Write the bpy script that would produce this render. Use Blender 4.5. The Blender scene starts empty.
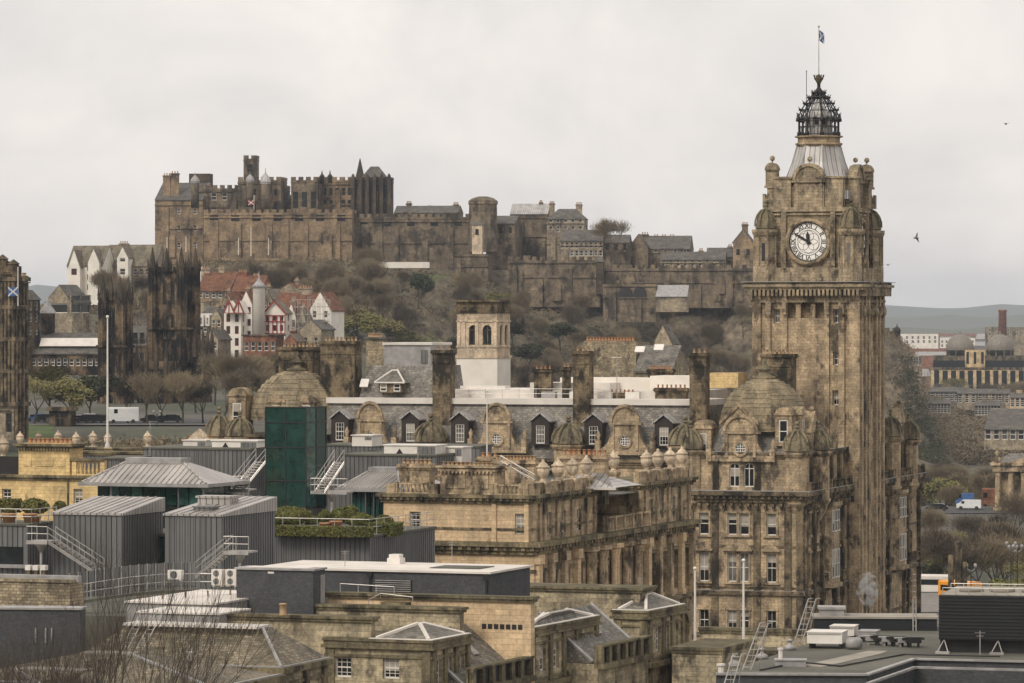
import bpy, math, random
from mathutils import Vector, Matrix, noise
R = math.radians
random.seed(7)
S = bpy.context.scene
C = S.collection
# ------------------------------------------------------------------ camera
F = 4100.0; HOR = 320.0; CZ = 100.0
cam = bpy.data.cameras.new('camera'); camo = bpy.data.objects.new('camera', cam); C.objects.link(camo)
cam.sensor_width = 36; cam.lens = F/1024*36; cam.clip_start = 1; cam.clip_end = 60000
cam.shift_y = -(341.5-HOR)/1024
camo.location = (0, 0, CZ); camo.rotation_euler = (R(90), 0, 0)
S.camera = camo
# ------------------------------------------------------------------ world and sun
SUN_EL, SUN_AZ = 44, 218          # azimuth clockwise from +Y (north of the scene): behind the camera, to the left
w = bpy.data.worlds.new('World'); S.world = w; w.use_nodes = True
n = w.node_tree.nodes; l = w.node_tree.links; n.clear()
out = n.new('ShaderNodeOutputWorld'); bg = n.new('ShaderNodeBackground'); bg.inputs[1].default_value = 0.1
sky = n.new('ShaderNodeTexSky'); sky.sky_type = 'NISHITA'; sky.sun_disc = False
sky.sun_elevation = R(SUN_EL); sky.sun_rotation = R(SUN_AZ); sky.dust_density = 3; sky.air_density = 1
tc = n.new('ShaderNodeTexCoord'); mp = n.new('ShaderNodeMapping'); mp.inputs['Scale'].default_value = (9, 9, 12)
nz = n.new('ShaderNodeTexNoise'); nz.inputs['Scale'].default_value = 1.3; nz.inputs['Detail'].default_value = 5; nz.inputs['Roughness'].default_value = .58
mp.inputs['Location'].default_value = (3.1, 1.7, .4)
nz.inputs['Distortion'].default_value = .4
cr = n.new('ShaderNodeValToRGB'); e = cr.color_ramp.elements
e[0].position = .34; e[0].color = (.615, .585, .565, 1); e[1].position = .64; e[1].color = (.81, .752, .70, 1)
sc = n.new('ShaderNodeVectorMath'); sc.operation = 'SCALE'; sc.inputs['Scale'].default_value = 9.9
mx = n.new('ShaderNodeMixRGB'); mx.inputs[0].default_value = .93
l.new(tc.outputs['Generated'], mp.inputs[0]); l.new(mp.outputs[0], nz.inputs['Vector']); l.new(nz.outputs[0], cr.inputs[0])
l.new(cr.outputs[0], sc.inputs[0]); l.new(sky.outputs[0], mx.inputs[1]); l.new(sc.outputs[0], mx.inputs[2])
l.new(mx.outputs[0], bg.inputs[0]); l.new(bg.outputs[0], out.inputs[0])
sd = bpy.data.lights.new('sun', 'SUN'); sd.energy = 1.5; sd.angle = R(22); sd.color = (1, .93, .82)
so = bpy.data.objects.new('sun', sd); C.objects.link(so)
az = R(SUN_AZ); el = R(SUN_EL)
so.rotation_euler = Vector((math.sin(az)*math.cos(el), math.cos(az)*math.cos(el), math.sin(el))).to_track_quat('Z', 'Y').to_euler()
S.view_settings.view_transform = 'Standard'; S.view_settings.look = 'None'; S.view_settings.exposure = .45; S.view_settings.gamma = 1

# ------------------------------------------------------------------ materials
def mat0(name):
    m = bpy.data.materials.new(name); m.use_nodes = True
    t = m.node_tree; b = t.nodes['Principled BSDF']
    return m, t, b
def nn(t, typ, **k):
    x = t.nodes.new(typ)
    for a, v in k.items():
        if a.startswith('_'): setattr(x, a[1:], v)
        else: x.inputs[a.replace('_', ' ')].default_value = v
    return x
def mixc(t, f, a, b, mode='MIX'):
    x = t.nodes.new('ShaderNodeMixRGB'); x.blend_type = mode
    for i, v in enumerate((f, a, b)):
        if isinstance(v, (int, float)): x.inputs[i].default_value = v
        elif isinstance(v, tuple): x.inputs[i].default_value = (*v, 1) if len(v) == 3 else v
        else: t.links.new(v, x.inputs[i])
    return x.outputs[0]
def ramp(t, src, p0, p1, c0=(0, 0, 0), c1=(1, 1, 1)):
    x = t.nodes.new('ShaderNodeValToRGB'); e = x.color_ramp.elements
    e[0].position = p0; e[1].position = p1; e[0].color = (*c0, 1); e[1].color = (*c1, 1)
    t.links.new(src, x.inputs[0]); return x.outputs[0]
def posnoise(t, scale, detail=4, vs=(1, 1, 1), rough=.55):
    g = t.nodes.new('ShaderNodeNewGeometry'); m = nn(t, 'ShaderNodeMapping'); m.inputs['Scale'].default_value = vs
    x = nn(t, 'ShaderNodeTexNoise', Scale=scale, Detail=detail, Roughness=rough)
    t.links.new(g.outputs['Position'], m.inputs[0]); t.links.new(m.outputs[0], x.inputs['Vector']); return x.outputs[0]
def upness(t):
    g = t.nodes.new('ShaderNodeNewGeometry'); s = t.nodes.new('ShaderNodeSeparateXYZ')
    t.links.new(g.outputs['Normal'], s.inputs[0]); return s.outputs[2]
def mul(c, k): return tuple(min(1, x*k) for x in c)
def stone(name, c, soot=.5, sootc=(.035, .03, .025), moss=.5, bw=.9, bh=.36, mortar=.012, var=.22, rough=.9, nscale=.25, mossc=(.075, .07, .03), mott=.8):
    m, t, b = mat0(name)
    uv = t.nodes.new('ShaderNodeUVMap')
    br = nn(t, 'ShaderNodeTexBrick', Scale=1.0, Mortar_Size=mortar, Mortar_Smooth=.3, Bias=0., Brick_Width=bw, Row_Height=bh)
    br.inputs['Color1'].default_value = (*mul(c, 1+var), 1); br.inputs['Color2'].default_value = (*mul(c, 1-var), 1); br.inputs['Mortar'].default_value = (*mul(c, .45), 1)
    t.links.new(uv.outputs[0], br.inputs['Vector'])
    far = nscale < .2; k = .45 if far else 1.
    a = posnoise(t, nscale, 6); col = mixc(t, .25, br.outputs[0], mixc(t, ramp(t, a, .3, .7), mul(c, 1.25), mul(c, .7)))
    b2 = nn(t, 'ShaderNodeTexBrick', Scale=1.0, Mortar_Size=0., Bias=0., Brick_Width=bw*1.9, Row_Height=bh*2.); b2.offset = .37
    b2.inputs['Color1'].default_value = (1.25, 1.22, 1.15, 1); b2.inputs['Color2'].default_value = (.72, .72, .74, 1); t.links.new(uv.outputs[0], b2.inputs['Vector'])
    if bw < 5: col = mixc(t, .6*mott, col, mixc(t, 1., col, b2.outputs[0], 'MULTIPLY'))
    bl = posnoise(t, .75*k, 6, (1, 1, .55), .62); col = mixc(t, mott, col, mixc(t, 1., col, ramp(t, bl, .40, .60, (.68,)*3, (1.34, 1.31, 1.26)), 'MULTIPLY'))
    st = posnoise(t, 1.5*k, 6, (1, 1, .10), .6); pt = posnoise(t, .55*k, 9, (1, 1, .6), .68)
    f1 = ramp(t, st, .62-.2*soot, .74-.16*soot); f2 = ramp(t, pt, .63-.22*soot, .70-.17*soot)
    f = mixc(t, 1., f1, f2, 'SCREEN'); f = mixc(t, .32, f2, f); f = mixc(t, 1., f, (min(1, .55+soot*.5),)*3, 'MULTIPLY')
    col = mixc(t, f, col, sootc)
    fine = posnoise(t, 4.5*k, 7, (1, 1, 1), .65); col = mixc(t, .7*mott, col, mixc(t, 1., col, ramp(t, fine, .34, .66, (.45,)*3, (1.55,)*3), 'MULTIPLY'))
    up = ramp(t, upness(t), .25, .8); mf = mixc(t, 1., up, ramp(t, posnoise(t, .8, 4), .35, .55, (.25,)*3), 'MULTIPLY'); mf = mixc(t, 1., mf, (moss,)*3, 'MULTIPLY')
    col = mixc(t, mf, col, mossc)
    t.links.new(col, b.inputs['Base Color']); b.inputs['Roughness'].default_value = rough
    b.inputs['Specular IOR Level'].default_value = .25
    bp = nn(t, 'ShaderNodeBump', Strength=.5, Distance=.06); t.links.new(mixc(t, .5, fine, br.outputs[1]), bp.inputs['Height']); t.links.new(bp.outputs[0], b.inputs['Normal'])
    return m
def seam(name, c, line, bw=.45, rough=.45, metal=.35, dirt=.3, lw=.035, spec=.5):
    m, t, b = mat0(name); uv = t.nodes.new('ShaderNodeUVMap')
    br = nn(t, 'ShaderNodeTexBrick', Scale=1.0, Mortar_Size=lw, Mortar_Smooth=.1, Bias=0., Brick_Width=bw, Row_Height=40.)
    br.offset = 0; br.offset_frequency = 1
    br.inputs['Color1'].default_value = (*mul(c, 1.1), 1); br.inputs['Color2'].default_value = (*mul(c, .9), 1); br.inputs['Mortar'].default_value = (*line, 1)
    t.links.new(uv.outputs[0], br.inputs['Vector'])
    col = mixc(t, dirt, br.outputs[0], mixc(t, 1., br.outputs[0], ramp(t, posnoise(t, .5, 6, (1, 1, .5)), .3, .7, (.35,)*3, (1.4,)*3), 'MULTIPLY'))
    t.links.new(col, b.inputs['Base Color']); b.inputs['Roughness'].default_value = rough; b.inputs['Metallic'].default_value = metal
    bp = nn(t, 'ShaderNodeBump', Strength=.5, Distance=.03); bp.invert = True; t.links.new(br.outputs[1], bp.inputs['Height']); t.links.new(bp.outputs[0], b.inputs['Normal'])
    return m
def plain(name, c, rough=.6, metal=0., var=.35, scale=1.2, c2=None, vs=(1, 1, 1), detail=5, spec=.4, lo=.35, hi=.65):
    m, t, b = mat0(name)
    c2 = c2 or mul(c, 1-var)
    col = mixc(t, ramp(t, posnoise(t, scale, detail, vs), lo, hi), c, c2)
    t.links.new(col, b.inputs['Base Color']); b.inputs['Roughness'].default_value = rough; b.inputs['Metallic'].default_value = metal
    b.inputs['Specular IOR Level'].default_value = spec
    return m
def glassm(name, c1, c2, rough=.12, share=.35, spec=.5):
    m, t, b = mat0(name); o = t.nodes.new('ShaderNodeObjectInfo')
    col = mixc(t, ramp(t, o.outputs['Random'], 1-share-.02, 1-share+.02), c1, c2)
    col = mixc(t, .6, col, mixc(t, 1., col, ramp(t, posnoise(t, 1.2, 3), .35, .65, (.4,)*3, (1.5,)*3), 'MULTIPLY'))
    t.links.new(col, b.inputs['Base Color']); b.inputs['Roughness'].default_value = rough; b.inputs['Specular IOR Level'].default_value = spec
    return m
def foliage(name, cols, scale=.6):
    m, t, b = mat0(name); o = t.nodes.new('ShaderNodeObjectInfo')
    c = mixc(t, ramp(t, posnoise(t, scale, 3), .35, .65), cols[0], cols[1])
    c = mixc(t, ramp(t, o.outputs['Random'], .2, .8), c, mixc(t, .45, c, cols[2]))
    t.links.new(c, b.inputs['Base Color']); b.inputs['Roughness'].default_value = .8; b.inputs['Specular IOR Level'].default_value = .2
    return m
M = {}
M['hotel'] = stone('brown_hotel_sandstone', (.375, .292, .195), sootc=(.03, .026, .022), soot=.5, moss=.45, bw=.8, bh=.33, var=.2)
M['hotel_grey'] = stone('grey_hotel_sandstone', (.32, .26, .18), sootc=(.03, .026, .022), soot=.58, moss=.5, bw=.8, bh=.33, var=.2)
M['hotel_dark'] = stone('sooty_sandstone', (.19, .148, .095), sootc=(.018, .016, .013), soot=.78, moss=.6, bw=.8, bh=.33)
M['dome'] = stone('banded_dome_stone', (.25, .205, .135), soot=.4, moss=.12, bw=40, bh=.62, mortar=.07, var=.1)
M['cap'] = stone('mossy_carved_stone', (.19, .16, .105), soot=.55, moss=.4, bw=20, bh=20, mortar=0)
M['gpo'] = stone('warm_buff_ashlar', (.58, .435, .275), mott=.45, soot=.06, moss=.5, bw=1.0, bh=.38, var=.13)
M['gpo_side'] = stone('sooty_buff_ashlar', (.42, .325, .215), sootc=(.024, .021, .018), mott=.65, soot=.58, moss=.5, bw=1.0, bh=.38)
M['gpo_trim'] = stone('weathered_buff_cornice', (.22, .18, .11), soot=.66, moss=.7, bw=1.6, bh=6, mortar=.01)
M['yellow'] = stone('yellow_sandstone', (.62, .46, .23), mott=.5, soot=.08, moss=.3, bw=.9, bh=.3, var=.12)
M['urn'] = stone('pale_carved_stone', (.48, .39, .29), soot=.25, moss=.2, bw=20, bh=20, mortar=0)
M['terr'] = stone('grey_brown_ashlar', (.38, .325, .225), soot=.48, moss=.6, bw=.95, bh=.34, var=.25)
M['terr_trim'] = stone('mossy_cornice', (.17, .145, .09), soot=.6, moss=.95, bw=1.4, bh=6, mossc=(.088, .076, .042))
M['rubble'] = stone('rubble_stone', (.30, .25, .175), soot=.4, moss=.3, bw=.4, bh=.2, mortar=.03, var=.4)
M['castle'] = stone('dark_castle_rubble', (.175, .14, .10), soot=.62, moss=.5, bw=1.6, bh=.7, mortar=.0, var=.22, nscale=.11)
M['castle_light'] = stone('brown_castle_rubble', (.235, .175, .115), soot=.48, moss=.4, bw=1.6, bh=.7, mortar=.0, var=.18, nscale=.11)
M['castle_black'] = stone('blackened_gothic_stone', (.085, .066, .048), soot=.7, moss=.3, bw=1., bh=.5, nscale=.1)
M['college'] = stone('blackened_college_stone', (.18, .13, .08), soot=.92, moss=.3, bw=.9, bh=.4, nscale=.1, sootc=(.012, .010, .009))
M['tenement'] = stone('grey_tenement_stone', (.29, .245, .18), soot=.42, moss=.3, bw=.8, bh=.35, nscale=.1)
M['redstone'] = stone('red_sandstone', (.21, .095, .06), soot=.3, moss=.2, bw=.8, bh=.35)
M['cream'] = stone('cream_concrete', (.48, .36, .21), soot=.1, moss=.1, bw=1.5, bh=.8)
M['render'] = plain('white_harling', (.80, .75, .67), .9, var=.18, scale=.35)
M['whiteroof'] = plain('white_roof_membrane', (.70, .65, .59), .7, var=.22, scale=.35, detail=8)
M['white'] = plain('white_paint', (.74, .70, .64), .5, var=.15)
M['brick'] = stone('charcoal_brick', (.080, .082, .088), mott=.3, soot=.02, moss=.1, bw=.22, bh=.075, mortar=.006, var=.2)
M['slate'] = stone('grey_slates', (.17, .16, .14), soot=.3, moss=.12, bw=.32, bh=.2, mortar=.02, var=.45, rough=.6, mossc=(.11, .10, .08))
M['slate_hotel'] = stone('weathered_hotel_slates', (.20, .185, .165), soot=.3, moss=.12, bw=.4, bh=.26, mortar=.02, var=.4, rough=.6, mossc=(.16, .15, .13))
M['slate_brown'] = stone('brown_slates', (.20, .17, .13), soot=.3, moss=.3, bw=.34, bh=.22, mortar=.03, var=.5, rough=.7)
M['slate_far'] = stone('far_slates', (.105, .098, .09), soot=.25, moss=.1, bw=1.2, bh=.6, mortar=.03, var=.25, rough=.7)
M['redroof'] = stone('red_clay_tiles', (.185, .082, .052), soot=.4, moss=.15, bw=.5, bh=.4, mortar=.03, var=.3)
M['zinc'] = seam('dark_zinc_cladding', (.17, .168, .165), (.055, .055, .055), bw=.42, dirt=.35)
M['zincroof'] = seam('pale_zinc_roof', (.44, .41, .38), (.16, .15, .14), bw=.5, rough=.4, dirt=.35, lw=.05)
M['lead'] = seam('grey_lead_sheets', (.42, .405, .385), (.10, .095, .09), bw=.6, rough=.5, metal=.2, dirt=.5, lw=.04)
M['domemetal'] = plain('brown_grey_dome_metal', (.22, .195, .155), .6, .1, c2=(.15, .135, .11))
M['leadplain'] = plain('lead_flashing', (.36, .35, .34), .5, .1, c2=(.24, .23, .22))
M['screen'] = seam('black_louvre_screen', (.020, .022, .025), (.008, .008, .009), bw=60, rough=.6)
M['steel'] = plain('galvanised_steel', (.52, .49, .46), .4, .4)
M['iron'] = plain('dark_painted_iron', (.03, .028, .027), .5, .2)
M['glassgreen'] = glassm('green_curtain_glass', (.012, .045, .038), (.04, .105, .09), rough=.06, share=.45, spec=.8)
M['glassdark'] = glassm('dark_glazing', (.010, .012, .012), (.018, .022, .022), rough=.25, spec=.25)
M['pane'] = glassm('window_pane', (.018, .017, .017), (.14, .13, .115), rough=.12, share=.3)
M['panefar'] = glassm('far_window_pane', (.014, .014, .014), (.07, .065, .06), rough=.3, share=.3)
M['blind'] = plain('pale_window_blind', (.40, .36, .30), .7, var=.3)
M['pot'] = plain('terracotta', (.42, .17, .07), .8, c2=(.36, .24, .14), scale=2.)
M['potbuff'] = plain('buff_clay', (.42, .30, .17), .8, c2=(.28, .16, .09), scale=2.)
M['timber'] = plain('dark_stained_timber', (.035, .025, .02), .7)
M['redpaint'] = plain('red_painted_timber', (.30, .04, .03), .6)
M['flatroof'] = plain('grey_felt_roof', (.125, .12, .095), .9, c2=(.08, .078, .062), scale=.35, detail=8)
M['flatpale'] = plain('pale_gravel_roof', (.33, .30, .25), .9, c2=(.22, .20, .17), scale=.5, detail=8)
M['bark'] = plain('bark', (.07, .055, .042), .9, c2=(.045, .035, .028))
M['twig'] = foliage('bare_twigs', ((.20, .158, .10), (.125, .098, .062), (.25, .20, .125)))
M['twigdark'] = foliage('dark_twigs', ((.10, .08, .055), (.07, .055, .04), (.11, .09, .055)))
M['spring'] = foliage('spring_leaves', ((.185, .175, .055), (.13, .125, .045), (.17, .14, .06)))
M['ever'] = foliage('evergreen_leaves', ((.045, .052, .025), (.03, .038, .02), (.06, .06, .03)))
M['hedge'] = foliage('hedge_leaves', ((.15, .15, .045), (.08, .095, .03), (.17, .14, .05)), 2.)
M['grass'] = plain('grass', (.07, .11, .025), .9, c2=(.05, .065, .02), scale=.2)
M['road'] = plain('asphalt', (.06, .06, .062), .85, c2=(.045, .045, .046), scale=.4)
M['paving'] = plain('paving', (.22, .2, .18), .85, c2=(.15, .14, .125), scale=.6)
M['carblack'] = plain('black_car_paint', (.02, .02, .022), .25)
M['carwhite'] = plain('white_car_paint', (.7, .7, .69), .3, var=.1)
M['blue'] = plain('blue_cloth', (.06, .14, .34), .8, var=.3)
M['yellowpaint'] = plain('orange_bus_paint', (.75, .30, .02), .4, var=.1)
M['redcar'] = plain('red_paint', (.45, .03, .02), .4, var=.1)
M['gilt'] = plain('dull_gilt', (.35, .22, .06), .5, .3)
M['clockwhite'] = plain('opal_glass', (.90, .87, .82), .35, var=.08)
M['feather'] = plain('grey_feathers', (.12, .11, .10), .8)
M['smoke'] = None
m, t, b = mat0('city_ground')
c_ = mixc(t, ramp(t, posnoise(t, .012, 8), .42, .58), (.10, .092, .078), (.055, .062, .035))
c_ = mixc(t, .5, c_, mixc(t, 1., c_, ramp(t, posnoise(t, .15, 6), .3, .7, (.5,)*3, (1.6,)*3), 'MULTIPLY'))
t.links.new(c_, b.inputs['Base Color']); b.inputs['Roughness'].default_value = .95; M['ground'] = m
m, t, b = mat0('rock_and_scrub')
c_ = mixc(t, ramp(t, posnoise(t, .10, 8), .42, .6), (.19, .15, .105), (.045, .036, .028))
c_ = mixc(t, ramp(t, upness(t), .5, .8), c_, mixc(t, ramp(t, posnoise(t, .05, 5), .56, .68), (.088, .073, .045), (.075, .09, .03)))
c_ = mixc(t, .7, c_, mixc(t, 1., c_, ramp(t, posnoise(t, .5, 8), .35, .65, (.4,)*3, (1.8,)*3), 'MULTIPLY'))
t.links.new(c_, b.inputs['Base Color']); b.inputs['Roughness'].default_value = .95
bp = nn(t, 'ShaderNodeBump', Strength=1., Distance=1.5); t.links.new(posnoise(t, .35, 9), bp.inputs['Height']); t.links.new(bp.outputs[0], b.inputs['Normal'])
M['rock'] = m
m, t, b = mat0('far_hillside')
c_ = mixc(t, ramp(t, posnoise(t, .0012, 7), .4, .6), (.07, .08, .045), (.10, .10, .07))
t.links.new(c_, b.inputs['Base Color']); b.inputs['Roughness'].default_value = 1.; M['hill'] = m

# ------------------------------------------------------------------ mesh builder
class MB:
    def __init__(s): s.v = []; s.f = []; s.mi = []; s.sm = []; s.T = None; s.cur = 0
    def add(s, vs, fs, smooth=False, mi=None):
        o = len(s.v)
        s.v += [tuple(s.T @ Vector(p)) for p in vs] if s.T is not None else [tuple(p) for p in vs]
        s.f += [tuple(i+o for i in f) for f in fs]
        s.mi += [s.cur if mi is None else mi]*len(fs); s.sm += [smooth]*len(fs)
        return s
    def box(s, x0, x1, y0, y1, z0, z1):
        if x0 > x1: x0, x1 = x1, x0
        if y0 > y1: y0, y1 = y1, y0
        return s.add([(x0,y0,z0),(x1,y0,z0),(x1,y1,z0),(x0,y1,z0),(x0,y0,z1),(x1,y0,z1),(x1,y1,z1),(x0,y1,z1)],
              [(0,3,2,1),(4,5,6,7),(0,1,5,4),(1,2,6,5),(2,3,7,6),(3,0,4,7)])
    def frus(s, a, z0, b, z1, smooth=False):          # two polygons of equal count, counter-clockwise
        k = len(a)
        vs = [(p[0], p[1], z0) for p in a]+[(p[0], p[1], z1) for p in b]
        fs = [(i, (i+1) % k, k+(i+1) % k, k+i) for i in range(k)]+[tuple(range(k-1, -1, -1)), tuple(range(k, 2*k))]
        return s.add(vs, fs, smooth)
    def prism(s, a, z0, z1): return s.frus(a, z0, a, z1)
    def extx(s, prof, x0, x1):                         # (y,z) profile
        k = len(prof); vs = [(x0, p[0], p[1]) for p in prof]+[(x1, p[0], p[1]) for p in prof]
        return s.add(vs, [(i, (i+1) % k, k+(i+1) % k, k+i) for i in range(k)]+[tuple(range(k-1, -1, -1)), tuple(range(k, 2*k))])
    def exty(s, prof, y0, y1):                         # (x,z) profile
        k = len(prof); vs = [(p[0], y0, p[1]) for p in prof]+[(p[0], y1, p[1]) for p in prof]
        return s.add(vs, [((i+1) % k, i, k+i, k+(i+1) % k) for i in range(k)]+[tuple(range(k)), tuple(range(2*k-1, k-1, -1))])
    def lathe(s, prof, cx=0, cy=0, n=12, ph=0, smooth=True, cap=True):
        vs = []; k = len(prof)
        for r, z in prof:
            for i in range(n):
                a = ph+2*math.pi*i/n; vs.append((cx+r*math.cos(a), cy+r*math.sin(a), z))
        fs = [(j*n+i, j*n+(i+1) % n, (j+1)*n+(i+1) % n, (j+1)*n+i) for j in range(k-1) for i in range(n)]
        if cap: fs += [tuple(range(n-1, -1, -1)), tuple((k-1)*n+i for i in range(n))]
        return s.add(vs, fs, smooth)
    def tube(s, p, q, r, n=5, r1=None):
        p = Vector(p); q = Vector(q); d = q-p
        if d.length < 1e-6: return s
        r1 = r if r1 is None else r1
        d.normalize(); a = d.orthogonal().normalized(); b = d.cross(a)
        vs = [p+(a*math.cos(2*math.pi*i/n)+b*math.sin(2*math.pi*i/n))*r for i in range(n)]+[q+(a*math.cos(2*math.pi*i/n)+b*math.sin(2*math.pi*i/n))*r1 for i in range(n)]
        return s.add(vs, [(i, (i+1) % n, n+(i+1) % n, n+i) for i in range(n)]+[tuple(range(n-1, -1, -1)), tuple(range(n, 2*n))])
    def path(s, pts, r, n=5):
        for a, b in zip(pts, pts[1:]): s.tube(a, b, r, n)
        return s
    def hip(s, x0, x1, y0, y1, z0, z1, ix, iy):
        return s.frus([(x0,y0),(x1,y0),(x1,y1),(x0,y1)], z0, [(x0+ix,y0+iy),(x1-ix,y0+iy),(x1-ix,y1-iy),(x0+ix,y1-iy)], z1)
    def gablex(s, x0, x1, y0, y1, z0, z1, t=.25):      # ridge along x
        ym = (y0+y1)/2; return s.extx([(y0, z0), (y1, z0), (ym, z1)], x0, x1)
    def gabley(s, x0, x1, y0, y1, z0, z1):
        xm = (x0+x1)/2; return s.exty([(x0, z0), (x1, z0), (xm, z1)], y0, y1)
    def ball(s, c, r, n=10, sz=1.):
        k = 6; return s.lathe([(r*math.sin(math.pi*j/k)+1e-4, c[2]-r*sz*math.cos(math.pi*j/k)) for j in range(k+1)], c[0], c[1], n)
    def build(s, name, mat, parent=None, uv=True):
        me = bpy.data.meshes.new(name); me.from_pydata(s.v, [], s.f)
        for mm in (mat if isinstance(mat, (list, tuple)) else [mat]): me.materials.append(mm)
        me.polygons.foreach_set('material_index', s.mi); me.polygons.foreach_set('use_smooth', s.sm)
        if uv:
            ul = me.uv_layers.new(name='uv').data; Zv = Vector((0, 0, 1)); vv = me.vertices
            buf = [0.]*(2*len(me.loops))
            for p in me.polygons:
                nrm = p.normal
                if abs(nrm.z) > .95: tx, ty = Vector((1, 0, 0)), Vector((0, 1, 0))
                else: tx = Zv.cross(nrm).normalized(); ty = nrm.cross(tx)
                for li in p.loop_indices:
                    co = vv[me.loops[li].vertex_index].co
                    buf[2*li] = co.dot(tx); buf[2*li+1] = co.dot(ty)
            ul.foreach_set('uv', buf)
        me.update()
        o = bpy.data.objects.new(name, me); C.objects.link(o)
        if parent is not None: o.parent = parent
        return o
def tag(o, label=None, cat=None, group=None, kind=None):
    if label: o['label'] = label
    if cat: o['category'] = cat
    if group: o['group'] = group
    if kind: o['kind'] = kind
    return o
def empty(name, loc, rz=0, label=None, cat=None, group=None):
    o = bpy.data.objects.new(name, None); C.objects.link(o); o.location = loc; o.rotation_euler = (0, 0, rz); o.empty_display_size = .5
    return tag(o, label, cat, group)
def copy_tree(o, parent=None):
    c = o.copy(); C.objects.link(c); c.parent = parent
    for ch in list(o.children): copy_tree(ch, c)
    return c
def copy_thing(o, loc, rz=0, label=None, scale=None):
    c = copy_tree(o); c.location = loc; c.rotation_euler = (0, 0, rz)
    if label: c['label'] = label
    if scale: c.scale = scale if isinstance(scale, tuple) else (scale,)*3
    return c
def W3(px, py, Y): return Vector(((px-512)/F*Y, Y, CZ+(HOR-py)/F*Y))

# ------------------------------------------------------------------ a building's own frame: origin at its near corner, front runs to -x, side runs to +y
class Bld:
    def __init__(s, name, label, cat, px, Y, rot=20, zb=60, group=None, mk=True):
        s.px, s.Y, s.zb = px, Y, zb; s.Ox = (px-512)/F*Y; s.Oy = Y; s.c = math.cos(R(rot)); s.s = math.sin(R(rot)); s.rot = rot
        s.e = empty(name, (s.Ox, Y, zb), -R(rot), label, cat, group) if mk else None
    def fx(s, px, y=0.):
        k = (px-512)/F; return (k*(s.Oy+y*s.c)-s.Ox-y*s.s)/(s.c+k*s.s)
    def sy(s, px, x=0.):
        k = (px-512)/F; return (k*(s.Oy-x*s.s)-s.Ox-x*s.c)/(s.s-k*s.c)
    def z(s, py, x=0., y=0.): return CZ+(HOR-py)/F*(s.Oy-x*s.s+y*s.c)-s.zb
    def m(s, x=0., y=0.): return (s.Oy-x*s.s+y*s.c)/F          # metres per pixel there
    def part(s, name, mb, mat, parent=None, label=None):
        o = mb.build(name, mat, parent or s.e)
        if label: o['label'] = label
        return o
def rect(x0, x1, y0, y1): return [(x0, y0), (x1, y0), (x1, y1), (x0, y1)]
def ngon(cx, cy, r, n, ph=0): return [(cx+r*math.cos(ph+2*math.pi*i/n), cy+r*math.sin(ph+2*math.pi*i/n)) for i in range(n)]

wcache = {}
def window_mesh(w_, h_, style):
    k = (round(w_, 2), round(h_, 2), style)
    if k in wcache: return wcache[k]
    w_, h_ = k[0], k[1]
    fr = MB(); pn = MB(); t = .09 if style not in ('far',) else .12
    arch = style in ('arch', 'archdark'); d = .04
    hw = w_/2
    if arch:
        zs = h_-hw; pts = [(-hw, 0), (hw, 0), (hw, zs)]+[(hw*math.cos(a), zs+hw*math.sin(a)) for a in [math.pi*i/8 for i in range(1, 8)]]+[(-hw, zs)]
        pn.exty(pts, d, d+.03)
        fr.box(-hw, -hw+t, 0, d, 0, zs); fr.box(hw-t, hw, 0, d, 0, zs); fr.box(-hw+t, hw-t, 0, d, 0, t*1.3); fr.box(-t/2, t/2, 0, d, t*1.3, h_-.02); fr.box(-hw+t, hw-t, 0.005, d-.003, zs-t, zs)
        for i in range(8):
            a0 = math.pi*i/8; a1 = math.pi*(i+1)/8
            fr.exty([(hw*math.cos(a0), zs+hw*math.sin(a0)), (hw*math.cos(a1), zs+hw*math.sin(a1)), ((hw-t)*math.cos(a1), zs+(hw-t)*math.sin(a1)), ((hw-t)*math.cos(a0), zs+(hw-t)*math.sin(a0))], 0, d)
    else:
        pn.box(-hw, hw, d, d+.03, 0, h_)
        if style == 'dark':
            fr.box(-hw, -hw+t, 0, d, 0, h_); fr.box(hw-t, hw, 0, d, 0, h_); fr.box(-hw+t, hw-t, 0, d, h_*.48, h_*.48+t)
        else:
            fr.box(-hw, -hw+t, 0, d, 0, h_); fr.box(hw-t, hw, 0, d, 0, h_); fr.box(-hw+t, hw-t, 0, d, 0, t*1.4); fr.box(-hw+t, hw-t, 0, d, h_-t, h_); fr.box(-hw+t, hw-t, 0, d, h_*.5-t/2, h_*.5+t/2)
            if style in ('six', 'twelve'):
                nb = 2 if style == 'six' else 3; b = .018
                for i in range(1, nb):
                    x = -hw+w_*i/nb; fr.box(x-b, x+b, .005, d-.004, t, h_-t)
                for i in (1, 3): fr.box(-hw+t, hw-t, .008, d-.007, h_*i/4-b, h_*i/4+b)
            if style == 'bar':
                fr.box(-.02, .02, .005, d-.004, t, h_-t)
    wcache[k] = (fr, pn); return wcache[k]
wobj = {}
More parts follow.
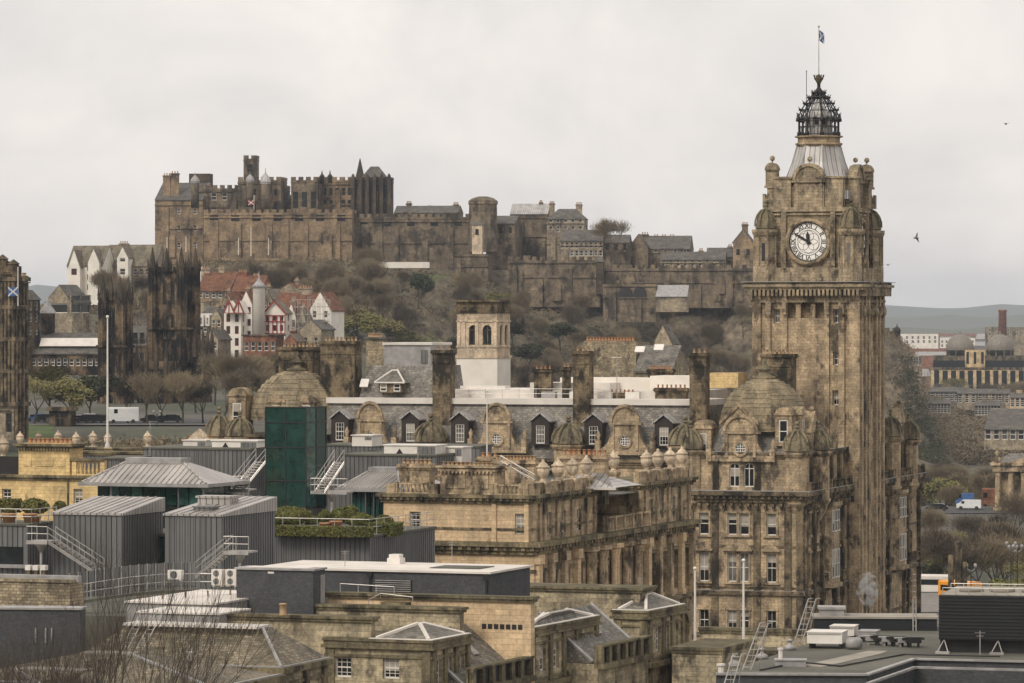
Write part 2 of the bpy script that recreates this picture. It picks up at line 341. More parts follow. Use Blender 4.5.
def window(B, x, y, z, w_, h_, face='F', style='sash', parent=None, frame='white', pane=None):
    k = (round(w_, 2), round(h_, 2), style, frame)
    far = style == 'far' or (B.Y > 650 and style not in ('archdark', 'dark'))
    if k not in wobj:
        fr, pn = window_mesh(w_, h_, style)
        f = fr.build('window', M[frame]); p = pn.build('pane', M[pane or ('glassdark' if style in ('dark', 'archdark') else 'panefar' if B.Y > 650 else 'pane')])
        wobj[k] = (f.data, p.data)
        bpy.data.objects.remove(f); bpy.data.objects.remove(p)
    fd, pd = wobj[k]
    o = bpy.data.objects.new('window', fd); C.objects.link(o); o.parent = parent or B.e
    if B.Y < 650 and style in ('sash', 'bar', 'six', 'twelve', 'arch') and random.random() < .4:
        fr_ = random.choice((.3, .45, .6)) if style != 'arch' else .35; kb = ('blind', round(w_, 2), round(h_, 2), fr_)
        if kb not in wobj:
            q_ = MB(); zt_ = h_-w_/2 if style == 'arch' else h_-.05; q_.box(-w_/2+.06, w_/2-.06, .022, .036, zt_-h_*fr_, zt_); q_ = q_.build('blind', M['blind']); wobj[kb] = q_.data; bpy.data.objects.remove(q_)
        bo = bpy.data.objects.new('blind', wobj[kb]); C.objects.link(bo); bo.parent = o
    o.location = (x, y, z); o.rotation_euler = (0, 0, {'F': 0, 'S': math.pi/2, 'L': -math.pi/2}[face])
    p = bpy.data.objects.new('pane', pd); C.objects.link(p); p.parent = o
    return o
def facade(B, mb, face, c, u0, u1, z0, z1, wins=(), rec=.22, place=True, parent=None):
    """wins: (u, z, w, h, style[, frame]); cuts each opening in the wall and sets its window back in it"""
    if face == 'F': P = lambda u, z, d: (u, c+d, z)
    else: P = lambda u, z, d: (c-d, u, z)
    op = []
    for q in wins:
        u, z, w_, h_ = q[:4]; op.append((u-w_/2, u+w_/2, z, z+h_, q[4] in ('arch', 'niche', 'archdark')))
    us = sorted(set([u0, u1]+[v for o in op for v in o[:2] if u0 < v < u1])); zs = sorted(set([z0, z1]+[v for o in op for v in o[2:4] if z0 < v < z1]))
    vs = []; fs = []
    def quad(a, b_, c_, d_):
        k = len(vs); vs.extend([a, b_, c_, d_]); fs.append((k, k+1, k+2, k+3))
    for zi in range(len(zs)-1):
        a, b_ = zs[zi], zs[zi+1]; run = None
        for ui in range(len(us)-1):
            m_ = (us[ui]+us[ui+1])/2; zm = (a+b_)/2
            hole = any(o[0] < m_ < o[1] and o[2] < zm < o[3] for o in op)
            if not hole and run is None: run = us[ui]
            if run is not None and (hole or ui == len(us)-2):
                e_ = us[ui] if hole else us[ui+1]
                quad(P(run, a, 0), P(e_, a, 0), P(e_, b_, 0), P(run, b_, 0)); run = None
    for (a, b_, z_, zt, arch), q in zip(op, wins):
        r = rec+.08 if q[4] != 'niche' else rec*2
        r_ = (b_-a)/2; sp = zt-r_ if arch else zt
        quad(P(a, z_, 0), P(a, z_, r), P(a, sp, r), P(a, sp, 0)); quad(P(b_, z_, r), P(b_, z_, 0), P(b_, sp, 0), P(b_, sp, r)); quad(P(a, z_, r), P(a, z_, 0), P(b_, z_, 0), P(b_, z_, r))
        if arch:
            cx = (a+b_)/2; arc = [(cx+r_*math.cos(math.pi*i/8), sp+r_*math.sin(math.pi*i/8)) for i in range(9)]
            for i in range(8):
                (ua, za), (ub, zb_) = arc[i], arc[i+1]
                quad(P(ub, zb_, 0), P(ua, za, 0), P(ua, zt, 0), P(ub, zt, 0)); quad(P(ua, za, 0), P(ub, zb_, 0), P(ub, zb_, r), P(ua, za, r))
        else: quad(P(a, zt, 0), P(a, zt, r), P(b_, zt, r), P(b_, zt, 0))
        if q[4] == 'niche': quad(P(a, z_, r-.01), P(b_, z_, r-.01), P(b_, zt, r-.01), P(a, zt, r-.01))
    if face != 'F': fs = [tuple(f) for f in fs]
    mb.add(vs, fs)
    if place:
        for q in wins:
            if q[4] == 'niche': continue
            u, z, w_, h_ = q[:4]; fr = q[5] if len(q) > 5 else 'white'
            if face == 'F': window(B, u, c+rec, z, w_, h_, 'F', q[4], parent, fr)
            else: window(B, c-rec, u, z, w_, h_, 'S', q[4], parent, fr)
def body(B, mb, x0, x1, y0, y1, z0, z1, wf=(), ws=(), top=True, rec=.22, parent=None):
    facade(B, mb, 'F', y0, x0, x1, z0, z1, wf, rec, parent=parent); facade(B, mb, 'S', x1, y0, y1, z0, z1, ws, rec, parent=parent)
    vs = [(x0,y1,z0),(x1,y1,z0),(x1,y1,z1),(x0,y1,z1),(x0,y0,z0),(x0,y0,z1)]
    mb.add(vs, [(1,0,3,2),(0,4,5,3)])
    if top: mb.add([(x0,y0,z1),(x1,y0,z1),(x1,y1,z1),(x0,y1,z1)], [(0,1,2,3)])
def band(mb, x0, x1, y0, y1, z0, z1, p): mb.box(x0-p, x1+p, y0-p, y1+p, z0, z1)
def cornice(mb, x0, x1, y0, y1, z, h=.6, p=.5, den=True, dsp=.7):
    band(mb, x0, x1, y0, y1, z, z+h*.3, p*.35); band(mb, x0, x1, y0, y1, z+h*.3+.003, z+h*.62, p*.6); band(mb, x0, x1, y0, y1, z+h*.62+.003, z+h, p)
    if den:
        k = int((x1-x0)/dsp); q = p*.85; s_ = dsp*.42
        for i in range(k+1):
            x = x0+(x1-x0)*i/max(1, k); mb.box(x-s_/2, x+s_/2, y0-q, y0-p*.3, z+h*.32, z+h*.6)
        k = int((y1-y0)/dsp)
        for i in range(k+1):
            y = y0+(y1-y0)*i/max(1, k); mb.box(x1+p*.3, x1+q, y-s_/2, y+s_/2, z+h*.32, z+h*.6)
def crenels(mb, x0, x1, y0, y1, z, mw=1.2, gap=1., h=1.1, t=.6, sides='FS'):
    if 'F' in sides:
        k = max(1, int((x1-x0+gap)/(mw+gap))); st = (x1-x0+gap)/k
        for i in range(k): mb.box(x0+i*st, x0+i*st+st-gap, y0, y0+t, z, z+h)
    if 'S' in sides:
        k = max(1, int((y1-y0+gap)/(mw+gap))); st = (y1-y0+gap)/k
        for i in range(k): mb.box(x1-t, x1, y0+t*1.01+i*st, y0+t*1.01+i*st+st-gap, z+.002, z+h)
potmesh = {}
def chimney(B, x0, x1, y0, y1, z0, z1, pots=4, mat='hotel_dark', pot='potbuff', ph=.55, pr=.14, parent=None, base=True):
    mb = MB(); w_ = x1-x0; h = z1-z0
    mb.box(x0, x1, y0, y1, z0, z1-.5)
    for a, b_, p in ((.5, .34, .10), (.34, .16, .22), (.16, 0, .12)): band(mb, x0, x1, y0, y1, z1-a+.002, z1-b_, p)
    if base and h > 2.5: band(mb, x0, x1, y0, y1, z0+.1, z0+h*.12, .12); band(mb, x0, x1, y0, y1, z1-1.5, z1-1.35, .07)
    o = B.part('chimney', mb, M[mat], parent)
    k = (pot, round(ph, 2), round(pr, 2))
    if k not in potmesh:
        p = MB(); p.lathe([(pr*1.15, 0), (pr*1.1, ph*.12), (pr*.9, ph*.2), (pr*.8, ph*.8), (pr*1.05, ph*.84), (pr*1.05, ph*.95), (pr*.75, ph*.95), (pr*.7, ph*.5)], n=8)
        q = p.build('chimney_pot', M[pot]); potmesh[k] = q.data; bpy.data.objects.remove(q)
    along = (x1-x0) > (y1-y0)*.7
    for i in range(pots):
        f = (i+.5)/pots
        q = bpy.data.objects.new('chimney_pot', potmesh[k]); C.objects.link(q); q.parent = o
        q.location = (x0+(x1-x0)*f, (y0+y1)/2+random.uniform(-.05, .05), z1) if along else ((x0+x1)/2, y0+(y1-y0)*f, z1)
    return o
def railing(B, pts, h=1.05, sp=1.4, mat='steel', r=.03, rails=(1., .5), parent=None, name='railing', mk=True):
    mb = MB()
    for a, b_ in zip(pts, pts[1:]):
        a = Vector(a); b_ = Vector(b_); L = (b_-a).length; k = max(1, round(L/sp))
        for i in range(k+1):
            p = a.lerp(b_, i/k); mb.tube(p, p+Vector((0, 0, h)), r, 5)
        for q in rails: mb.tube(a+Vector((0, 0, h*q)), b_+Vector((0, 0, h*q)), r*.9, 5)
    return B.part(name, mb, M[mat], parent) if mk else mb
def balusters(mb, x0, x1, y0, y1, z, h=.9, sp=.34, r=.09, posts=2.6):
    """balustrade from (x0,y0) to (x1,y1)"""
    L = math.hypot(x1-x0, y1-y0); k = max(2, int(L/sp)); ux, uy = (x1-x0)/L, (y1-y0)/L
    for i in range(k):
        f = (i+.5)/k; mb.lathe([(r*.8, z+.12), (r*1.2, z+.12+h*.25), (r*.5, z+.12+h*.55), (r*.8, z+h-.12)], x0+(x1-x0)*f, y0+(y1-y0)*f, n=6, cap=False)
    nx, ny = -uy*.13, ux*.13
    for a, b_ in ((z, z+.12), (z+h-.12, z+h)):
        mb.prism([(x0-nx, y0-ny), (x1-nx, y1-ny), (x1+nx, y1+ny), (x0+nx, y0+ny)] if True else None, a, b_)
    kp = max(1, round(L/posts))
    for i in range(kp+1):
        cx, cy = x0+(x1-x0)*i/kp, y0+(y1-y0)*i/kp
        mb.box(cx-.2, cx+.2, cy-.2, cy+.2, z, z+h+.08)
def stair(B, p0, p1, wdir, wd=1.1, parent=None, mat='steel'):
    """flight from low point p0 to high point p1, wdir = sideways unit vector"""
    p0 = Vector(p0); p1 = Vector(p1); wv = Vector(wdir)*wd; mb = MB(); d = p1-p0; k = max(3, int(abs(d.z)/.2))
    for s_ in (0, 1):
        a = p0+wv*s_; b_ = p1+wv*s_; mb.tube(a, b_, .06, 4); mb.tube(a+Vector((0, 0, -.14)), b_+Vector((0, 0, -.14)), .06, 4)
    for i in range(k):
        q = p0+d*((i+.5)/k); mb.tube(q, q+wv, .07, 4)
    o = B.part('stair', mb, M[mat], parent)
    hr = MB()
    for s_ in (0, 1):
        a = p0+wv*s_; b_ = p1+wv*s_
        for q in (1., .55): hr.tube(a+Vector((0, 0, q)), b_+Vector((0, 0, q)), .028, 5)
        kk = max(2, round(d.length/1.2))
        for i in range(kk+1):
            q = a.lerp(b_, i/kk); hr.tube(q, q+Vector((0, 0, 1.)), .028, 5)
    B.part('handrail', hr, M[mat], o)
    return o
def crowncap(mb, cx, cy, z, r, h, ribs=8):
    prof = [(r, 0), (r*1.12, h*.04), (r*1.08, h*.12), (r*.98, h*.28), (r*.78, h*.45), (r*.45, h*.6), (r*.16, h*.66), (r*.12, h*.76), (r*.22, h*.80), (r*.1, h*.86)]
    mb.lathe([(a, z+b_) for a, b_ in prof], cx, cy, 8, R(22.5), smooth=False)
    arc = [(r*1.14, .1), (r*1.12, .28), (r*.92, .47), (r*.55, .63), (r*.1, .70)]
    for i in range(ribs):
        a = 2*math.pi*i/ribs+R(22.5)
        pts = [(cx+q*math.cos(a), cy+q*math.sin(a), z+p*h) for q, p in arc]
        mb.path(pts, r*.10, 5)
    mb.ball((cx, cy, z+h*.93), r*.2, 8)
def turret(B, cx, cy, z0, z1, r, caph, mat='hotel', nw=1, wh=1.5, bracket=True, parent=None):
    mb = MB(); prof = []
    if bracket: prof += [(r*.25, z0-r*1.6), (r*.55, z0-r*1.0), (r*.85, z0-r*.3)]
    prof += [(r*1.05, z0), (r*1.05, z0+.25), (r*.94, z0+.3), (r*.94, z1-.55), (r*1.05, z1-.5), (r*1.18, z1-.2), (r*1.2, z1)]
    mb.lathe(prof, cx, cy, 8, R(22.5), smooth=False)
    o = B.part('turret', mb, M[mat], parent)
    c = MB(); crowncap(c, cx, cy, z1+.01, r*.92, caph); B.part('turret_cap', c, M['cap'], o)
    return o
def grime_free(): pass
# ------------------------------------------------------------------ setting: terrain
def sst(a, b_, x):
    t_ = max(0., min(1., (x-a)/(b_-a))); return t_*t_*(3-2*t_)
RT_ = [(0, 60), (600, 60), (640, 58), (665, 54), (745, 55), (785, 62.6), (822, 62.6), (875, 56), (1000, 54), (1250, 54), (1500, 60), (1900, 66), (2600, 74), (5000, 76), (20000, 70)]
def tab(T_, x):
    for (a, za), (b_, zb_) in zip(T_, T_[1:]):
        if a <= x <= b_: return za+(zb_-za)*(x-a)/(b_-a)
    return T_[-1][1]
def ground(X, Y):
    z = 97-(97-60)*sst(10, 190, math.hypot(X, Y) if Y > 0 else 0)
    right = tab(RT_, Y)
    left = 60+21*sst(600, 740, Y)+2*sst(760, 850, Y)+6*sst(900, 1020, Y)+14*sst(1040, 1150, Y)
    left = left-sst(1300, 2200, Y)*(left-70)
    k = sst(20, -45, X) if False else 1-sst(-45, 10, X)
    if Y > 560: z = right*(1-k)+left*k
    z += -6*sst(1500, 2600, Y)*(1 if Y < 9000 else 1)
    return z
def grid_mesh(name, xs, ys, fn, mat, kind='structure', smooth=True):
    mb = MB(); nx = len(xs)
    vs = [(x, y, fn(x, y)) for y in ys for x in xs]
    fs = [(j*nx+i, j*nx+i+1, (j+1)*nx+i+1, (j+1)*nx+i) for j in range(len(ys)-1) for i in range(nx-1)]
    mb.add(vs, fs, smooth); o = mb.build(name, mat, None, False); o['kind'] = kind; return o
def steps(a, b_, *segs):
    r = []; x = a
    for lim, st in segs:
        while x < lim: r.append(x); x += st
    r.append(b_); return r
gx = steps(-9000, 9000, (-1500, 900), (-300, 120), (330, 7), (1500, 120), (9000, 900))
gy = steps(-400, 16000, (0, 100), (300, 15), (1300, 9), (3000, 150), (16000, 1300))
grid_mesh('ground', gx, gy, ground, M['ground'])
# hills on the horizon
def hillrange(name, Y, dep, x0, x1, hs, seed, n_=90):
    def fn(X, Yy):
        f = math.sin(math.pi*min(1, max(0, (Yy-Y)/dep)))
        px = 512+X/Yy*F
        h = 0
        for i in range(len(hs)-1):
            if hs[i][0] <= px <= hs[i+1][0]:
                q = (px-hs[i][0])/(hs[i+1][0]-hs[i][0]); h = hs[i][1]*(1-q)+hs[i+1][1]*q
        top = CZ+(HOR-h)/F*(Y+dep/2)
        top += (noise.noise(Vector((X/330., seed, Yy/900.)))*1.0+noise.noise(Vector((X/90., seed, Yy/300.)))*.4)*5
        return 55+(top-55)*f
    xs = [x0+(x1-x0)*i/n_ for i in range(n_+1)]; ys = [Y+dep*i/10 for i in range(11)]
    return grid_mesh(name, xs, ys, fn, M['hill'])
hillrange('hills', 11500, 3000, -3600, 2600, ((-900, 294), (20, 288), (35, 284), (70, 287), (120, 292), (300, 300), (600, 306), (800, 308), (880, 305), (920, 307), (960, 309), (1000, 304), (1040, 306), (1900, 304)), 3.3, 160)
hillrange('hills', 8200, 2200, -2400, 2000, ((-900, 316), (600, 318), (860, 318), (900, 316), (950, 314), (985, 317), (1030, 314), (1900, 315)), 9.1, 140)
hillrange('hills', 5200, 1200, -1500, 1500, ((-900, 328), (600, 330), (860, 329), (900, 327), (960, 330), (1000, 326), (1040, 328), (1900, 328)), 5.7, 140)
# castle rock
TOPL = [(-400, 60), (-170, 60), (-135, 96), (-112, 116), (-45, 118), (-10, 112), (2, 103), (60, 102), (95, 103), (112, 98), (119, 94), (124, 90), (129, 75), (135, 61), (142, 56), (400, 56)]
def rocktop(X):
    for (a, za), (b_, zb_) in zip(TOPL, TOPL[1:]):
        if a <= X <= b_: q = (X-a)/(b_-a); return za*(1-q)+zb_*q
    return 58
def rock(X, Y):
    base = 76*(1-sst(60, 140, X))+56*sst(60, 140, X)
    nv = noise.noise(Vector((X/22., Y/30., 1.)))*7+noise.noise(Vector((X/9., Y/12., 5.)))*5+noise.noise(Vector((X/4., Y/5., 9.)))*3
    cl = sst(-10, 60, X)
    Yt = 1225; t0 = 1085+cl*70
    ww = sst(t0, Yt, Y+nv*1.6*(1 if Y < Yt-6 else .3))
    Xe = X*1300/Y; top = rocktop(Xe+nv*.3*sst(100, 120, Xe)); top = top+(max(top, 115-3*sst(60, 100, Xe))-top)*sst(1216, 1232, Y)*(sst(-125, -110, Xe))*(1-sst(102, 112, Xe))
    f = ww**(1.1+cl*.7)
    z = base+(top-base)*f+nv*.35*math.sin(math.pi*min(1, max(0, ww)))*1.6
    back = 1-sst(1420, 1500, Y)
    return 50+(z-50)*back*sst(1060, 1085, Y)
grid_mesh('castle_rock', steps(-200, 190, (190, 1.8)), steps(1055, 1505, (1245, 1.9), (1505, 9)), rock, M['rock'])
def gz(X, Y):
    z = ground(X, Y)
    return max(z, rock(X, Y)) if 1060 < Y < 1500 and -195 < X < 185 else z

# ------------------------------------------------------------------ the hotel
H = Bld('grand_hotel', 'huge brown sandstone hotel with domed corner pavilions, slate mansard and dormers round the clock tower', 'hotel', 803, 450, 18, 60)
XL = H.fx(688, 0); L = H.sy(918); XW = H.fx(322, 1.); XE = H.fx(238, 0)
zc = H.z(500); ztop = H.z(457)
wall = MB(); trim = MB()
row = [(513, 535), (553, 582), (610, 631)]
xm = H.fx(737)
def hz(py): return H.z(py, xm, 0)
fw = []
for t_, b_ in row:
    for px, wp in ((704, 10), (732.2, 9.4), (744.3, 9.4), (771.5, 10)):
        fw.append((H.fx(px), hz(b_), wp*H.m(), hz(t_)-hz(b_), 'bar' if t_ > 540 else 'sash'))
z4 = hz(640)-4.2
for px in (704, 738, 771): fw.append((H.fx(px), z4, 1.6, 3., 'bar'))
sw = []
ys_ = [2.4, 6.15]+[15.9, 35.35, 39.3, 51., 54.3]
for t_, b_ in row:
    for y in ys_: sw.append((y, hz(b_), 1.1, hz(t_)-hz(b_), 'sash'))
body(H, wall, XL, 0, 0, L, 0, zc, fw, sw)
# attic storey of the pavilion, with paired arched windows
za = hz(453); yA = 13.5
aw = [(H.fx(733.5), hz(487), 1.15, hz(463)-hz(487), 'arch'), (H.fx(748), hz(487), 1.15, hz(463)-hz(487), 'arch')]
body(H, wall, XL+.5, -.35, .35, L-.4, zc, za-.4, aw, [(y, zc+1., 1.1, 2.3, 'sash') for y in (4.5, 8.8, 15.5, 35, 40, 47, 54)])
cornice(trim, XL, 0, 0, L, zc-.35, 1.25, .95)
band(trim, XL, 0, 0, L, hz(592)-.3, hz(592)+.15, .3); band(trim, XL, 0, 0, L, hz(588), hz(586.5), .12)
band(trim, XL, 0, 0, L, hz(547), hz(545), .1); band(trim, XL, 0, 0, L, hz(636), hz(634), .3)
cornice(trim, XL+.5, -.35, .35, L-.4, za-.6, .7, .45, False)
# pilasters on the front
for px in (690.5, 715, 757, 788, 800):
    x = H.fx(px); trim.box(x-.38, x+.38, -.16, .2, 0, zc-.4)
for px in (715, 757, 790):
    x = H.fx(px); trim.box(x-.3, x+.3, .2, .5, zc+.9, za-.4)
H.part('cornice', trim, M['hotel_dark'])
lf = MB(); band(lf, XL, 0, 0, L, zc+.903, zc+.96, .9); band(lf, XL, 0, 0, L, hz(592)+.152, hz(592)+.19, .27); band(lf, XL+.5, -.35, .35, L-.4, za+.103, za+.14, .4); H.part('lead_flashing', lf, M['leadplain'])
# window hoods
for px, kind in ((704, 0), (738, 1), (771.5, 2)):
    p = MB(); x = H.fx(px); w2 = .95 if kind != 1 else 1.6; z0 = hz(551)
    p.box(x-w2-.1, x+w2+.1, -.45, 0.02, z0, z0+.2)
    if kind == 2: p.exty([(x-w2, z0+.2), (x+w2, z0+.2), (x, z0+1.05)], -.35, .05)
    else: p.exty([(x-w2, z0+.2), (x+w2, z0+.2)]+[(x+w2*math.cos(math.pi*i/8), z0+.2+.75*math.sin(math.pi*i/8)) for i in range(1, 8)], -.35, .05)
    H.part('window_hood', p, M['hotel'])
    for zb2 in (hz(582), hz(631), hz(535)):
        q = MB(); q.box(x-w2, x+w2, -.25, .02, zb2-.22, zb2-.02); H.part('window_sill', q, M['hotel'])
# window surrounds, panels and quoins
for (x, z, w_, h_, st_) in fw:
    q = MB(); q.box(x-w_/2-.2, x-w_/2, -.1, .0, z, z+h_); q.box(x+w_/2, x+w_/2+.2, -.1, .0, z, z+h_); q.box(x-w_/2-.26, x+w_/2+.26, -.16, .0, z+h_, z+h_+.22); H.part('window_surround', q, M['hotel'])
for (y, z, w_, h_, st_) in sw:
    q = MB(); q.box(0, .12, y-w_/2-.2, y-w_/2, z, z+h_); q.box(0, .12, y+w_/2, y+w_/2+.2, z, z+h_); q.box(0, .3, y-w_/2-.3, y+w_/2+.3, z+h_, z+h_+.25); q.box(0, .3, y-w_/2-.25, y+w_/2+.25, z-.25, z); H.part('window_surround', q, M['hotel'])
q = MB()
for k in range(34):
    z = 1+k*.75
    if z > zc-1: break
    e_ = .55 if k % 2 else .85
    q.box(XL-.06, XL+e_, -.07, .3, z, z+.36); q.box(-e_, .07, -.07, e_*.8, z, z+.36)
H.part('quoins', q, M['hotel'])
bq = MB(); bq.box(-.16, .16, -.7, .0, 0, .3); bq.box(-.13, .13, -.45, .0, -.35, 0); bo = bq.build('cornice_bracket', M['hotel_dark']); bd_ = bo.data; bpy.data.objects.remove(bo)
for k in range(52): 
    o = bpy.data.objects.new('cornice_bracket', bd_); C.objects.link(o); o.parent = H.e; o.location = (.02, 1+k*1.1, zc-.75); o.rotation_euler = (0, 0, math.pi/2)
for k in range(14):
    o = bpy.data.objects.new('cornice_bracket', bd_); C.objects.link(o); o.parent = H.e; o.location = (XL+.5+(-XL-1)*k/13, 0, zc-.75)
for y in (6.2, 15.8, 35.4, 39.3, 51, 54.3):
    q = MB(); z = hz(549); q.box(0, 1.0, y-1.1, y+1.1, hz(583)-.3, hz(583)-.05); balusters(q, .9, .9, y-1.1, y+1.1, hz(583)-.05, .8, .3, .08, 2.2); H.part('balcony', q, M['hotel_dark'])
# scrolled gable on the pavilion
def gable(B, cx, yf, z0, w2, h, rw, mat='hotel', t_=.7, oc=True, parent=None, hole=.78):
    g = MB(); pr = [(-w2, 0), (w2, 0), (w2, h*.12)]
    for i in range(7):
        a = math.pi/2*i/6; pr.append((w2*(1-.5*math.sin(a)), h*.12+h*.46*(1-math.cos(a))))
    sh = w2*.5; zs = h*.64
    pr += [(sh, zs)]; lf = [(-x, z) for x, z in reversed(pr[2:])]
    g.exty([(cx+x, z0+z) for x, z in pr+lf], yf, yf+t_)
    g.box(cx-sh*1.18, cx+sh*1.18, yf-.2, yf+t_+.1, z0+zs, z0+zs+.25)
    g.exty([(cx-sh, z0+zs+.25), (cx+sh, z0+zs+.25)]+[(cx+sh*math.cos(math.pi*i/10), z0+zs+.25+(h*.36)*math.sin(math.pi*i/10)) for i in range(1, 10)], yf-.06, yf+t_)
    for i in range(10):
        a0, a1 = math.pi*i/10, math.pi*(i+1)/10
        f = lambda a, k: (cx+sh*k*math.cos(a), z0+zs+.25+(h*.36)*k*math.sin(a))
        g.exty([f(a0, 1.1), f(a1, 1.1), f(a1, .92), f(a0, .92)], yf-.25, yf+.1)
    for s_ in (-1, 1):
        g.box(cx+s_*w2-.28, cx+s_*w2+.28, yf-.15, yf+t_+.1, z0, z0+h*.3); g.lathe([(.3, z0+h*.3), (.16, z0+h*.34), (.3, z0+h*.42), (.04, z0+h*.52)], cx+s_*w2, yf+.3, 8)
        g.box(cx+s_*sh*.88-.16, cx+s_*sh*.88+.16, yf-.16, yf, z0+h*.1, z0+zs)
    k = 16
    for i in range(k):
        a0, a1 = 2*math.pi*i/k, 2*math.pi*(i+1)/k; zc_ = z0+h*.3
        f = lambda a, r: (cx+r*math.cos(a), zc_+r*math.sin(a))
        g.exty([f(a0, rw*1.45), f(a1, rw*1.45), f(a1, rw), f(a0, rw)], yf-.18, yf+.02)
    o = B.part('scrolled_gable', g, M[mat], parent)
    if oc:
        pn = MB(); fr = MB(); zc_ = z0+h*.3
        for i in range(k):
            a0, a1 = 2*math.pi*i/k, 2*math.pi*(i+1)/k; f = lambda a, r: (cx+r*math.cos(a), zc_+r*math.sin(a))
            fr.exty([f(a0, rw), f(a1, rw), f(a1, rw*.86), f(a0, rw*.86)], yf-.08, yf-.02)
        fr.box(cx-.05, cx+.05, yf-.07, yf-.03, zc_-rw, zc_+rw); fr.box(cx-rw, cx+rw, yf-.068, yf-.032, zc_-.05, zc_+.05)
        for s_ in (-1, 1):
            fr.box(cx+s_*rw*.45-.03, cx+s_*rw*.45+.03, yf-.065, yf-.035, zc_-rw*.85, zc_+rw*.85); fr.box(cx-rw*.85, cx+rw*.85, yf-.062, yf-.038, zc_+s_*rw*.45-.03, zc_+s_*rw*.45+.03)
        pn.exty([(cx+rw*math.cos(2*math.pi*i/k), zc_+rw*math.sin(2*math.pi*i/k)) for i in range(k)], yf-.03, yf-.01)
        wv = B.part('round_window', fr, M['white'], o if parent is None else parent); B.part('pane', pn, M['pane'], o if parent else wv) if parent is None and False else None
        if parent is None: B.part('round_pane', pn, M['glassdark'], o)
        else: B.part('round_pane', pn, M['pane'], parent)
    return o
gable(H, H.fx(740.5), .0, hz(458)-.4, 33*H.m(), hz(420)-hz(458)+.6, .62)
# projecting canted bays and piers on the long side
def obay(y, w_, dp, z0, z1, name='bay_window'):
    b_ = MB(); pts = [(0, y-w_/2-.6), (dp, y-w_/2), (dp, y+w_/2), (0, y+w_/2+.6)]
    zz = [z0]+[v for t2, b2 in row for v in (hz(b2), hz(t2))][::-1]
    b_.prism([(p[0]-.05, p[1]) for p in pts], z0, z1)
    for zq in (z0, z1-.3): b_.prism([(-.05, y-w_/2-.85), (dp+.25, y-w_/2-.15), (dp+.25, y+w_/2+.15), (-.05, y+w_/2+.85)], zq-.15, zq+.3)
    o = H.part(name, b_, M['hotel'])
    for t2, b2 in row:
        if hz(b2) < z0+.4: continue
        for yy in (y-w_/3, y, y+w_/3): window(H, dp+.012, yy, hz(b2), w_/3-.35, hz(t2)-hz(b2), 'S', 'sash', o)
for y in (11., 45.5): obay(y, 3.9, 1.1, hz(590), hz(505))
pier = MB()
for y in (.5, 4.3, 8., 14, 17.8, 33.4, 37.3, 41.3, 50, 52., L-.4):
    pier.box(-.02, .42, y-.35, y+.35, 0, zc-.4); pier.box(-.4, .05, y-.3, y+.3, zc+.9, za-.4)
    pier.box(.0, .55, y-.45, y+.45, hz(592)-1.3, hz(592)-.3); pier.ball((.45, y, zc-.9), .42, 6)
for y in range(0, int(L), 2):
    pier.box(.2, .9, y+.5, y+.8, zc-1.1, zc-.4)
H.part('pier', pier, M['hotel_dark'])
bal = MB(); balusters(bal, .65, .65, .3, 20, zc+.9, 1.0, .42, .1, 3.2); balusters(bal, .65, .65, 33, L, zc+.9, 1.0, .42, .1, 3.2)
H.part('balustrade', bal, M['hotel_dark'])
# side gables and dormer houses on the attic
def dormer(B, x, y, z, w_, h_, face='F', roofh=1., dep=2., ww=None, wh=None, mat='timber', roof='lead', style='twelve', parent=None):
    d = MB(); r = MB(); Tm = Matrix.Translation((x, y, z))@Matrix.Rotation({'F': 0, 'S': math.pi/2}[face], 4, 'Z'); d.T = r.T = Tm
    ww = ww or w_*.6; wh = wh or h_*.72
    zb2 = h_*.06; a = w_/2
    d.box(-a, -ww/2, 0, dep, 0, h_); d.box(ww/2, a, 0, dep, 0, h_); d.box(-ww/2, ww/2, 0, dep, 0, zb2); d.box(-ww/2, ww/2, 0, dep, zb2+wh, h_); d.box(-ww/2, ww/2, .25, dep, zb2, zb2+wh)
    d.exty([(-a*.95, h_), (a*.95, h_), (0, h_+roofh*.9)], .05, dep)
    r.exty([(-a-.2, h_-.08), (-a-.2, h_+.06), (0, h_+roofh+.12), (0, h_+roofh-.06)], -.2, dep+.6); r.exty([(a+.2, h_-.08), (0, h_+roofh-.06), (0, h_+roofh+.12), (a+.2, h_+.06)], -.2, dep+.6)
    o = B.part('dormer', d, M[mat], parent); B.part('dormer_roof', r, M[roof], o)
    c_, s2 = (0, .08) if face == 'F' else (-.08, 0)
    window(B, x+c_, y+s2, z+zb2, ww, wh, face, style, o)
    return o
for y in (6.5, 37.5, 50.5):
    d = MB(); d.box(-1.5, -.3, y-2, y+2, za-.4, za+2.2); d.extx([(y-2.2, za+2.2), (y+2.2, za+2.2), (y, za+4.6)], -1.5, -.2)
    d.ball((-.6, y, za+4.8), .3, 8); d.box(-.32, -.2, y-1.3, y-.9, za, za+2.2); d.box(-.32, -.2, y+.9, y+1.3, za, za+2.2)
    o = H.part('side_gable', d, M['hotel']); window(H, -.29, y, za+.2, 1.1, 1.8, 'S', 'sash', o)
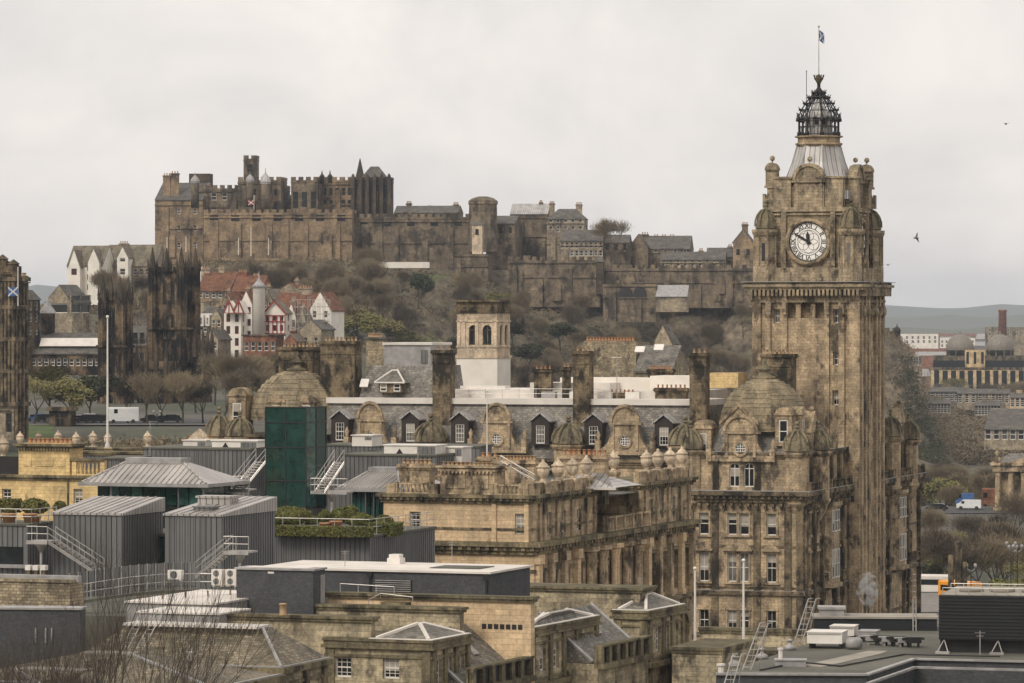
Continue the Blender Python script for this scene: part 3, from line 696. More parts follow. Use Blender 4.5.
# corner turrets
turret(H, H.fx(688.5), .7, zc-.5, H.z(450, XL, 0), 1.45, H.z(421, XL)-H.z(450, XL), 'hotel')
turret(H, -.9, .9, zc-.5, hz(452), 1.45, hz(421)-hz(452), 'hotel')
for px in (820, 892, 909.5):
    y = H.sy(px, .2); zt = H.z(451 if px < 850 else (437 if px < 900 else 440), 0, y)
    turret(H, .0, y, zc-.4, zt, 1.35, 3.4, 'hotel')
for k, y in enumerate([3., 9.5, 15.5, 34.5, 42.]):      # ball finials along the side attic
    f_ = MB(); f_.box(-.5, .1, y-.3, y+.3, za-.3, za+.9); f_.lathe([(.3, za+.9), (.12, za+1.1), (.32, za+1.4), (.3, za+1.7), (.05, za+2.1)], -.2, y, 8); H.part('finial', f_, M['cap'])
H.part('wall', wall, M['hotel'])
# mansard over the side wing and the corner dome
rf = MB(); rf.frus(rect(XL+.9, -.9, .9, L-1), za-.2, rect(XL+3.2, -3.2, 4, L-4), H.z(425)); H.part('mansard_roof', rf, M['slate_hotel'])
def dome(B, x0, x1, y0, y1, z0, z1, knob=True):
    """eight-sided banded cloister dome over a rectangle"""
    cx, cy = (x0+x1)/2, (y0+y1)/2; rx, ry = (x1-x0)/2, (y1-y0)/2; d = MB(); prev = None; n_ = 11
    def sec(k): 
        ch = .42; a, b2 = rx*k, ry*k; c_ = ch*min(a, b2)*1.35
        return [(cx-a+c_, cy-b2), (cx+a-c_, cy-b2), (cx+a, cy-b2+c_), (cx+a, cy+b2-c_), (cx+a-c_, cy+b2), (cx-a+c_, cy+b2), (cx-a, cy+b2-c_), (cx-a, cy-b2+c_)]
    for i in range(n_):
        t0, t1 = i/n_, (i+1)/n_; r0 = math.cos(t0*math.pi/2*.94); r1 = math.cos(t1*math.pi/2*.94)
        za_, zb_ = z0+(z1-z0)*math.sin(t0*math.pi/2*.94)/math.sin(math.pi/2*.94), z0+(z1-z0)*math.sin(t1*math.pi/2*.94)/math.sin(math.pi/2*.94)
        d.frus(sec(r0*1.015), za_, sec(r0*.5+r1*.5), zb_)
    o = B.part('dome', d, M['dome'])
    if knob:
        k = MB(); k.lathe([(1.2, z1-.2), (1.25, z1+.15), (.7, z1+.3), (.55, z1+.8), (.9, z1+.95), (.5, z1+1.2), (.2, z1+1.7), (.3, z1+1.9), (.02, z1+2.2)], cx, cy, 10); B.part('finial', k, M['cap'], o)
    return o
dx0, dx1 = H.fx(713, 2), H.fx(795, 2)
dome(H, dx0, dx1, 2, 2+(dx1-dx0), H.z(432, 0, 3), H.z(378, -5, 6))
def dormer_house(B, x, y, z, w_, h_, face='F'):
    d = MB(); d.T = Matrix.Translation((x, y, z))@Matrix.Rotation({'F': 0, 'S': math.pi/2}[face], 4, 'Z'); a = w_/2
    d.box(-a, a, 0, 2.4, 0, h_); d.box(-a-.15, a+.15, -.15, 2.4, h_, h_+.2); d.exty([(-a, h_+.2), (a, h_+.2)]+[(a*math.cos(math.pi*i/6), h_+.2+a*.75*math.sin(math.pi*i/6)) for i in range(1, 6)], -.05, 2.4)
    o = B.part('stone_dormer', d, M['hotel']); off = (0, -.045) if face == 'F' else (.045, 0)
    window(B, x+off[0], y+off[1], z+.4, w_*.5, h_*.72, face, 'sash', o)
dormer_house(H, H.fx(702, 1.2), 1.2, H.z(458, -12), 2.1, 3.2); dormer_house(H, H.fx(783.5, 1.2), 1.2, hz(446), 1.9, 3.4)
dormer_house(H, -1., 4.2, hz(446), 1.9, 3.4, 'S')
# pedimented stone dormer on the dome
pd = MB(); x = H.fx(740, 1.5); pd.box(x-1.5, x+1.5, 1.2, 4, hz(440), hz(424)); pd.exty([(x-2, hz(424)), (x+2, hz(424)), (x, hz(408))], 1.0, 4); pd.exty([(x-2.2, hz(425)), (x, hz(409)+.2), (x, hz(406)+.3), (x-2.2, hz(424)+.3)], .8, 1.2); pd.exty([(x+2.2, hz(425)), (x+2.2, hz(424)+.3), (x, hz(406)+.3), (x, hz(409)+.2)], .8, 1.2)
H.part('pediment', pd, M['hotel'])
# long front with mansard, dormers and scrolled gables
y1 = 1.; zm = H.z(458, (XL+XW)/2, y1); zt0 = H.z(403, XL, 3)
mw = MB(); lw = [(XW+(XL-XW)*(i+.5)/14, z, 1.1, 2.2, 'sash') for i in range(14) for z in (zm-5, zm-9.4, zm-14)]
facade(H, mw, 'F', y1, XW, XL, 0, zm, lw); mw.box(XW, XL, 20, 20.5, 0, zm); H.part('front_wall', mw, M['hotel'])
mt = MB(); cornice(mt, XW, XL, y1, 12, zm-.9, .9, .5, False); H.part('cornice', mt, M['hotel_dark'])
mr = MB(); mr.extx([(y1+.5, zm-.05), (y1+14, zm-.05), (y1+14, zt0-.3), (y1+3., zt0-.3)], XW-.5, XL+1); H.part('mansard_roof', mr, M['slate_hotel'])
mc = MB(); mc.box(XW-.5, XL+1, y1+2.6, y1+14.2, zt0-.3, zt0+.35); H.part('roof_edge', mc, M['whiteroof'])
for px in (340, 410.5, 460, 540.5, 593.5, 664):
    x = H.fx(px, y1+.4); zb2 = H.z(448-(600-px)*.016-2, x, y1); dormer(H, x, y1+.3, zb2, 2.1, H.z(420)-H.z(444), 'F', .95, 2.4, 1.05, 2.05)
for px, w2 in ((370, 2.9), (497, 3.2), (625, 3.2)):
    x = H.fx(px, y1-.2); zb2 = H.z(456-(690-px)*.016, x, y1); gable(H, x, y1-.2, zb2, w2, H.z(410)-H.z(456)+.2, .58, 'hotel')
for px in (430, 568, 685):
    x = H.fx(px, y1); zb2 = H.z(446-(690-px)*.012, x, y1)
    turret(H, x, y1+.2, zb2-2.6, zb2, 1.75, 3.3, 'hotel')
for px0, px1, pt, d_ in ((431, 454, 346, 0), (571.5, 593, 347, 0), (688, 709.5, 349, 0), (277, 317, 343, 3.5), (319, 358, 337, 1.5)):
    ya = y1+2.+d_; x0, x1 = H.fx(px0+1.5, ya), H.fx(px1-4, ya); zt = H.z(pt+4, x0, ya)
    chimney(H, x0, x1, ya, ya+(1.8 if x1-x0 < 3 else 2.6), zm-1, zt, 3 if x1-x0 < 3 else 9, 'hotel_dark', 'potbuff', .5, .15)
chimney(H, H.fx(762, 13.5), H.fx(791, 13.5), 13.5, 16., za, H.z(354, -4, 14), 7, 'hotel_dark', 'potbuff', .5, .16)
# left corner pavilion
lp = MB(); body(H, lp, XE, XW, 0, 14, 0, H.z(440, XE), [(H.fx(p), H.z(458, XE), 1.1, 2.2, 'arch') for p in (262, 298)])
H.part('pavilion_wall', lp, M['hotel'])
lt = MB(); cornice(lt, XE, XW, 0, 14, H.z(441, XE), .8, .6, False); H.part('cornice', lt, M['hotel_dark'])
d0, d1 = H.fx(241, 1), H.fx(322, 1); dome(H, d0, d1, 1, 1+(d1-d0), H.z(420, d0, 3), H.z(370, d0, 6))
turret(H, H.fx(240, .5), .5, H.z(455, XE), H.z(437, XE), 1.5, 3.0, 'hotel')
turret(H, H.fx(219, 2.), 2., H.z(455, XE), H.z(438, XE), 1.5, 3.6, 'hotel')
dormer_house(H, H.fx(237, 2.5), 2.5, H.z(434, XE), 2.1, 4.3); dormer_house(H, H.fx(306, 1.5), 1.5, H.z(425, XE), 2.0, 2.6); dormer_house(H, H.fx(276, 1.2), 1.2, H.z(425, XE), 2.0, 2.6)
# roofs behind the front
def rb(px0, px1, pt, pb, y, d_, mat, name, hp=0, nm=True):
    x0, x1 = H.fx(px0, y), H.fx(px1, y); m_ = MB(); z0, z1 = H.z(pb, x1, y), H.z(pt, x1, y)
    if hp: m_.frus(rect(x0, x1, y, y+d_), z0, rect(x0+hp*.3, x1-hp*.3, y+hp, y+d_-.1), z1)
    else: m_.box(x0, x1, y, y+d_, z0, z1)
    return H.part(name, m_, M[mat])
rb(358, 432, 366, 402, y1+4., 12, 'slate_hotel', 'slate_roof', 2.)
g_ = rb(384, 431, 345, 369, y1+7, 7, 'leadplain', 'roof_plant_room')
q = MB(); x0, x1 = H.fx(384, y1+7), H.fx(431, y1+7); q.box(x0-.15, x1+.15, y1+6.8, y1+14.1, H.z(345, x1, 8), H.z(342.5, x1, 8)); q.box(H.fx(372, 8.), x1, y1+6.7, y1+6.95, H.z(369, x1, 8), H.z(366, x1, 8)); H.part('roof_edge', q, M['whiteroof'])
q = MB(); q.box(H.fx(421, 7.9), H.fx(427, 7.9), 7.85, 8.05, H.z(363, x1, 8), H.z(350, x1, 8)); H.part('door', q, M['zinc'], g_)
q = MB(); xa, xb = H.fx(373, 3.6), H.fx(403, 3.6); zl, zh = H.z(393, xb, 4), H.z(383, xb, 4); q.box(xa+.4, xb-.4, 4.4, 8, zl, zh); o = H.part('dormer', q, M['hotel_dark'])
window(H, xa+1.0, 4.34, zl+.15, .8, .9, 'F', 'sash', o); window(H, xb-1.0, 4.34, zl+.15, .8, .9, 'F', 'sash', o)
q = MB(); q.frus(rect(xa, xb, 4.1, 8.4), zh, rect(xa+1.5, xb-1.5, 6, 6.6), H.z(371, xb, 4)); H.part('dormer_roof', q, M['slate'], o)
q = MB()
for a_, b_ in (((xa, 4.1, zh+.05), (xa+1.5, 6, H.z(371, xb, 4)+.05)), ((xb, 4.1, zh+.05), (xb-1.5, 6, H.z(371, xb, 4)+.05)), ((xa+1.5, 6, H.z(371, xb, 4)+.05), (xb-1.5, 6, H.z(371, xb, 4)+.05)), ((xa, 4.1, zh+.02), (xb, 4.1, zh+.02))): q.tube(a_, b_, .11, 5)
H.part('ridge_lead', q, M['whiteroof'], o)
q = MB(); q.T = Matrix.Translation((H.fx(363.5, 4.9), 4.95, H.z(387, XW, 5)))@Matrix.Rotation(R(-35), 4, 'X'); q.box(-.5, .5, -.1, .02, 0, 1.1); H.part('skylight', q, M['white'])
# white roof terrace with plant behind the mansard
wr = []
for px0, px1, pt, pb, y, d_, mt_ in ((428, 690, 391, 405, 9, 16, 'whiteroof'), (530, 610, 383, 393, 10, 6, 'whiteroof'), (560, 650, 378, 394, 14, 5, 'render'), (650, 690, 376, 394, 12, 6, 'render'), (460, 505, 386, 394, 12, 2, 'white')):
    rb(px0, px1, pt, pb, y, d_, mt_, 'roof_terrace')
rb(708, 738, 373, 388, 12, 4, 'yellow', 'roof_housing')
for px0, px1, y, pt, k in ((609, 634, 8, 393, 6), (534, 551, 8.5, 369, 4), (562, 569, 8.5, 367, 2), (655, 686, 8, 388, 7), (648, 672, 18, 369, 9)):
    x0, x1 = H.fx(px0, y), H.fx(px1, y); chimney(H, x0, x1, y, y+.8, zt0-1, H.z(pt, x1, y), k, 'hotel_dark', 'pot', .4, .12, base=False)
railing(H, [(H.fx(452, 5.), 5., zt0+.35), (H.fx(604, 5.), 5., zt0+.35)], 1.1, 2., 'steel', .03)
for px in (478, 548, 604, 632, 576):
    q = MB(); x = H.fx(px, 7); q.box(x-.8, x+.8, 7, 8, zt0+.35, zt0+1.1); q.box(x-.55, x+.55, 6.97, 7, zt0+.45, zt0+.95); H.part('air_handler', q, M['white' if px != 548 else 'leadplain'])
q = MB(); q.tube((H.fx(617, 7), 7, zt0), (H.fx(617, 7), 7, zt0+5.4), .05); q.tube((H.fx(617, 7)-.5, 7, zt0+5), (H.fx(617, 7)+.5, 7, zt0+5), .03); H.part('aerial', q, M['steel'])

# ------------------------------------------------------------------ clock tower
T = Bld('clock_tower', 'tall brown sandstone clock tower with openwork iron crown and black numerals', 'tower', 858.5, 469.5, 18, 60)
W = -T.fx(754); D = W; t = MB(); tr = MB()
def tz(py): return T.z(py, -W/2, 0)
z_c = tz(285)
fws = []
for px, a, b_ in ((776.7, 309, 323), (836.5, 309, 323), (836.2, 352, 365), (835.6, 390, 405), (776.7, 352, 365)): fws.append((T.fx(px), tz(b_), .75, tz(a)-tz(b_), 'bar'))
for px in (791, 805.5, 820): fws.append((T.fx(px), tz(318), 1.15, tz(300)-tz(318), 'niche'))
body(T, t, -W, 0, 0, D, 0, z_c, fws, [(D*.5, tz(323), .9, 1.7, 'bar'), (D*.5, tz(405), .9, 1.7, 'bar'), (D*.5, tz(365), .9, 1.7, 'bar')], rec=.55)
for px, w_ in ((757, .5), (768.5, .3), (785, .3), (827, .3), (842, .35), (855, .6)):
    x = T.fx(px); t.box(x-w_, x+w_, -.28, .1, 0, z_c-1.2)
for y in (.7, 2.6, 4.3, D-4.3, D-2.6, D-.7): t.box(-.1, .35, y-.4, y+.4, 0, z_c-1.2)
T.part('wall', t, M['hotel'])
# corbels, cornice
for i in range(26):
    x = -W-.1+(W+.2)*i/25; tr.box(x-.14, x+.14, -1.0, .1, z_c-1.25, z_c-.55)
    y = -.1+(D+.2)*i/25; tr.box(-.1, 1.0, y-.14, y+.14, z_c-1.25, z_c-.55)
for zz, p, h in ((z_c-2.0, .3, .3), (z_c-.55, .9, .3), (z_c-.24, 1.15, .3), (z_c+.07, .9, .25)): band(tr, -W, 0, 0, D, zz, zz+h, p)
band(tr, -W, 0, 0, D, tz(327), tz(325), .12) if False else None
for px in (778, 836):     # brackets under the cornice
    for dx in (-.9, .9):
        x = T.fx(px)+dx; tr.box(x-.2, x+.2, -.7, 0, z_c-3.4, z_c-2.)
for y in (1., 3, 5, 7, 9, 11): tr.ball((.4, y, z_c-3.), .42, 6, 1.6)
T.part('cornice', tr, M['hotel_grey'])
lc = MB(); band(lc, -W, 0, 0, D, z_c+.33, z_c+.40, 1.3); T.part('lead_capping', lc, M['leadplain'])
for s_ in (-1, 1):
    g2 = MB(); xx = -W-1.45 if s_ < 0 else 1.45; g2.tube((xx, 0, z_c+.2), (xx+s_*.9, 0, z_c+.15), .09); g2.ball((xx+s_*1.0, 0, z_c+.2), .22, 6); T.part('gargoyle', g2, M['hotel_dark'])
# clock stage
cs = MB(); z0, z1 = z_c+.3, tz(207); i_ = 1.35
body(T, cs, -W+i_, -i_, i_, D-i_, z0, z1)
band(cs, -W+i_, -i_, i_, D-i_, z0, z0+1.7, .9); band(cs, -W+i_, -i_, i_, D-i_, z1-.5, z1, .35); band(cs, -W+i_, -i_, i_, D-i_, z1-.9, z1-.7, .25)
cxw = -W/2; ccz = tz(241.5); cr_ = 19.2*T.m()
for s_ in (-1, 1):
    cs.box(cxw+s_*2.9-.28, cxw+s_*2.9+.28, i_-.4, i_+.1, z0+1.7, z1-.5); cs.box(-i_-.1, -i_+.4, D/2+s_*2.9-.28, D/2+s_*2.9+.28, z0+1.7, z1-.5)
T.part('clock_stage', cs, M['hotel_grey'])
def clock(loc, rz):
    f = MB(); k = 40; r = cr_
    def ring(mb, r0, r1, ya, yb, a0=0, a1=2*math.pi, nn_=40):
        for i in range(nn_):
            a, b_ = a0+(a1-a0)*i/nn_, a0+(a1-a0)*(i+1)/nn_
            g = lambda q, rr: (rr*math.sin(q), rr*math.cos(q))
            mb.exty([g(b_, r1), g(a, r1), g(a, r0), g(b_, r0)], ya, yb)
    st_ = MB(); ring(st_, r*1.04, r*1.24, -.45, .05); ring(st_, r*1.1, r*1.18, -.55, -.4)
    o = T.part('clock_face', f.exty([(r*math.sin(-2*math.pi*i/k), r*math.cos(-2*math.pi*i/k)) for i in range(k)], -.2, 0), M['clockwhite'])
    o.location = loc; o.rotation_euler = (0, 0, rz)
    T.part('stone_surround', st_, M['hotel'], o)
    b_ = MB(); ring(b_, r*.98, r*1.05, -.27, -.15); T.part('bezel', b_, M['iron'], o); b_ = MB(); ring(b_, r*.70, r*.725, -.23, -.2); ring(b_, r*.60, r*.615, -.23, -.2)
    for i in range(60):
        a = 2*math.pi*i/60; rr = r*.93; b_.exty([(rr*math.sin(a)-.025, rr*math.cos(a)-.04), (rr*math.sin(a)+.025, rr*math.cos(a)-.04), (rr*math.sin(a)+.025, rr*math.cos(a)+.04), (rr*math.sin(a)-.025, rr*math.cos(a)+.04)], -.228, -.2)
    for i in range(6):       # tracery in the centre of the dial
        a = math.pi*i/3; c_ = (r*.3*math.sin(a), r*.3*math.cos(a))
        for j in range(10):
            q0, q1 = 2*math.pi*j/10, 2*math.pi*(j+1)/10; g = lambda q, rr: (c_[0]+rr*math.sin(q), c_[1]+rr*math.cos(q))
            b_.exty([g(q1, r*.3), g(q0, r*.3), g(q0, r*.285), g(q1, r*.285)], -.224, -.2)
    T.part('dial_frame', b_, M['iron'], o)
    for i, num in enumerate(['XII', 'I', 'II', 'III', 'IIII', 'V', 'VI', 'VII', 'VIII', 'IX', 'X', 'XI']):
        cu = bpy.data.curves.new('n', 'FONT'); cu.body = num; cu.size = r*.33; cu.align_x = 'CENTER'; cu.align_y = 'CENTER'; cu.extrude = .015; cu.offset = .008
        to = bpy.data.objects.new('numeral', cu); C.objects.link(to); bpy.context.view_layer.update()
        me = bpy.data.meshes.new_from_object(to); bpy.data.objects.remove(to)
        me.materials.clear(); me.materials.append(M['iron'])
        q = bpy.data.objects.new('numeral', me); C.objects.link(q); q.parent = o; a = 2*math.pi*i/12
        q.location = (r*.825*math.sin(a), -.225, r*.825*math.cos(a))
        q.matrix_local = Matrix.Translation(q.location)@Matrix.Rotation(a, 4, 'Y')@Matrix.Rotation(math.pi/2, 4, 'X')
    for nm, a, ln, wd in (('hour_hand', R(355), r*.55, .17), ('minute_hand', R(300), r*.88, .11)):
        h = MB(); h.T = Matrix.Rotation(a, 4, 'Y'); h.exty([(-wd, -r*.15), (wd, -r*.15), (wd*1.3, ln*.6), (0, ln), (-wd*1.3, ln*.6)], -.32, -.27); h.ball((0, -.3, 0), .12, 8)
        T.part(nm, h, M['iron'], o)
clock((cxw, i_, ccz), 0); clock((-i_, D/2, ccz), math.pi/2)
# octagonal bartizans
for cx, cy in ((-W+1.15, 1.1), (-1.15, 1.1), (-1.15, D-1.1), (-W+1.15, D-1.1)):
    mb = MB(); zt = tz(229)
    mb.lathe([(1.5, z0), (1.5, z0+1.9), (1.32, z0+2.), (1.32, zt-.8), (1.5, zt-.7), (1.65, zt-.35), (1.65, zt)], cx, cy, 8, R(22.5), smooth=False)
    for i in range(8):
        a = math.pi/4*i+R(22.5); mb.tube((cx+1.36*math.cos(a), cy+1.36*math.sin(a), z0+2), (cx+1.36*math.cos(a), cy+1.36*math.sin(a), zt-.7), .13, 6)
    o = T.part('turret', mb, M['hotel_grey'])
    sl = MB(); sl.box(cx-.2, cx+.2, cy-1.26, cy-1.2, z0+2.5, zt-1.6); sl.box(cx+1.2, cx+1.26, cy-.2, cy+.2, z0+2.5, zt-1.6); T.part('slit_window', sl, M['pane'], o)
    c_ = MB(); crowncap(c_, cx, cy, zt+.01, 1.12, tz(199)-tz(229)); T.part('turret_cap', c_, M['cap'], o)
# attic with pediment and pinnacles
at = MB(); za_ = tz(182); body(T, at, -W+2.2, -2.2, 2.2, D-2.2, z1, za_+.1)
for (cx, cy, rz) in ((cxw, 1.7, 0), (-1.7, D/2, math.pi/2)):
    at.T = Matrix.Translation((cx, cy, 0))@Matrix.Rotation(rz, 4, 'Z')
    at.box(-1.8, 1.8, -.3, .6, z1, za_); at.box(-2.1, 2.1, -.55, .6, za_, za_+.35)
    at.exty([(-1.85, za_+.35), (1.85, za_+.35)]+[(1.85*math.cos(math.pi*i/12), za_+.35+1.75*math.sin(math.pi*i/12)) for i in range(1, 12)], -.35, .6)
    for i in range(12):
        f = lambda a, k: (1.85*k*math.cos(a), za_+.35+1.75*k*math.sin(a)); a0, a1 = math.pi*i/12, math.pi*(i+1)/12
        at.exty([f(a0, 1.06), f(a1, 1.06), f(a1, .86), f(a0, .86)], -.55, .3)
    at.ball((0, .1, za_+2.7), .3, 8)
    for s_ in (-1, 1):
        at.exty([(s_*1.85, z1), (s_*4.3, z1), (s_*3.6, z1+.5), (s_*2.6, z1+1.5), (s_*2.0, za_-.5), (s_*1.85, za_-.3)][::s_], -.2, .3)
        at.box(s_*1.45-.15, s_*1.45+.15, -.4, -.3, z1, za_)
at.T = None
T.part('attic', at, M['hotel_grey'])
for cx, cy in ((-W+3.1, 1.6), (-3.1, 1.6), (-1.7, 3.4), (-1.7, D-3.4)):
    b_ = MB(); band(b_, cx-1.0, cx+1.0, cy-.6, cy+.6, z1, tz(178), 0); band(b_, cx-1.0, cx+1.0, cy-.6, cy+.6, tz(178), tz(176), .15); T.part('stone_block', b_, M['hotel_grey'])
for cx, cy in ((-W+1.7, 1.9), (-1.5, D-1.7)):
    p = MB(); zt = tz(187); zz = tz(166)
    p.frus(rect(cx-1.0, cx+1.0, cy-.7, cy+.7), z1, rect(cx-.5, cx+.5, cy-.45, cy+.45), zt-.6); p.box(cx-.5, cx+.5, cy-.45, cy+.45, zt-.6, zt)
    p.box(cx-.8, cx+.8, cy-.65, cy+.65, zt, zt+.25); p.box(cx-.68, cx+.68, cy-.55, cy+.55, zt+.25, zz-.4)
    p.exty([(cx-.75, zz-.4), (cx+.75, zz-.4)]+[(cx+.75*math.cos(math.pi*i/8), zz-.4+.9*math.sin(math.pi*i/8)) for i in range(1, 8)], cy-.75, cy+.75)
    p.tube((cx, cy, zz+.4), (cx, cy, zz+.8), .1); p.ball((cx, cy, zz+1.), .32, 8); p.box(cx-1.1, cx-.8, cy-.3, cy+.3, z1, z1+1.6); p.box(cx+.8, cx+1.1, cy-.3, cy+.3, z1, z1+1.6)
    T.part('pinnacle', p, M['hotel_grey'])
# flared lead roof
lx, ly = cxw, D/2; lr = MB(); zt = tz(146); zb_ = tz(192)
def tzc(py): return T.z(py, cxw, ly)
zt, zb_ = tzc(146), tzc(190)
lr.lathe([(5.0, zb_-.5), (4.4, zb_+(zt-zb_)*.1), (3.7, zb_+(zt-zb_)*.32), (3.1, zb_+(zt-zb_)*.62), (2.55, zt)], lx, ly, 8, R(22.5), smooth=False); lr.box(-W+1.6, -1.6, 1.6, D-1.6, zb_-1.2, zb_-.2)
T.part('lead_roof', lr, M['lead'])
sl = MB()
for i in range(8):
    a = R(22.5)+math.pi/4*i; pts = [(lx+r*math.cos(a), ly+r*math.sin(a), z+.02) for r, z in ((5.0, zb_-.5), (4.4, zb_+(zt-zb_)*.1), (3.7, zb_+(zt-zb_)*.32), (3.1, zb_+(zt-zb_)*.62), (2.55, zt))]
    sl.path(pts, .09, 6)
T.part('roof_ridges', sl, M['leadplain'])
cp = MB(); cp.lathe([(2.5, zt-.1), (2.75, zt+.15), (2.75, zt+.3), (2.45, zt+.4), (2.45, zt+.9), (2.8, zt+1.), (2.8, zt+1.15)], lx, ly, 16, R(11), smooth=False); T.part('lantern_platform', cp, M['hotel'])
ln = MB(); zp = zt+1.15; zk = tzc(77)
for i in range(8):
    a = R(22.5)+math.pi/4*i; ca, sa = math.cos(a), math.sin(a); g = lambda r, z: (lx+r*ca, ly+r*sa, z)
    HP = tzc(121)-zp
    ln.tube(g(2.3, zp), g(2.3, zp+HP), .15, 6); ln.lathe([(.26, zp), (.26, zp+.4), (.18, zp+.5)], lx+2.3*ca, ly+2.3*sa, 8)
    ln.lathe([(.2, zp+HP-.1), (.3, zp+HP), (.26, zp+HP+.25), (.05, zp+HP+.9)], lx+2.42*ca, ly+2.42*sa, 8)
    zz0 = zp+HP; hh = tzc(89)-zz0; arc = [(2.3, 0), (2.32, .14), (2.1, .32), (1.62, .52), (1.12, .70), (.62, .85), (.22, 1.)]
    pts = [g(r, zz0+h*hh) for r, h in arc]; ln.path(pts, .085, 6)
    for q in pts[1:-1]: ln.ball((q[0]+.12*ca, q[1]+.12*sa, q[2]+.12), .17, 6); ln.tube(q, (q[0]+.3*ca, q[1]+.3*sa, q[2]+.45), .05, 4)
    pts2 = [g(r*.84, zz0-.25+h*hh*.93) for r, h in arc]; ln.path(pts2, .06, 5)
    for q, q2 in zip(pts, pts2): ln.tube(q, q2, .05, 4)
    a2 = a+math.pi/4; g2 = lambda r, z: (lx+r*math.cos(a2), ly+r*math.sin(a2), z)
    for zz, rr in ((zp+.2, 2.28), (zp+1.1, 2.28), (zz0, 2.28), (zz0+hh*.32, 2.08), (zz0+hh*.55, 1.55), (zz0+hh*.75, .98)): ln.tube(g(rr, zz), g2(rr, zz), .06, 5)
    for q in range(1, 4):
        u = q/4; pA = Vector(g(2.28, zp)).lerp(Vector(g2(2.28, zp)), u); ln.tube(pA, pA+Vector((0, 0, 1.1)), .04, 4)
    m_ = Vector(g(2.2, zz0+.3)).lerp(Vector(g2(2.2, zz0+.3)), .5); ln.ball(m_, .2, 6); ln.tube(m_, m_+Vector((0, 0, .7)), .06, 4)
T.part('openwork_crown', ln, M['iron'])
ik = MB(); zq = tzc(100)
for i in range(8):
    a = math.pi/4*i+R(22.5); ik.tube((lx+1.45*math.cos(a), ly+1.45*math.sin(a), zp), (lx+1.45*math.cos(a), ly+1.45*math.sin(a), tzc(116)), .2, 6)
ik.lathe([(1.5, zp), (1.5, zp+.9), (1.2, zp+.95)], lx, ly, 8, R(22.5), smooth=False); ik.lathe([(1.1, zp+.9), (1.1, tzc(117))], lx, ly, 8, R(22.5), smooth=False)
ik.lathe([(1.5, tzc(119)), (1.8, tzc(118)), (1.8, tzc(116)), (1.55, tzc(115)), (.95, tzc(110)), (.5, tzc(105)), (.35, zq)], lx, ly, 8, R(22.5), smooth=False)
T.part('lantern', ik, M['lead'])
lw_ = MB()
for i in range(8):
    a = math.pi/4*i+R(0); lw_.T = Matrix.Translation((lx, ly, 0))@Matrix.Rotation(a, 4, 'Z'); lw_.box(1.02, 1.08, -.25, .25, zp+1.3, tzc(119))
lw_.T = None; T.part('lantern_lights', lw_, M['iron'])
fn_ = MB(); fn_.lathe([(.3, zk-2.6), (.18, zk-1.9), (.4, zk-1.6), (.2, zk-1.2), (.2, zk-.8), (.45, zk-.35), (.5, zk-.15), (.3, zk+.0), (.15, zk+.3)], lx, ly, 8)
for i in range(8): a = math.pi/4*i; fn_.tube((lx+.45*math.cos(a), ly+.45*math.sin(a), zk-.3), (lx+.62*math.cos(a), ly+.62*math.sin(a), zk+.25), .07, 4)
T.part('crown_finial', fn_, M['hotel_dark'])
fp = MB(); fp.tube((lx, ly, zk+.2), (lx, ly, tzc(27)), .07, 6, .045); fp.ball((lx, ly, tzc(26.5)), .14, 6); T.part('flagpole', fp, M['steel'])
ar = MB(); ax = T.fx(806.5, ly); ar.tube((ax, ly, tzc(110)), (ax, ly, tzc(71)), .04, 5); ar.ball((ax, ly, tzc(71)), .08, 5); ar.tube((ax, ly, tzc(120)), (lx, ly, tzc(120)), .04, 4); T.part('lightning_rod', ar, M['iron'])
def flag(name, loc, w_, h_, rz, label, limp=.3, blue=True, parent=None, mat=None):
    f = MB(); nx_, nz_ = 14, 10; wq = w_*limp
    def P(u, v):
        x = u*wq; y = .18*math.sin(u*9+v*2)*(1-limp*.6)*w_*.4; z = -v*h_-u*w_*(1-limp)*.35; return (x, y, z)
    for j in range(nz_):
        for i in range(nx_):
            u0, u1, v0, v1 = i/nx_, (i+1)/nx_, j/nz_, (j+1)/nz_; um, vm = (u0+u1)/2, (v0+v1)/2
            cross = abs(um-vm) < .08 or abs(um+vm-1) < .08
            a = [P(u0, v0), P(u0, v1), P(u1, v1), P(u1, v0)]; b2 = [(p[0], p[1]+.02, p[2]) for p in a]
            f.add(a+b2, [(0, 1, 2, 3), (7, 6, 5, 4)], mi=1 if cross else 0)
    o = f.build(name, [M[mat or 'blue'], M['white']], parent); o.location = loc; o.rotation_euler = (0, 0, rz)
    if label: tag(o, label, 'flag')
    return o
fo = flag('flag', (T.Ox+lx*T.c+ly*T.s, T.Oy-lx*T.s+ly*T.c, 60+tzc(29.5)), 2.0, 1.25, 0, 'limp blue and white flag at the very top of the clock tower', .32)
# ------------------------------------------------------------------ long classical office building with columns and urns
G = Bld('classical_office_building', 'long buff stone classical building with giant side columns, balustrades and pale stone urns', 'office building', 534.5, 345, 20.5, 58)
GL = G.sy(692); GW = G.fx(383); g549 = G.z(549); g501 = G.z(501.5); yA1 = G.sy(596, -.6); yB0 = G.sy(639, -.6); yB1 = G.sy(690, -.6)
gw = MB(); gs = MB(); gt = MB()
# lower storey
lws = [(1.6+i*(GL-3)/12, g549-5.6, 1.25, 3.9, 'archdark' if 3 < i < 8 else 'dark', 'hotel_dark') for i in range(13)]
facade(G, gs, 'S', 0, 0, GL, 0, g549, lws+[(u, g549-11, 1.3, 3.2, 'dark', 'hotel_dark') for u, *_ in lws], .5)
facade(G, gw, 'F', 0, GW, 0, 0, g549, [(x, g549-4.4, 1.1, 2., 'six') for x in (-3, -6.3)])
gs.box(GW, -.02, GL-.3, GL, 0, g549)
for x in (-2., -4, -6, -8): pass
xa1 = G.fx(536, .5)
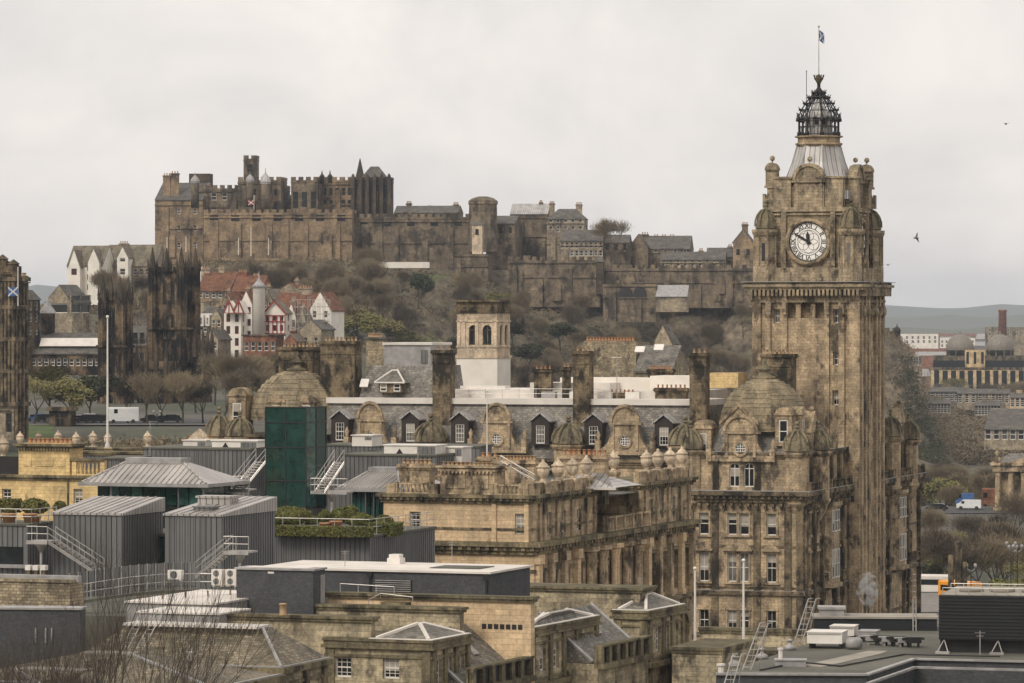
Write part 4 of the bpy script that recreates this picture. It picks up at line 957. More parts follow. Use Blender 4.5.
# upper storey: two side pavilions, recessed centre
fwl = [(G.fx(414.5), G.z(528, G.fx(414)), 12*G.m(), G.z(511)-G.z(527.5), 'six'), (G.fx(519.5), G.z(534.5), 11*G.m(), G.z(514)-G.z(534.5), 'six')]
facade(G, gw, 'F', .0+.12, GW, -.5, g549+.5, g501, fwl)
gw.box(GW, G.fx(494), -.25, .11, g549+.5, g501) if False else None
def srow(pxs, y0_, y1_, zb_, zt_):
    return [(G.sy(p, -.5), zb_, .95, zt_-zb_, 'bar') for p in pxs]
zwa, zwb = G.z(536, -.5, 2), G.z(514, -.5, 2)
facade(G, gs, 'S', -.5, .12, yA1, g549+.5, g501, srow((549.5, 564, 579), 0, 0, zwa, zwb))
facade(G, gs, 'S', -.5, yB0, yB1, g549+.5, g501, srow((651, 662, 673.5), 0, 0, zwa, zwb))
gs.box(-6, -.5, yA1-.3, yA1, g549, g501); gs.box(-6, -.55, yB0, yB0+.3, g549, g501); gs.box(-6, -.55, yB1-.3, yB1, g549, g501)
gr_ = MB(); facade(G, gr_, 'S', -4.6, yA1, yB0, g549, g501+.6, [(yA1+2.2, g549+.8, 1.2, 3.4, 'dark', 'iron')]); G.part('recessed_wall', gr_, M['gpo'])
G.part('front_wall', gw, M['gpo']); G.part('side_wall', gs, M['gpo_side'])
# cornices
cornice(gt, GW, 0, 0, GL, g549-.5, 1.05, .75, True, .8)
for (a, b_, c_, d_) in ((GW, -.5, .12, yA1), (-6, -.5, yB0, yB1)): cornice(gt, a, b_, c_, d_, g501-.25, .75, .55, True, .6); band(gt, a, b_, c_, d_, g549+1.5, g549+1.7, .08)
band(gt, GW, 0, 0, GL, g549-2.0, g549-1.75, .12); band(gt, GW, 0, 0, GL, g549-6.6, g549-6.2, .35); band(gt, GW, 0, 0, GL, 6, 6.5, .4)
G.part('cornice', gt, M['gpo_trim'])
for i in range(14):
    y = .55+i*(GL-1.1)/13; q = MB()
    if 4 <= i <= 8:
        for dy in (-.35, .35): q.lathe([(.42, g549-6.1), (.42, g549-5.9), (.3, g549-5.8), (.27, g549-1.5), (.4, g549-1.2), (.42, g549-.9)], .35, y+dy, 10)
        q.box(0, .85, y-.9, y+.9, g549-.9, g549-.5); q.box(0, .85, y-.9, y+.9, g549-6.25, g549-6.1)
    else:
        q.box(-.02, .4, y-.42, y+.42, g549-6.2, g549-1.2); q.box(-.02, .55, y-.55, y+.55, g549-1.3, g549-.5); q.box(-.02, .5, y-.5, y+.5, g549-6.2, g549-5.7)
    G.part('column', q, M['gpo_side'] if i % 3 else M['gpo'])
# statues bay and arch at the far end of the side
q = MB(); yc = GL-3.5; 
for i in range(10):
    f = lambda a, r: (yc+r*math.cos(a), g549-9.4+r*math.sin(a)); a0, a1 = math.pi*i/10, math.pi*(i+1)/10
    q.extx([f(a0, 1.9), f(a1, 1.9), f(a1, 1.35), f(a0, 1.35)], -.02, .45)
G.part('arch_moulding', q, M['gpo_trim'])
# pilasters on the upper pavilions
q = MB(); q2 = MB()
for x in (-.74, G.fx(494)): q.box(x-.2, x+.2, -.03, .2, g549+.5, g501-.2); G.part('pilaster', q, M['gpo']); q = MB()
for p in (539, 543.5, 556.5, 571.5, 586, 594): y = G.sy(p, -.5); q2.box(-.55, -.3, y-.28, y+.28, g549+.5, g501-.2); G.part('pilaster', q2, M['gpo_side']); q2 = MB()
for p in (640, 645, 656.5, 668, 680, 688): y = G.sy(p, -.5); q2.box(-.55, -.3, y-.32, y+.32, g549+.5, g501-.2); G.part('pilaster', q2, M['gpo_side']); q2 = MB()
# parapet: blocks with balustrades between
pp = MB(); zt = g501+.5; zu = G.z(485)
x0, x1 = G.fx(440, .3), G.fx(494, .3)
pp.box(x0, x1, .3, 3, zt, G.z(467, x0)); band(pp, x0, x1, .3, 3, G.z(471, x0), G.z(469, x0), .15); band(pp, x0, x1, .3, 3, G.z(467.5, x0), G.z(465.5, x0), .3); 
for i in range(14): xx = x0+.2+(x1-x0-.4)*i/13; pp.box(xx-.1, xx+.1, .05, .3, G.z(473, x0), G.z(471, x0))
for a in (x0+.5, x0+1.6, x1-1.2): pp.box(a, a+.7, .22, .31, zt+.5, zt+1.6)
for a, b_ in ((GW+.2, GW+1.0), (x0-1.0, x0-.2)): pq = MB(); pq.box(a, b_, .2, 1.0, zt, G.z(484, a)); G.part('parapet_block', pq, M['gpo_side'])
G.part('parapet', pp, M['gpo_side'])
bb = MB(); hb = G.z(485)-zt
balusters(bb, GW+1.0, x0-1.0, .5, .5, zt, hb, .36, .12, 9); G.part('balustrade', bb, M['gpo_side']); bb = MB(); balusters(bb, x1+.1, -1.4, .5, .5, zt, hb, .36, .12, 9); balusters(bb, -4.2, -4.2, yA1, yB0, g501+.6, .1, .5, .1, 9) if False else None
G.part('balustrade', bb, M['gpo_side']); bb = MB(); balusters(bb, .3, .3, yA1, yB0, g549+.6, 1.3, .42, .13, 2.4)
G.part('balustrade', bb, M['gpo_side'])
for k, (a, b_, c_, d_, n_, tp) in enumerate(((G.fx(399, 5), G.fx(429, 5), 5, 6.4, 7, 462), (G.fx(441, 1.3), G.fx(493, 1.3), 1.2, 1.9, 12, 464.5), (G.fx(494, 14), G.fx(534, 14), 14, 15., 12, 458), (G.fx(560, 18), G.fx(605, 18), 18, 19, 9, 453), (G.fx(392, 16), G.fx(440, 16), 16, 17, 8, 474), (G.fx(478, 20), G.fx(496, 20), 20, 21, 3, 455))):
    zz = G.z(tp+2, (a+b_)/2, c_); chimney(G, a, b_, c_, d_, g501-1, zz, n_, 'gpo_side', 'pot' if k in (3, 5) else 'potbuff', .4 if k != 3 else .5, .17, base=False)
rf = MB(); rf.hip(GW+1.5, -5.6, 3, GL-3, g501-.3, g501+1.6, 4, 4); rf.box(GW, -.6, .3, GL-.4, g501-.4, g501-.3); G.part('slate_roof', rf, M['slate'])
rf = MB(); rf.box(GW, -.1, .1, GL-.1, g549+.3, g549+.54); G.part('flat_roof', rf, M['flatroof'])
rf = MB(); xa, xb = G.fx(535, 15), G.fx(613, 15); rf.hip(xa, xb, 15, 23, G.z(488, xb, 15), G.z(470, xb, 15), 5, 4); G.part('pavilion_roof', rf, M['lead'])
q = MB(); q.box(xa, xb+.3, 14.8, 15.0, G.z(490, xb, 15), G.z(487.5, xb, 15)); G.part('eaves_board', q, M['whiteroof'])
railing(G, [(-3.5, yA1+.5, g501+.6), (-3.5, yB0-.3, g501+.6)], 1.1, .35, 'steel', .03)
railing(G, [(G.fx(500, 9), 9, g501+2.6), (G.fx(535, 9), 9, g501+1.)], .9, 1.2, 'steel', .035); railing(G, [(G.fx(501, 10), 10, g501+2.6), (G.fx(530, 10), 10, g501+1.)], .9, 1.2, 'steel', .035)
def urn_mesh():
    u = MB(); u.box(-.42, .42, -.42, .42, 0, .14); u.lathe([(.3, .14), (.2, .26), (.2, .34), (.34, .5), (.48, .8), (.50, 1.1), (.44, 1.2), (.52, 1.26), (.54, 1.36), (.40, 1.42), (.34, 1.56), (.15, 1.72), (.12, 1.78), (.14, 1.86), (.02, 1.98)], n=12); return u
us = G.z(458.5)-G.z(483)
for grp, yy, zb_, xo in (((543, 558, 572.5, 586.5), None, None, -1.), ((638.5, 646.5, 658, 670, 682), None, None, -1.)):
    for p in grp:
        y = G.sy(p, -.9) if p not in (638.5,) else yB0+.4; x = -.9 if p != 638.5 else -3.2
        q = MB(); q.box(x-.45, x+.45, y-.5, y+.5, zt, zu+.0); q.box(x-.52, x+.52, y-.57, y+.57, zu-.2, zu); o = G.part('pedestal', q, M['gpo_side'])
        u = urn_mesh(); uo = u.build('urn', M['urn'], o); uo.location = (x, y, zu); uo.scale = (us/2.0*1.08,)*2+(us/2.0,)
for a, b_ in ((.12, yA1), (yB0, yB1)): q = MB(); q.box(-1.15, -.65, a+.1, b_-.1, zt, zt+.95); G.part('parapet_wall', q, M['gpo_side'])

# ------------------------------------------------------------------ zinc rooftop buildings
def seams(mb, x0, x1, y0, y1, z0, z1, sp=.45, d=.035, w_=.02, faces='FS'):
    if 'F' in faces:
        k = int((x1-x0)/sp)
        for i in range(1, k): x = x0+(x1-x0)*i/k; mb.box(x-w_, x+w_, y0-d, y0+.01, z0, z1)
    if 'S' in faces:
        k = int((y1-y0)/sp)
        for i in range(1, k): y = y0+(y1-y0)*i/k; mb.box(x1-.01, x1+d, y-w_, y+w_, z0, z1)
def zincbox(name, label, cat, pxc, Y, pxl, pxr, pt, pb, roof='zincroof', slope=.9, lip=.12, rot=20):
    B = Bld(name, label, cat, pxc, Y, rot, 58); x0 = B.fx(pxl); d_ = B.sy(pxr); z0, z1 = 0, B.z(pt)
    m_ = MB(); m_.box(x0, 0, 0, d_, z0, z1); B.part('zinc_wall', m_, M['zinc'])
    sm = MB(); seams(sm, x0, 0, 0, d_, B.z(pb)-1, z1-.1, .43)
    if len(sm.v): tag(B.part('standing_seams', sm, M['zinc']), kind=None)
    r = MB(); e_ = .12
    r.add([(x0-e_, -e_, z1), (e_, -e_, z1), (e_, d_+e_, z1+slope), (x0-e_, d_+e_, z1+slope), (x0-e_, -e_, z1-.15), (e_, -e_, z1-.15), (e_, d_+e_, z1-.15), (x0-e_, d_+e_, z1-.15)], [(0, 1, 2, 3), (4, 7, 6, 5), (0, 4, 5, 1), (1, 5, 6, 2), (2, 6, 7, 3), (3, 7, 4, 0)])
    if roof == 'zincroof':
        k = int(-x0/.62)
        for i in range(1, k): x = x0-x0*i/k; r.add([(x-.03, -e_, z1+.002), (x+.03, -e_, z1+.002), (x+.03, d_+e_, z1+slope+.002), (x-.03, d_+e_, z1+slope+.002), (x-.03, -e_, z1+.06), (x+.03, -e_, z1+.06), (x+.03, d_+e_, z1+slope+.06), (x-.03, d_+e_, z1+slope+.06)], [(4, 5, 6, 7), (0, 4, 7, 3), (1, 2, 6, 5), (0, 1, 5, 4)])
    B.part('roof', r, M[roof])
    return B, x0, d_, z1
Z1, *_z1 = zincbox('zinc_pavilion', 'grey standing seam zinc box with pale ribbed roof, left of the recessed green window', 'rooftop pavilion', 122, 300, 53, 163, 513.5, 567)
Z2, zx0, zd, zz1 = zincbox('zinc_pavilion', 'grey standing seam zinc box with two roof hatches, behind the lower right stair', 'rooftop pavilion', 222, 298, 165, 275, 514.5, 565)
q = MB(); q.box(-4.2, -1.6, 5, 6.6, zz1+.3, zz1+.95); q.box(-4.35, -1.45, 4.9, 6.75, zz1+.95, zz1+1.1); Z2.part('roof_hatch', q, M['zincroof'])
q = MB(); q.box(-3., -1.5, 1.6, 2.8, zz1+.1, zz1+.4); q.box(-3.1, -1.4, 1.5, 2.9, zz1+.4, zz1+.5); Z2.part('roof_hatch', q, M['zinc'])
def glazed(name, label, pxc, Y, pxl, pxr, pt, pb, nf=6, ns=4, mat='glassgreen', rows=(.5,), mull=.05, rot=20, base=None, cat='glazed link'):
    B = Bld(name, label, cat, pxc, Y, rot, 58); x0 = B.fx(pxl); d_ = B.sy(pxr) if pxr else 3.; z0, z1 = (B.z(pb) if base is None else base), B.z(pt)
    for i in range(nf):
        a, b_ = x0*(1-i/nf), x0*(1-(i+1)/nf); q = MB(); q.box(a+.02, b_-.02, 0, .06, z0, z1); B.part('glass_panel', q, M[mat])
    for i in range(ns):
        a, b_ = d_*i/ns, d_*(i+1)/ns; q = MB(); q.box(-.06, 0, a+.02+(.07 if i == 0 else 0), b_-.02, z0, z1); B.part('glass_panel', q, M[mat])
    q = MB()
    for i in range(nf+1): x = x0*(1-i/nf); q.box(x-mull, x+mull, -.05, .1, z0, z1)
    for i in range(1, ns+1): y = d_*i/ns; q.box(-.1, .05, y-mull, y+mull, z0, z1)
    for r in (0, 1)+tuple(rows): z = z0+(z1-z0)*r; q.box(x0, .06, -.06, .1, z-mull, z+mull); q.box(-.1, .055, .1, d_, z-mull, z+mull)
    B.part('mullions', q, M['iron'])
    q = MB(); q.box(x0+.3, -.3, .5, d_, 0, z1-.1); B.part('core', q, M['glassdark']) if ns else None
    q = MB(); q.box(x0, 0, .0, d_, 0, z0-.05); B.part('base_wall', q, M['zinc'])
    return B, x0, d_, z0, z1
glazed('glazed_link', 'green tinted recessed window band between two grey zinc boxes', 164.5, 306, 123.5, None, 536.5, 562, 3, 0, 'glassgreen', (.45,))
Lk = Bld('link_roof', 'flat dark roof strip above the recessed green window', 'roof', 164.5, 305.8, 20, 58); q = MB(); q.box(Lk.fx(124), 0, -.1, 9, Lk.z(536.5)+.02, Lk.z(535)+.1); Lk.part('roof_deck', q, M['flatroof'])
glazed('glass_stair_tower', 'tall dark green glass stair tower rising above the zinc roofs', 306, 352, 265.5, 326, 407.5, 508, 2, 2, 'glassgreen', (.27, .6, .85), .045, cat='glass tower')
q = None
def hippav(label, pxc, Y, pxl, pxr, pe, pr, pg, rx0, rx1, roofm='zincroof'):
    B = Bld('glazed_roof_pavilion', label, 'rooftop pavilion', pxc, Y, 20, 58); x0 = B.fx(pxl); d_ = B.sy(pxr) if pxr else 11.; ze = B.z(pe)
    q = MB(); a, b_ = B.fx(rx0, d_*.5), B.fx(rx1, d_*.5); zr = B.z(pr, (a+b_)/2, d_*.5)
    q.add([(x0, 0, ze), (0, 0, ze), (0, d_, ze), (x0, d_, ze), (a, d_/2-.6, zr), (b_, d_/2-.6, zr), (b_, d_/2+.6, zr), (a, d_/2+.6, zr)], [(0, 1, 5, 4), (1, 2, 6, 5), (2, 3, 7, 6), (3, 0, 4, 7), (4, 5, 6, 7)])
    k = 22
    for i in range(k+1):
        x = x0*(1-i/k); f = (x-x0)/(0-x0); t_ = min(1, max(0, (x-x0)/(a-x0))) if x < a else (1 if x < b_ else (0-x)/(0-b_))
        q.tube((x, 0, ze+.04), (x, (d_/2-.6)*t_, ze+(zr-ze)*t_+.04), .045, 4)
    for c0, c1 in (((x0, 0, ze), (a, d_/2-.6, zr)), ((0, 0, ze), (b_, d_/2-.6, zr))): q.tube(c0, c1, .12, 5)
    B.part('hipped_roof', q, M[roofm])
    q = MB(); band(q, x0, 0, 0, d_, ze-.28, ze, .25); q.box(a, b_, d_/2-.9, d_/2+.9, zr-.1, zr+.35); B.part('eaves', q, M['leadplain'])
    z0 = B.z(pg); nf = 9
    for i in range(nf): u, v = x0+.9+(-x0-1.8)*i/nf, x0+.9+(-x0-1.8)*(i+1)/nf; p = MB(); p.box(u+.05, v-.05, .9, 1, z0, ze-.28); B.part('glass_panel', p, M['glassgreen'])
    for i in range(5): u, v = 1+(d_-2)*i/5, 1+(d_-2)*(i+1)/5; p = MB(); p.box(-1, -.9, u+.05, v-.05, z0, ze-.28); B.part('glass_panel', p, M['glassgreen'])
    p = MB(); p.box(x0+.9, -.9, 1.05, d_-.5, 0, z0); p.box(x0+1, -1.1, 1.2, d_-.5, z0, ze-.3); B.part('base_wall', p, M['glassdark'])
    p = MB()
    for x in (x0+2.5, -2.5, -.3): p.tube((x, .2, z0-3), (x, .2, ze-.2), .07, 6)
    B.part('posts', p, M['zinc'])
    return B
hippav('low hipped ribbed zinc roof over dark glazing, beside the yellow stone building', 206, 326, 82, 246, 484, 462, 506, 130, 186)
hippav('low hipped ribbed zinc roof over green glazing, left of the buff stone building', 400, 352, 338, 450, 489, 471, 518, 372, 400)
# long zinc walls behind
zincbox('zinc_plant_enclosure', 'long dark zinc wall with white housings on top, left of the glass stair tower', 'plant enclosure', 250, 366, 143, 300, 448.5, 480, 'flatroof', .1)
zincbox('zinc_plant_enclosure', 'long dark zinc wall right of the glass stair tower', 'plant enclosure', 436, 372, 341, 470, 455, 495, 'flatroof', .1)
zincbox('zinc_plant_enclosure', 'low dark zinc wall behind the buff chimneys, under the slate mansard', 'plant enclosure', 480, 386, 326, 492, 446, 470, 'flatroof', .1)
zincbox('zinc_plant_enclosure', 'narrow zinc block between yellow building and hipped pavilion', 'plant enclosure', 134, 350, 103, 150, 458, 480, 'flatroof', .1)
def housing(px0, px1, Y, pt, pb, mat='white', tri=True, lab=''):
    B = Bld('roof_housing', lab, 'plant housing', px1, Y, 20, CZ+(HOR-pb)/F*Y); x0 = B.fx(px0); z1 = B.z(pt)
    q = MB(); q.box(x0, 0, 0, 2.5, -.5, z1); q.box(x0-.1, .1, -.1, 2.6, z1, z1+.1); o = B.part('casing', q, M[mat])
    if tri: q = MB(); xm_ = x0*.7; q.exty([(xm_-.4, .05), (xm_+.4, .05), (xm_, .6)], -.02, .02); B.part('vent', q, M['iron'])
    q = MB(); q.box(x0*.36, -.05, -.04, .0, .1, z1-.1); B.part('louvre', q, M['zinc'])
housing(212, 257, 368, 441.5, 449.5, lab='white roof housing on the zinc wall left of the glass tower'); housing(384, 436, 374, 446, 455.5, lab='white roof housing on the zinc wall right of the glass tower')
housing(183, 206, 372, 441, 449, 'whiteroof', False, 'small off-white roof unit at the left end of the long zinc wall'); housing(443, 462, 376, 448, 457, 'whiteroof', False, 'pale lumpy roof unit right of the white housing'); housing(352, 372, 380, 436, 441, 'whiteroof', False, 'thin white roof edge unit just right behind the glass tower')
# roof garden
RGd, rx, rd, rz1 = zincbox('roof_garden_block', 'zinc sided roof garden terrace planted with hedges', 'roof terrace', 370, 322, 248, 435, 535.5, 563, 'flatroof', .05)
railing(RGd, [(rx, 0.1, rz1), (-.1, .1, rz1), (-.1, rd, rz1)], 1.25, 1.55, 'steel', .035)
def bush(name, label, cat, px, py, Y, w_, h_, d_, mat='hedge', n_=1600, s_=.11, box=False, group=None):
    p = W3(px, py, Y); b_ = MB(); rnd = random.Random(int(px*31+py))
    for i in range(n_):
        if box:
            f = rnd.random(); u = [rnd.uniform(-1, 1) for _ in range(3)]; a = rnd.randrange(3); u[a] = (1 if rnd.random() < .6 else -1)*rnd.uniform(.86, 1.03)
            if a == 1: u[1] = -abs(u[1])
            v = Vector((u[0]*w_/2, u[1]*d_/2, (u[2]+1)*h_/2))
        else:
            v = Vector((rnd.gauss(0, 1), rnd.gauss(0, 1), rnd.gauss(0, 1))).normalized(); nn_ = noise.noise(v*2.2+Vector((px, 0, 0)))*.22
            r = rnd.uniform(.8, 1.02)+nn_; v = Vector((v.x*w_/2*r, v.y*d_/2*r, h_*.45+v.z*h_*.55*r)); v.z = max(0, v.z)
        a = Vector((rnd.uniform(-1, 1), rnd.uniform(-1, 1), rnd.uniform(-1, 1))).normalized()*s_; c_ = a.orthogonal().normalized()*s_*rnd.uniform(.6, 1)
        b_.add([v-a, v+c_, v+a, v-c_], [(0, 1, 2, 3)])
    if box: b_.box(-w_*.46, w_*.46, -d_*.44, d_*.44, 0, h_*.94)
    else: b_.lathe([(.05, 0), (w_*.34, h_*.1), (w_*.40, h_*.4), (w_*.3, h_*.75), (.05, h_*.9)], n=10)
    o = b_.build(name, M[mat], None, False); o.location = p; o.rotation_euler = (0, 0, -R(20)); tag(o, label, cat, group); return o
bush('hedge', 'long low clipped hedge along the front of the roof garden', 'hedge', 322, 536, 322.5, 8.2, .75, .9, box=True, n_=3000, s_=.09)
bush('hedge', 'low clipped hedge along the right side of the roof garden', 'hedge', 384, 535, 326, 2.4, 1.0, 2.6, box=True, n_=1400, s_=.09)
for px, py, w_, h_, lab in ((291, 524, 3.2, 1.5, 'wide domed shrub at the left of the roof garden'), (325, 521, 1.1, .9, 'small round shrub in a terracotta pot on the roof garden'), (340, 521, 1.6, 1.1, 'dark rounded shrub behind the middle of the roof garden'), (350, 520, 1.5, 1.2, 'dark rounded shrub next to the largest right hand shrub'), (359, 525, 2.6, 1.0, 'broad olive shrub at the right of the roof garden'), (273, 526, 1.1, .8, 'small pale shrub at the left corner of the roof garden'), (311, 524, 1.3, .7, 'greyish small shrub right of the wide domed shrub'), (384, 527, 1.6, 1., 'small shrub near the right railing of the roof garden')):
    bush('shrub', lab, 'shrub', px, py, 327, w_, h_*.95, w_*.8, s_=.07, n_=2600)
def planter(px, py, Y, r, lab):
    q = MB(); q.lathe([(r*.75, 0), (r, r*1.1), (r*1.08, r*1.15), (r*1.05, r*1.3), (r*.9, r*1.25)], n=12); o = q.build('plant_pot', M['pot']); o.location = W3(px, py, Y); tag(o, lab, 'plant pot')
planter(325, 530, 325.5, .45, 'terracotta pot under the small round shrub'); planter(336, 529, 325.6, .5, 'terracotta pot beside the pale flowers on the roof garden')
# left terrace
LT, lx0, ld, lz1 = zincbox('zinc_terrace_block', 'zinc terrace block with potted plants and dark glazing at the left edge', 'roof terrace', 28, 306, -30, 53, 524, 566, 'flatroof', .05)
q = MB(); q.box(lx0, -.4, -.06, .02, LT.z(566), LT.z(547)); LT.part('glass_panel', q, M['glassdark'])
q = MB(); q.box(lx0, .3, -.5, .1, LT.z(568), LT.z(566)+.1); LT.part('ledge', q, M['leadplain'])
railing(LT, [(lx0, 0, lz1), (.3, 0, lz1), (.3, ld, lz1)], 1.1, 1.4, 'steel', .035)
bush('hedge', 'clipped box hedge behind the left terrace planters', 'hedge', 3, 512, 318, 2.6, 1., 1.4, box=True, n_=1000)
bush('shrub', 'rounded dark shrub on the left terrace', 'shrub', 35, 513, 317, 2.1, 1.1, 1.6); bush('shrub', 'small shrub at the end of the left terrace', 'shrub', 60, 512, 320, 1., .8, .9)
for i, (px, r) in enumerate(((9, .55), (30, .55), (36, .4), (-3, .4))): planter(px, 523, 308, r, ['wide orange pot on the left terrace', 'orange pot beside the stair head on the left terrace', 'small orange pot nearest the stair head', 'small pot at the far left of the terrace'][i])
# outside stairs
def stairthing(label, pxa, pya, pxb, pyb, Y, dz=1.3, plat=None, yoff=0, wd=1.2, low=False):
    a = W3(pxa, pya, Y); b_ = W3(pxb, pyb, Y+yoff); B = Bld('outside_stair', label, 'stair', pxb if not low else pxa, Y+yoff, 20, b_.z if not low else a.z); lo = Vector((B.fx(pxa), 0, a.z-b_.z)) if not low else Vector((0, 0, 0))
    stair(B, lo, (0, 0, 0) if not low else (B.fx(pxb), 1.2, b_.z-a.z), (0, 1, 0) if not low else (.9, -.3, 0), wd)
    if plat:
        p0, p1 = sorted((B.fx(plat[0]), B.fx(plat[1]))); q = MB(); q.box(p0, p1, -.1, wd+.4, -.12, 0); q.box(p0, p1, -.15, -.1, -.25, .03); q.tube(((p0+p1)/2, .6, -3), ((p0+p1)/2, .6, -.1), .11, 8); q.lathe([(.1, -.9), (.6, -.1)], (p0+p1)/2, .6, 8); B.part('landing', q, M['steel'])
        railing(B, [(p0, wd+.4, 0), (p0, -.08, 0), (p1, -.08, 0)], 1.05, .9, 'steel', .03)
    return B
stairthing('galvanised stair descending to the right from the left terrace', 97, 572, 48, 541, 300, plat=(27, 48))
stairthing('galvanised stair descending to the left below the second zinc box', 195, 577, 226, 551, 294, plat=(224, 249))
stairthing('short upper stair left of the green glass tower', 233, 489, 250, 461, 334, plat=(207, 249), wd=1.1, low=True)
stairthing('short upper stair right of the green glass tower', 315, 491, 329, 462, 340, plat=(311, 347), wd=1.1, low=True)
stairthing('short galvanised flight up to the left end of the roof garden', 247, 545, 256, 527, 308, plat=None, wd=1.)
# enclosed yard: slatted screen and walkway
Y0 = Bld('slatted_screen', 'curved screen of dark vertical slats below the zinc boxes', 'screen', 195, 285, 8, CZ+(HOR-590)/F*285)
q = MB(); pts = []
for i in range(30):
    f = i/29; px = 70+f*125; y = 4*math.sin(f*1.6); pts.append((Y0.fx(px, y), y, 0))
zt_ = lambda f: Y0.z(566+9*(1-f)**2+0)
for i, p in enumerate(pts[:-1]):
    f = i/29; q.prism([(p[0], p[1]-.02), (pts[i+1][0]-.03, pts[i+1][1]-.02), (pts[i+1][0]-.03, pts[i+1][1]+.02), (p[0], p[1]+.02)], -.6, zt_(f))
Y0.part('mesh_panels', q, M['zinc'])
q = MB()
for i, p in enumerate(pts):
    if i % 2 == 0: q.tube((p[0], p[1]-.06, -.6), (p[0], p[1]-.06, zt_(i/29)+.05), .035, 5)
Y0.part('posts', q, M['steel'])
WK = Bld('curved_walkway', 'curved roof walkway with double galvanised handrail', 'walkway', 235, 280, 8, CZ+(HOR-590)/F*280)
pts = [(WK.fx(px), y_, WK.z(py, 0, y_)-.0) for px, py, y_ in ((68, 606, -5), (92, 603, -4.4), (118, 598, -3.6), (140, 594, -2.4), (165, 591, -1), (200, 590, 0), (235, 590, 0))]
railing(WK, pts, 1.1, 1.3, 'steel', .035); q = MB()
for a, b_ in zip(pts, pts[1:]): q.add([(a[0], a[1]-.1, a[2]), (b_[0], b_[1]-.1, b_[2]), (b_[0], b_[1]+1, b_[2]), (a[0], a[1]+1, a[2]), (a[0], a[1]-.1, a[2]-.2), (b_[0], b_[1]-.1, b_[2]-.2)], [(0, 1, 2, 3), (4, 5, 1, 0)])
WK.part('deck', q, M['flatroof'])
YB = Bld('yard_base', 'dark flat roof deck under the curved walkway', 'roof', 240, 272, 20, 58); q = MB(); q.box(YB.fx(-20), 0, 0, 30, 0, YB.z(597)-1.5); YB.part('roof_deck', q, M['flatroof'])
def acunit(px, py, Y, n_, lab, w_=.95, h_=.8, mat='white', rot=20, fans=1):
    B = Bld('air_conditioner', lab, 'air conditioner', px, Y, rot, W3(px, py, Y).z)
    q = MB(); q.box(-w_, 0, 0, .5, .1, h_); q.box(-w_+.05, -w_+.15, .05, .45, 0, .1); q.box(-.15, -.05, .05, .45, 0, .1); o = B.part('casing', q, M[mat])
    for k in range(fans):
        r = min(w_, h_/fans)*.36; cz_ = .1+(h_-.1)*(k+.5)/fans; f = MB()
        for i in range(16):
            a0, a1 = 2*math.pi*i/16, 2*math.pi*(i+1)/16; g = lambda a, rr: (-w_*.55+rr*math.cos(a), cz_+rr*math.sin(a)); f.exty([g(a0, r), g(a1, r), g(a1, r*.8), g(a0, r*.8)], -.03, -.001)
        f.exty([(-w_*.55+r*.8*math.cos(2*math.pi*i/16), cz_+r*.8*math.sin(2*math.pi*i/16)) for i in range(16)], -.012, -.002); B.part('fan_guard', f, M['zinc'])
acunit(181, 581, 279, 1, 'single fan unit on the walkway below the recessed window', 1., .72)
for i, px in enumerate((222, 236)): acunit(px, 587, 272, 1, ['tall twin fan unit at the left of the pair by the brick plant room', 'tall twin fan unit at the right of the pair by the brick plant room'][i], .78, 1.15, 'whiteroof', fans=2)
for i, px in enumerate((30, 37.5, 45)):
    B = Bld('vent_box', ['pale vent box at the left of three under the stair landing', 'pale vent box in the middle of three under the stair landing', 'pale vent box at the right of three under the stair landing'][i], 'vent', px, 292, 20, W3(px, 583, 292).z)
    q = MB(); q.box(-.4, 0, 0, .5, .9, 1.25); o = B.part('hood', q, M['white']); q = MB(); q.box(-.34, -.06, .06, .44, 0, .9); B.part('duct', q, M['hotel_dark'])
# white flat roof
WR = Bld('white_flat_roof', 'bright white flat roof with grey fascia in front of the curved walkway', 'roof', 238, 262, 20, 58)
q = MB(); zr_ = WR.z(608); q.box(WR.fx(113), -2.5, 2, 14, 0, zr_); q.box(WR.fx(157), 0, -3, 2.0, 0, zr_-.25); WR.part('wall', q, M['leadplain'])
q = MB(); q.box(WR.fx(113)-.1, -2.4, 1.9, 14.1, zr_, zr_+.12); q.box(WR.fx(157)-.1, .1, -3.1, 1.85, zr_-.25, zr_-.14); WR.part('roof_membrane', q, M['whiteroof'])
q = MB()
for i in range(9): q.tube((WR.fx(120)+i*.9, 3+i*1.6, zr_+.1), (WR.fx(120)+i*.9, 3+i*1.6, zr_+.5), .05, 5)
WR.part('roof_anchors', q, M['hotel_dark'])
# stone wall and grey box at the left
SW = Bld('stone_wall', 'brown stone gable wall at the left edge below the terrace glazing', 'wall', 70, 262, 20, 58); q = MB(); q.box(SW.fx(-30), 0, 0, .6, 0, SW.z(583)); q.box(SW.fx(-30), .1, -.1, .7, SW.z(583), SW.z(580)); q.box(-.3, 0, .6, 2, 0, SW.z(584)); SW.part('masonry', q, M['rubble'])
q = MB(); q.box(-6, .1, 1, 1.5, SW.z(583), SW.z(577)); SW.part('coping', q, M['leadplain'])
GB = Bld('grey_roof_store', 'blue-grey painted flat roofed store behind the bare tree', 'store', 80, 246, 6, 58); q = MB(); q.box(GB.fx(-30), 0, 0, 1.6, 0, GB.z(610)); GB.part('wall', q, M['brick']); q = MB(); q.box(GB.fx(-30), .1, -.1, 1.7, GB.z(610)+.002, GB.z(608)); GB.part('roof', q, M['leadplain'])
q = MB()
for px in (36, 46, 52): q.tube((GB.fx(px), -.1, GB.z(643)), (GB.fx(px), -.1, GB.z(628)), .05, 5)
GB.part('wall_pipe', q, M['steel'])

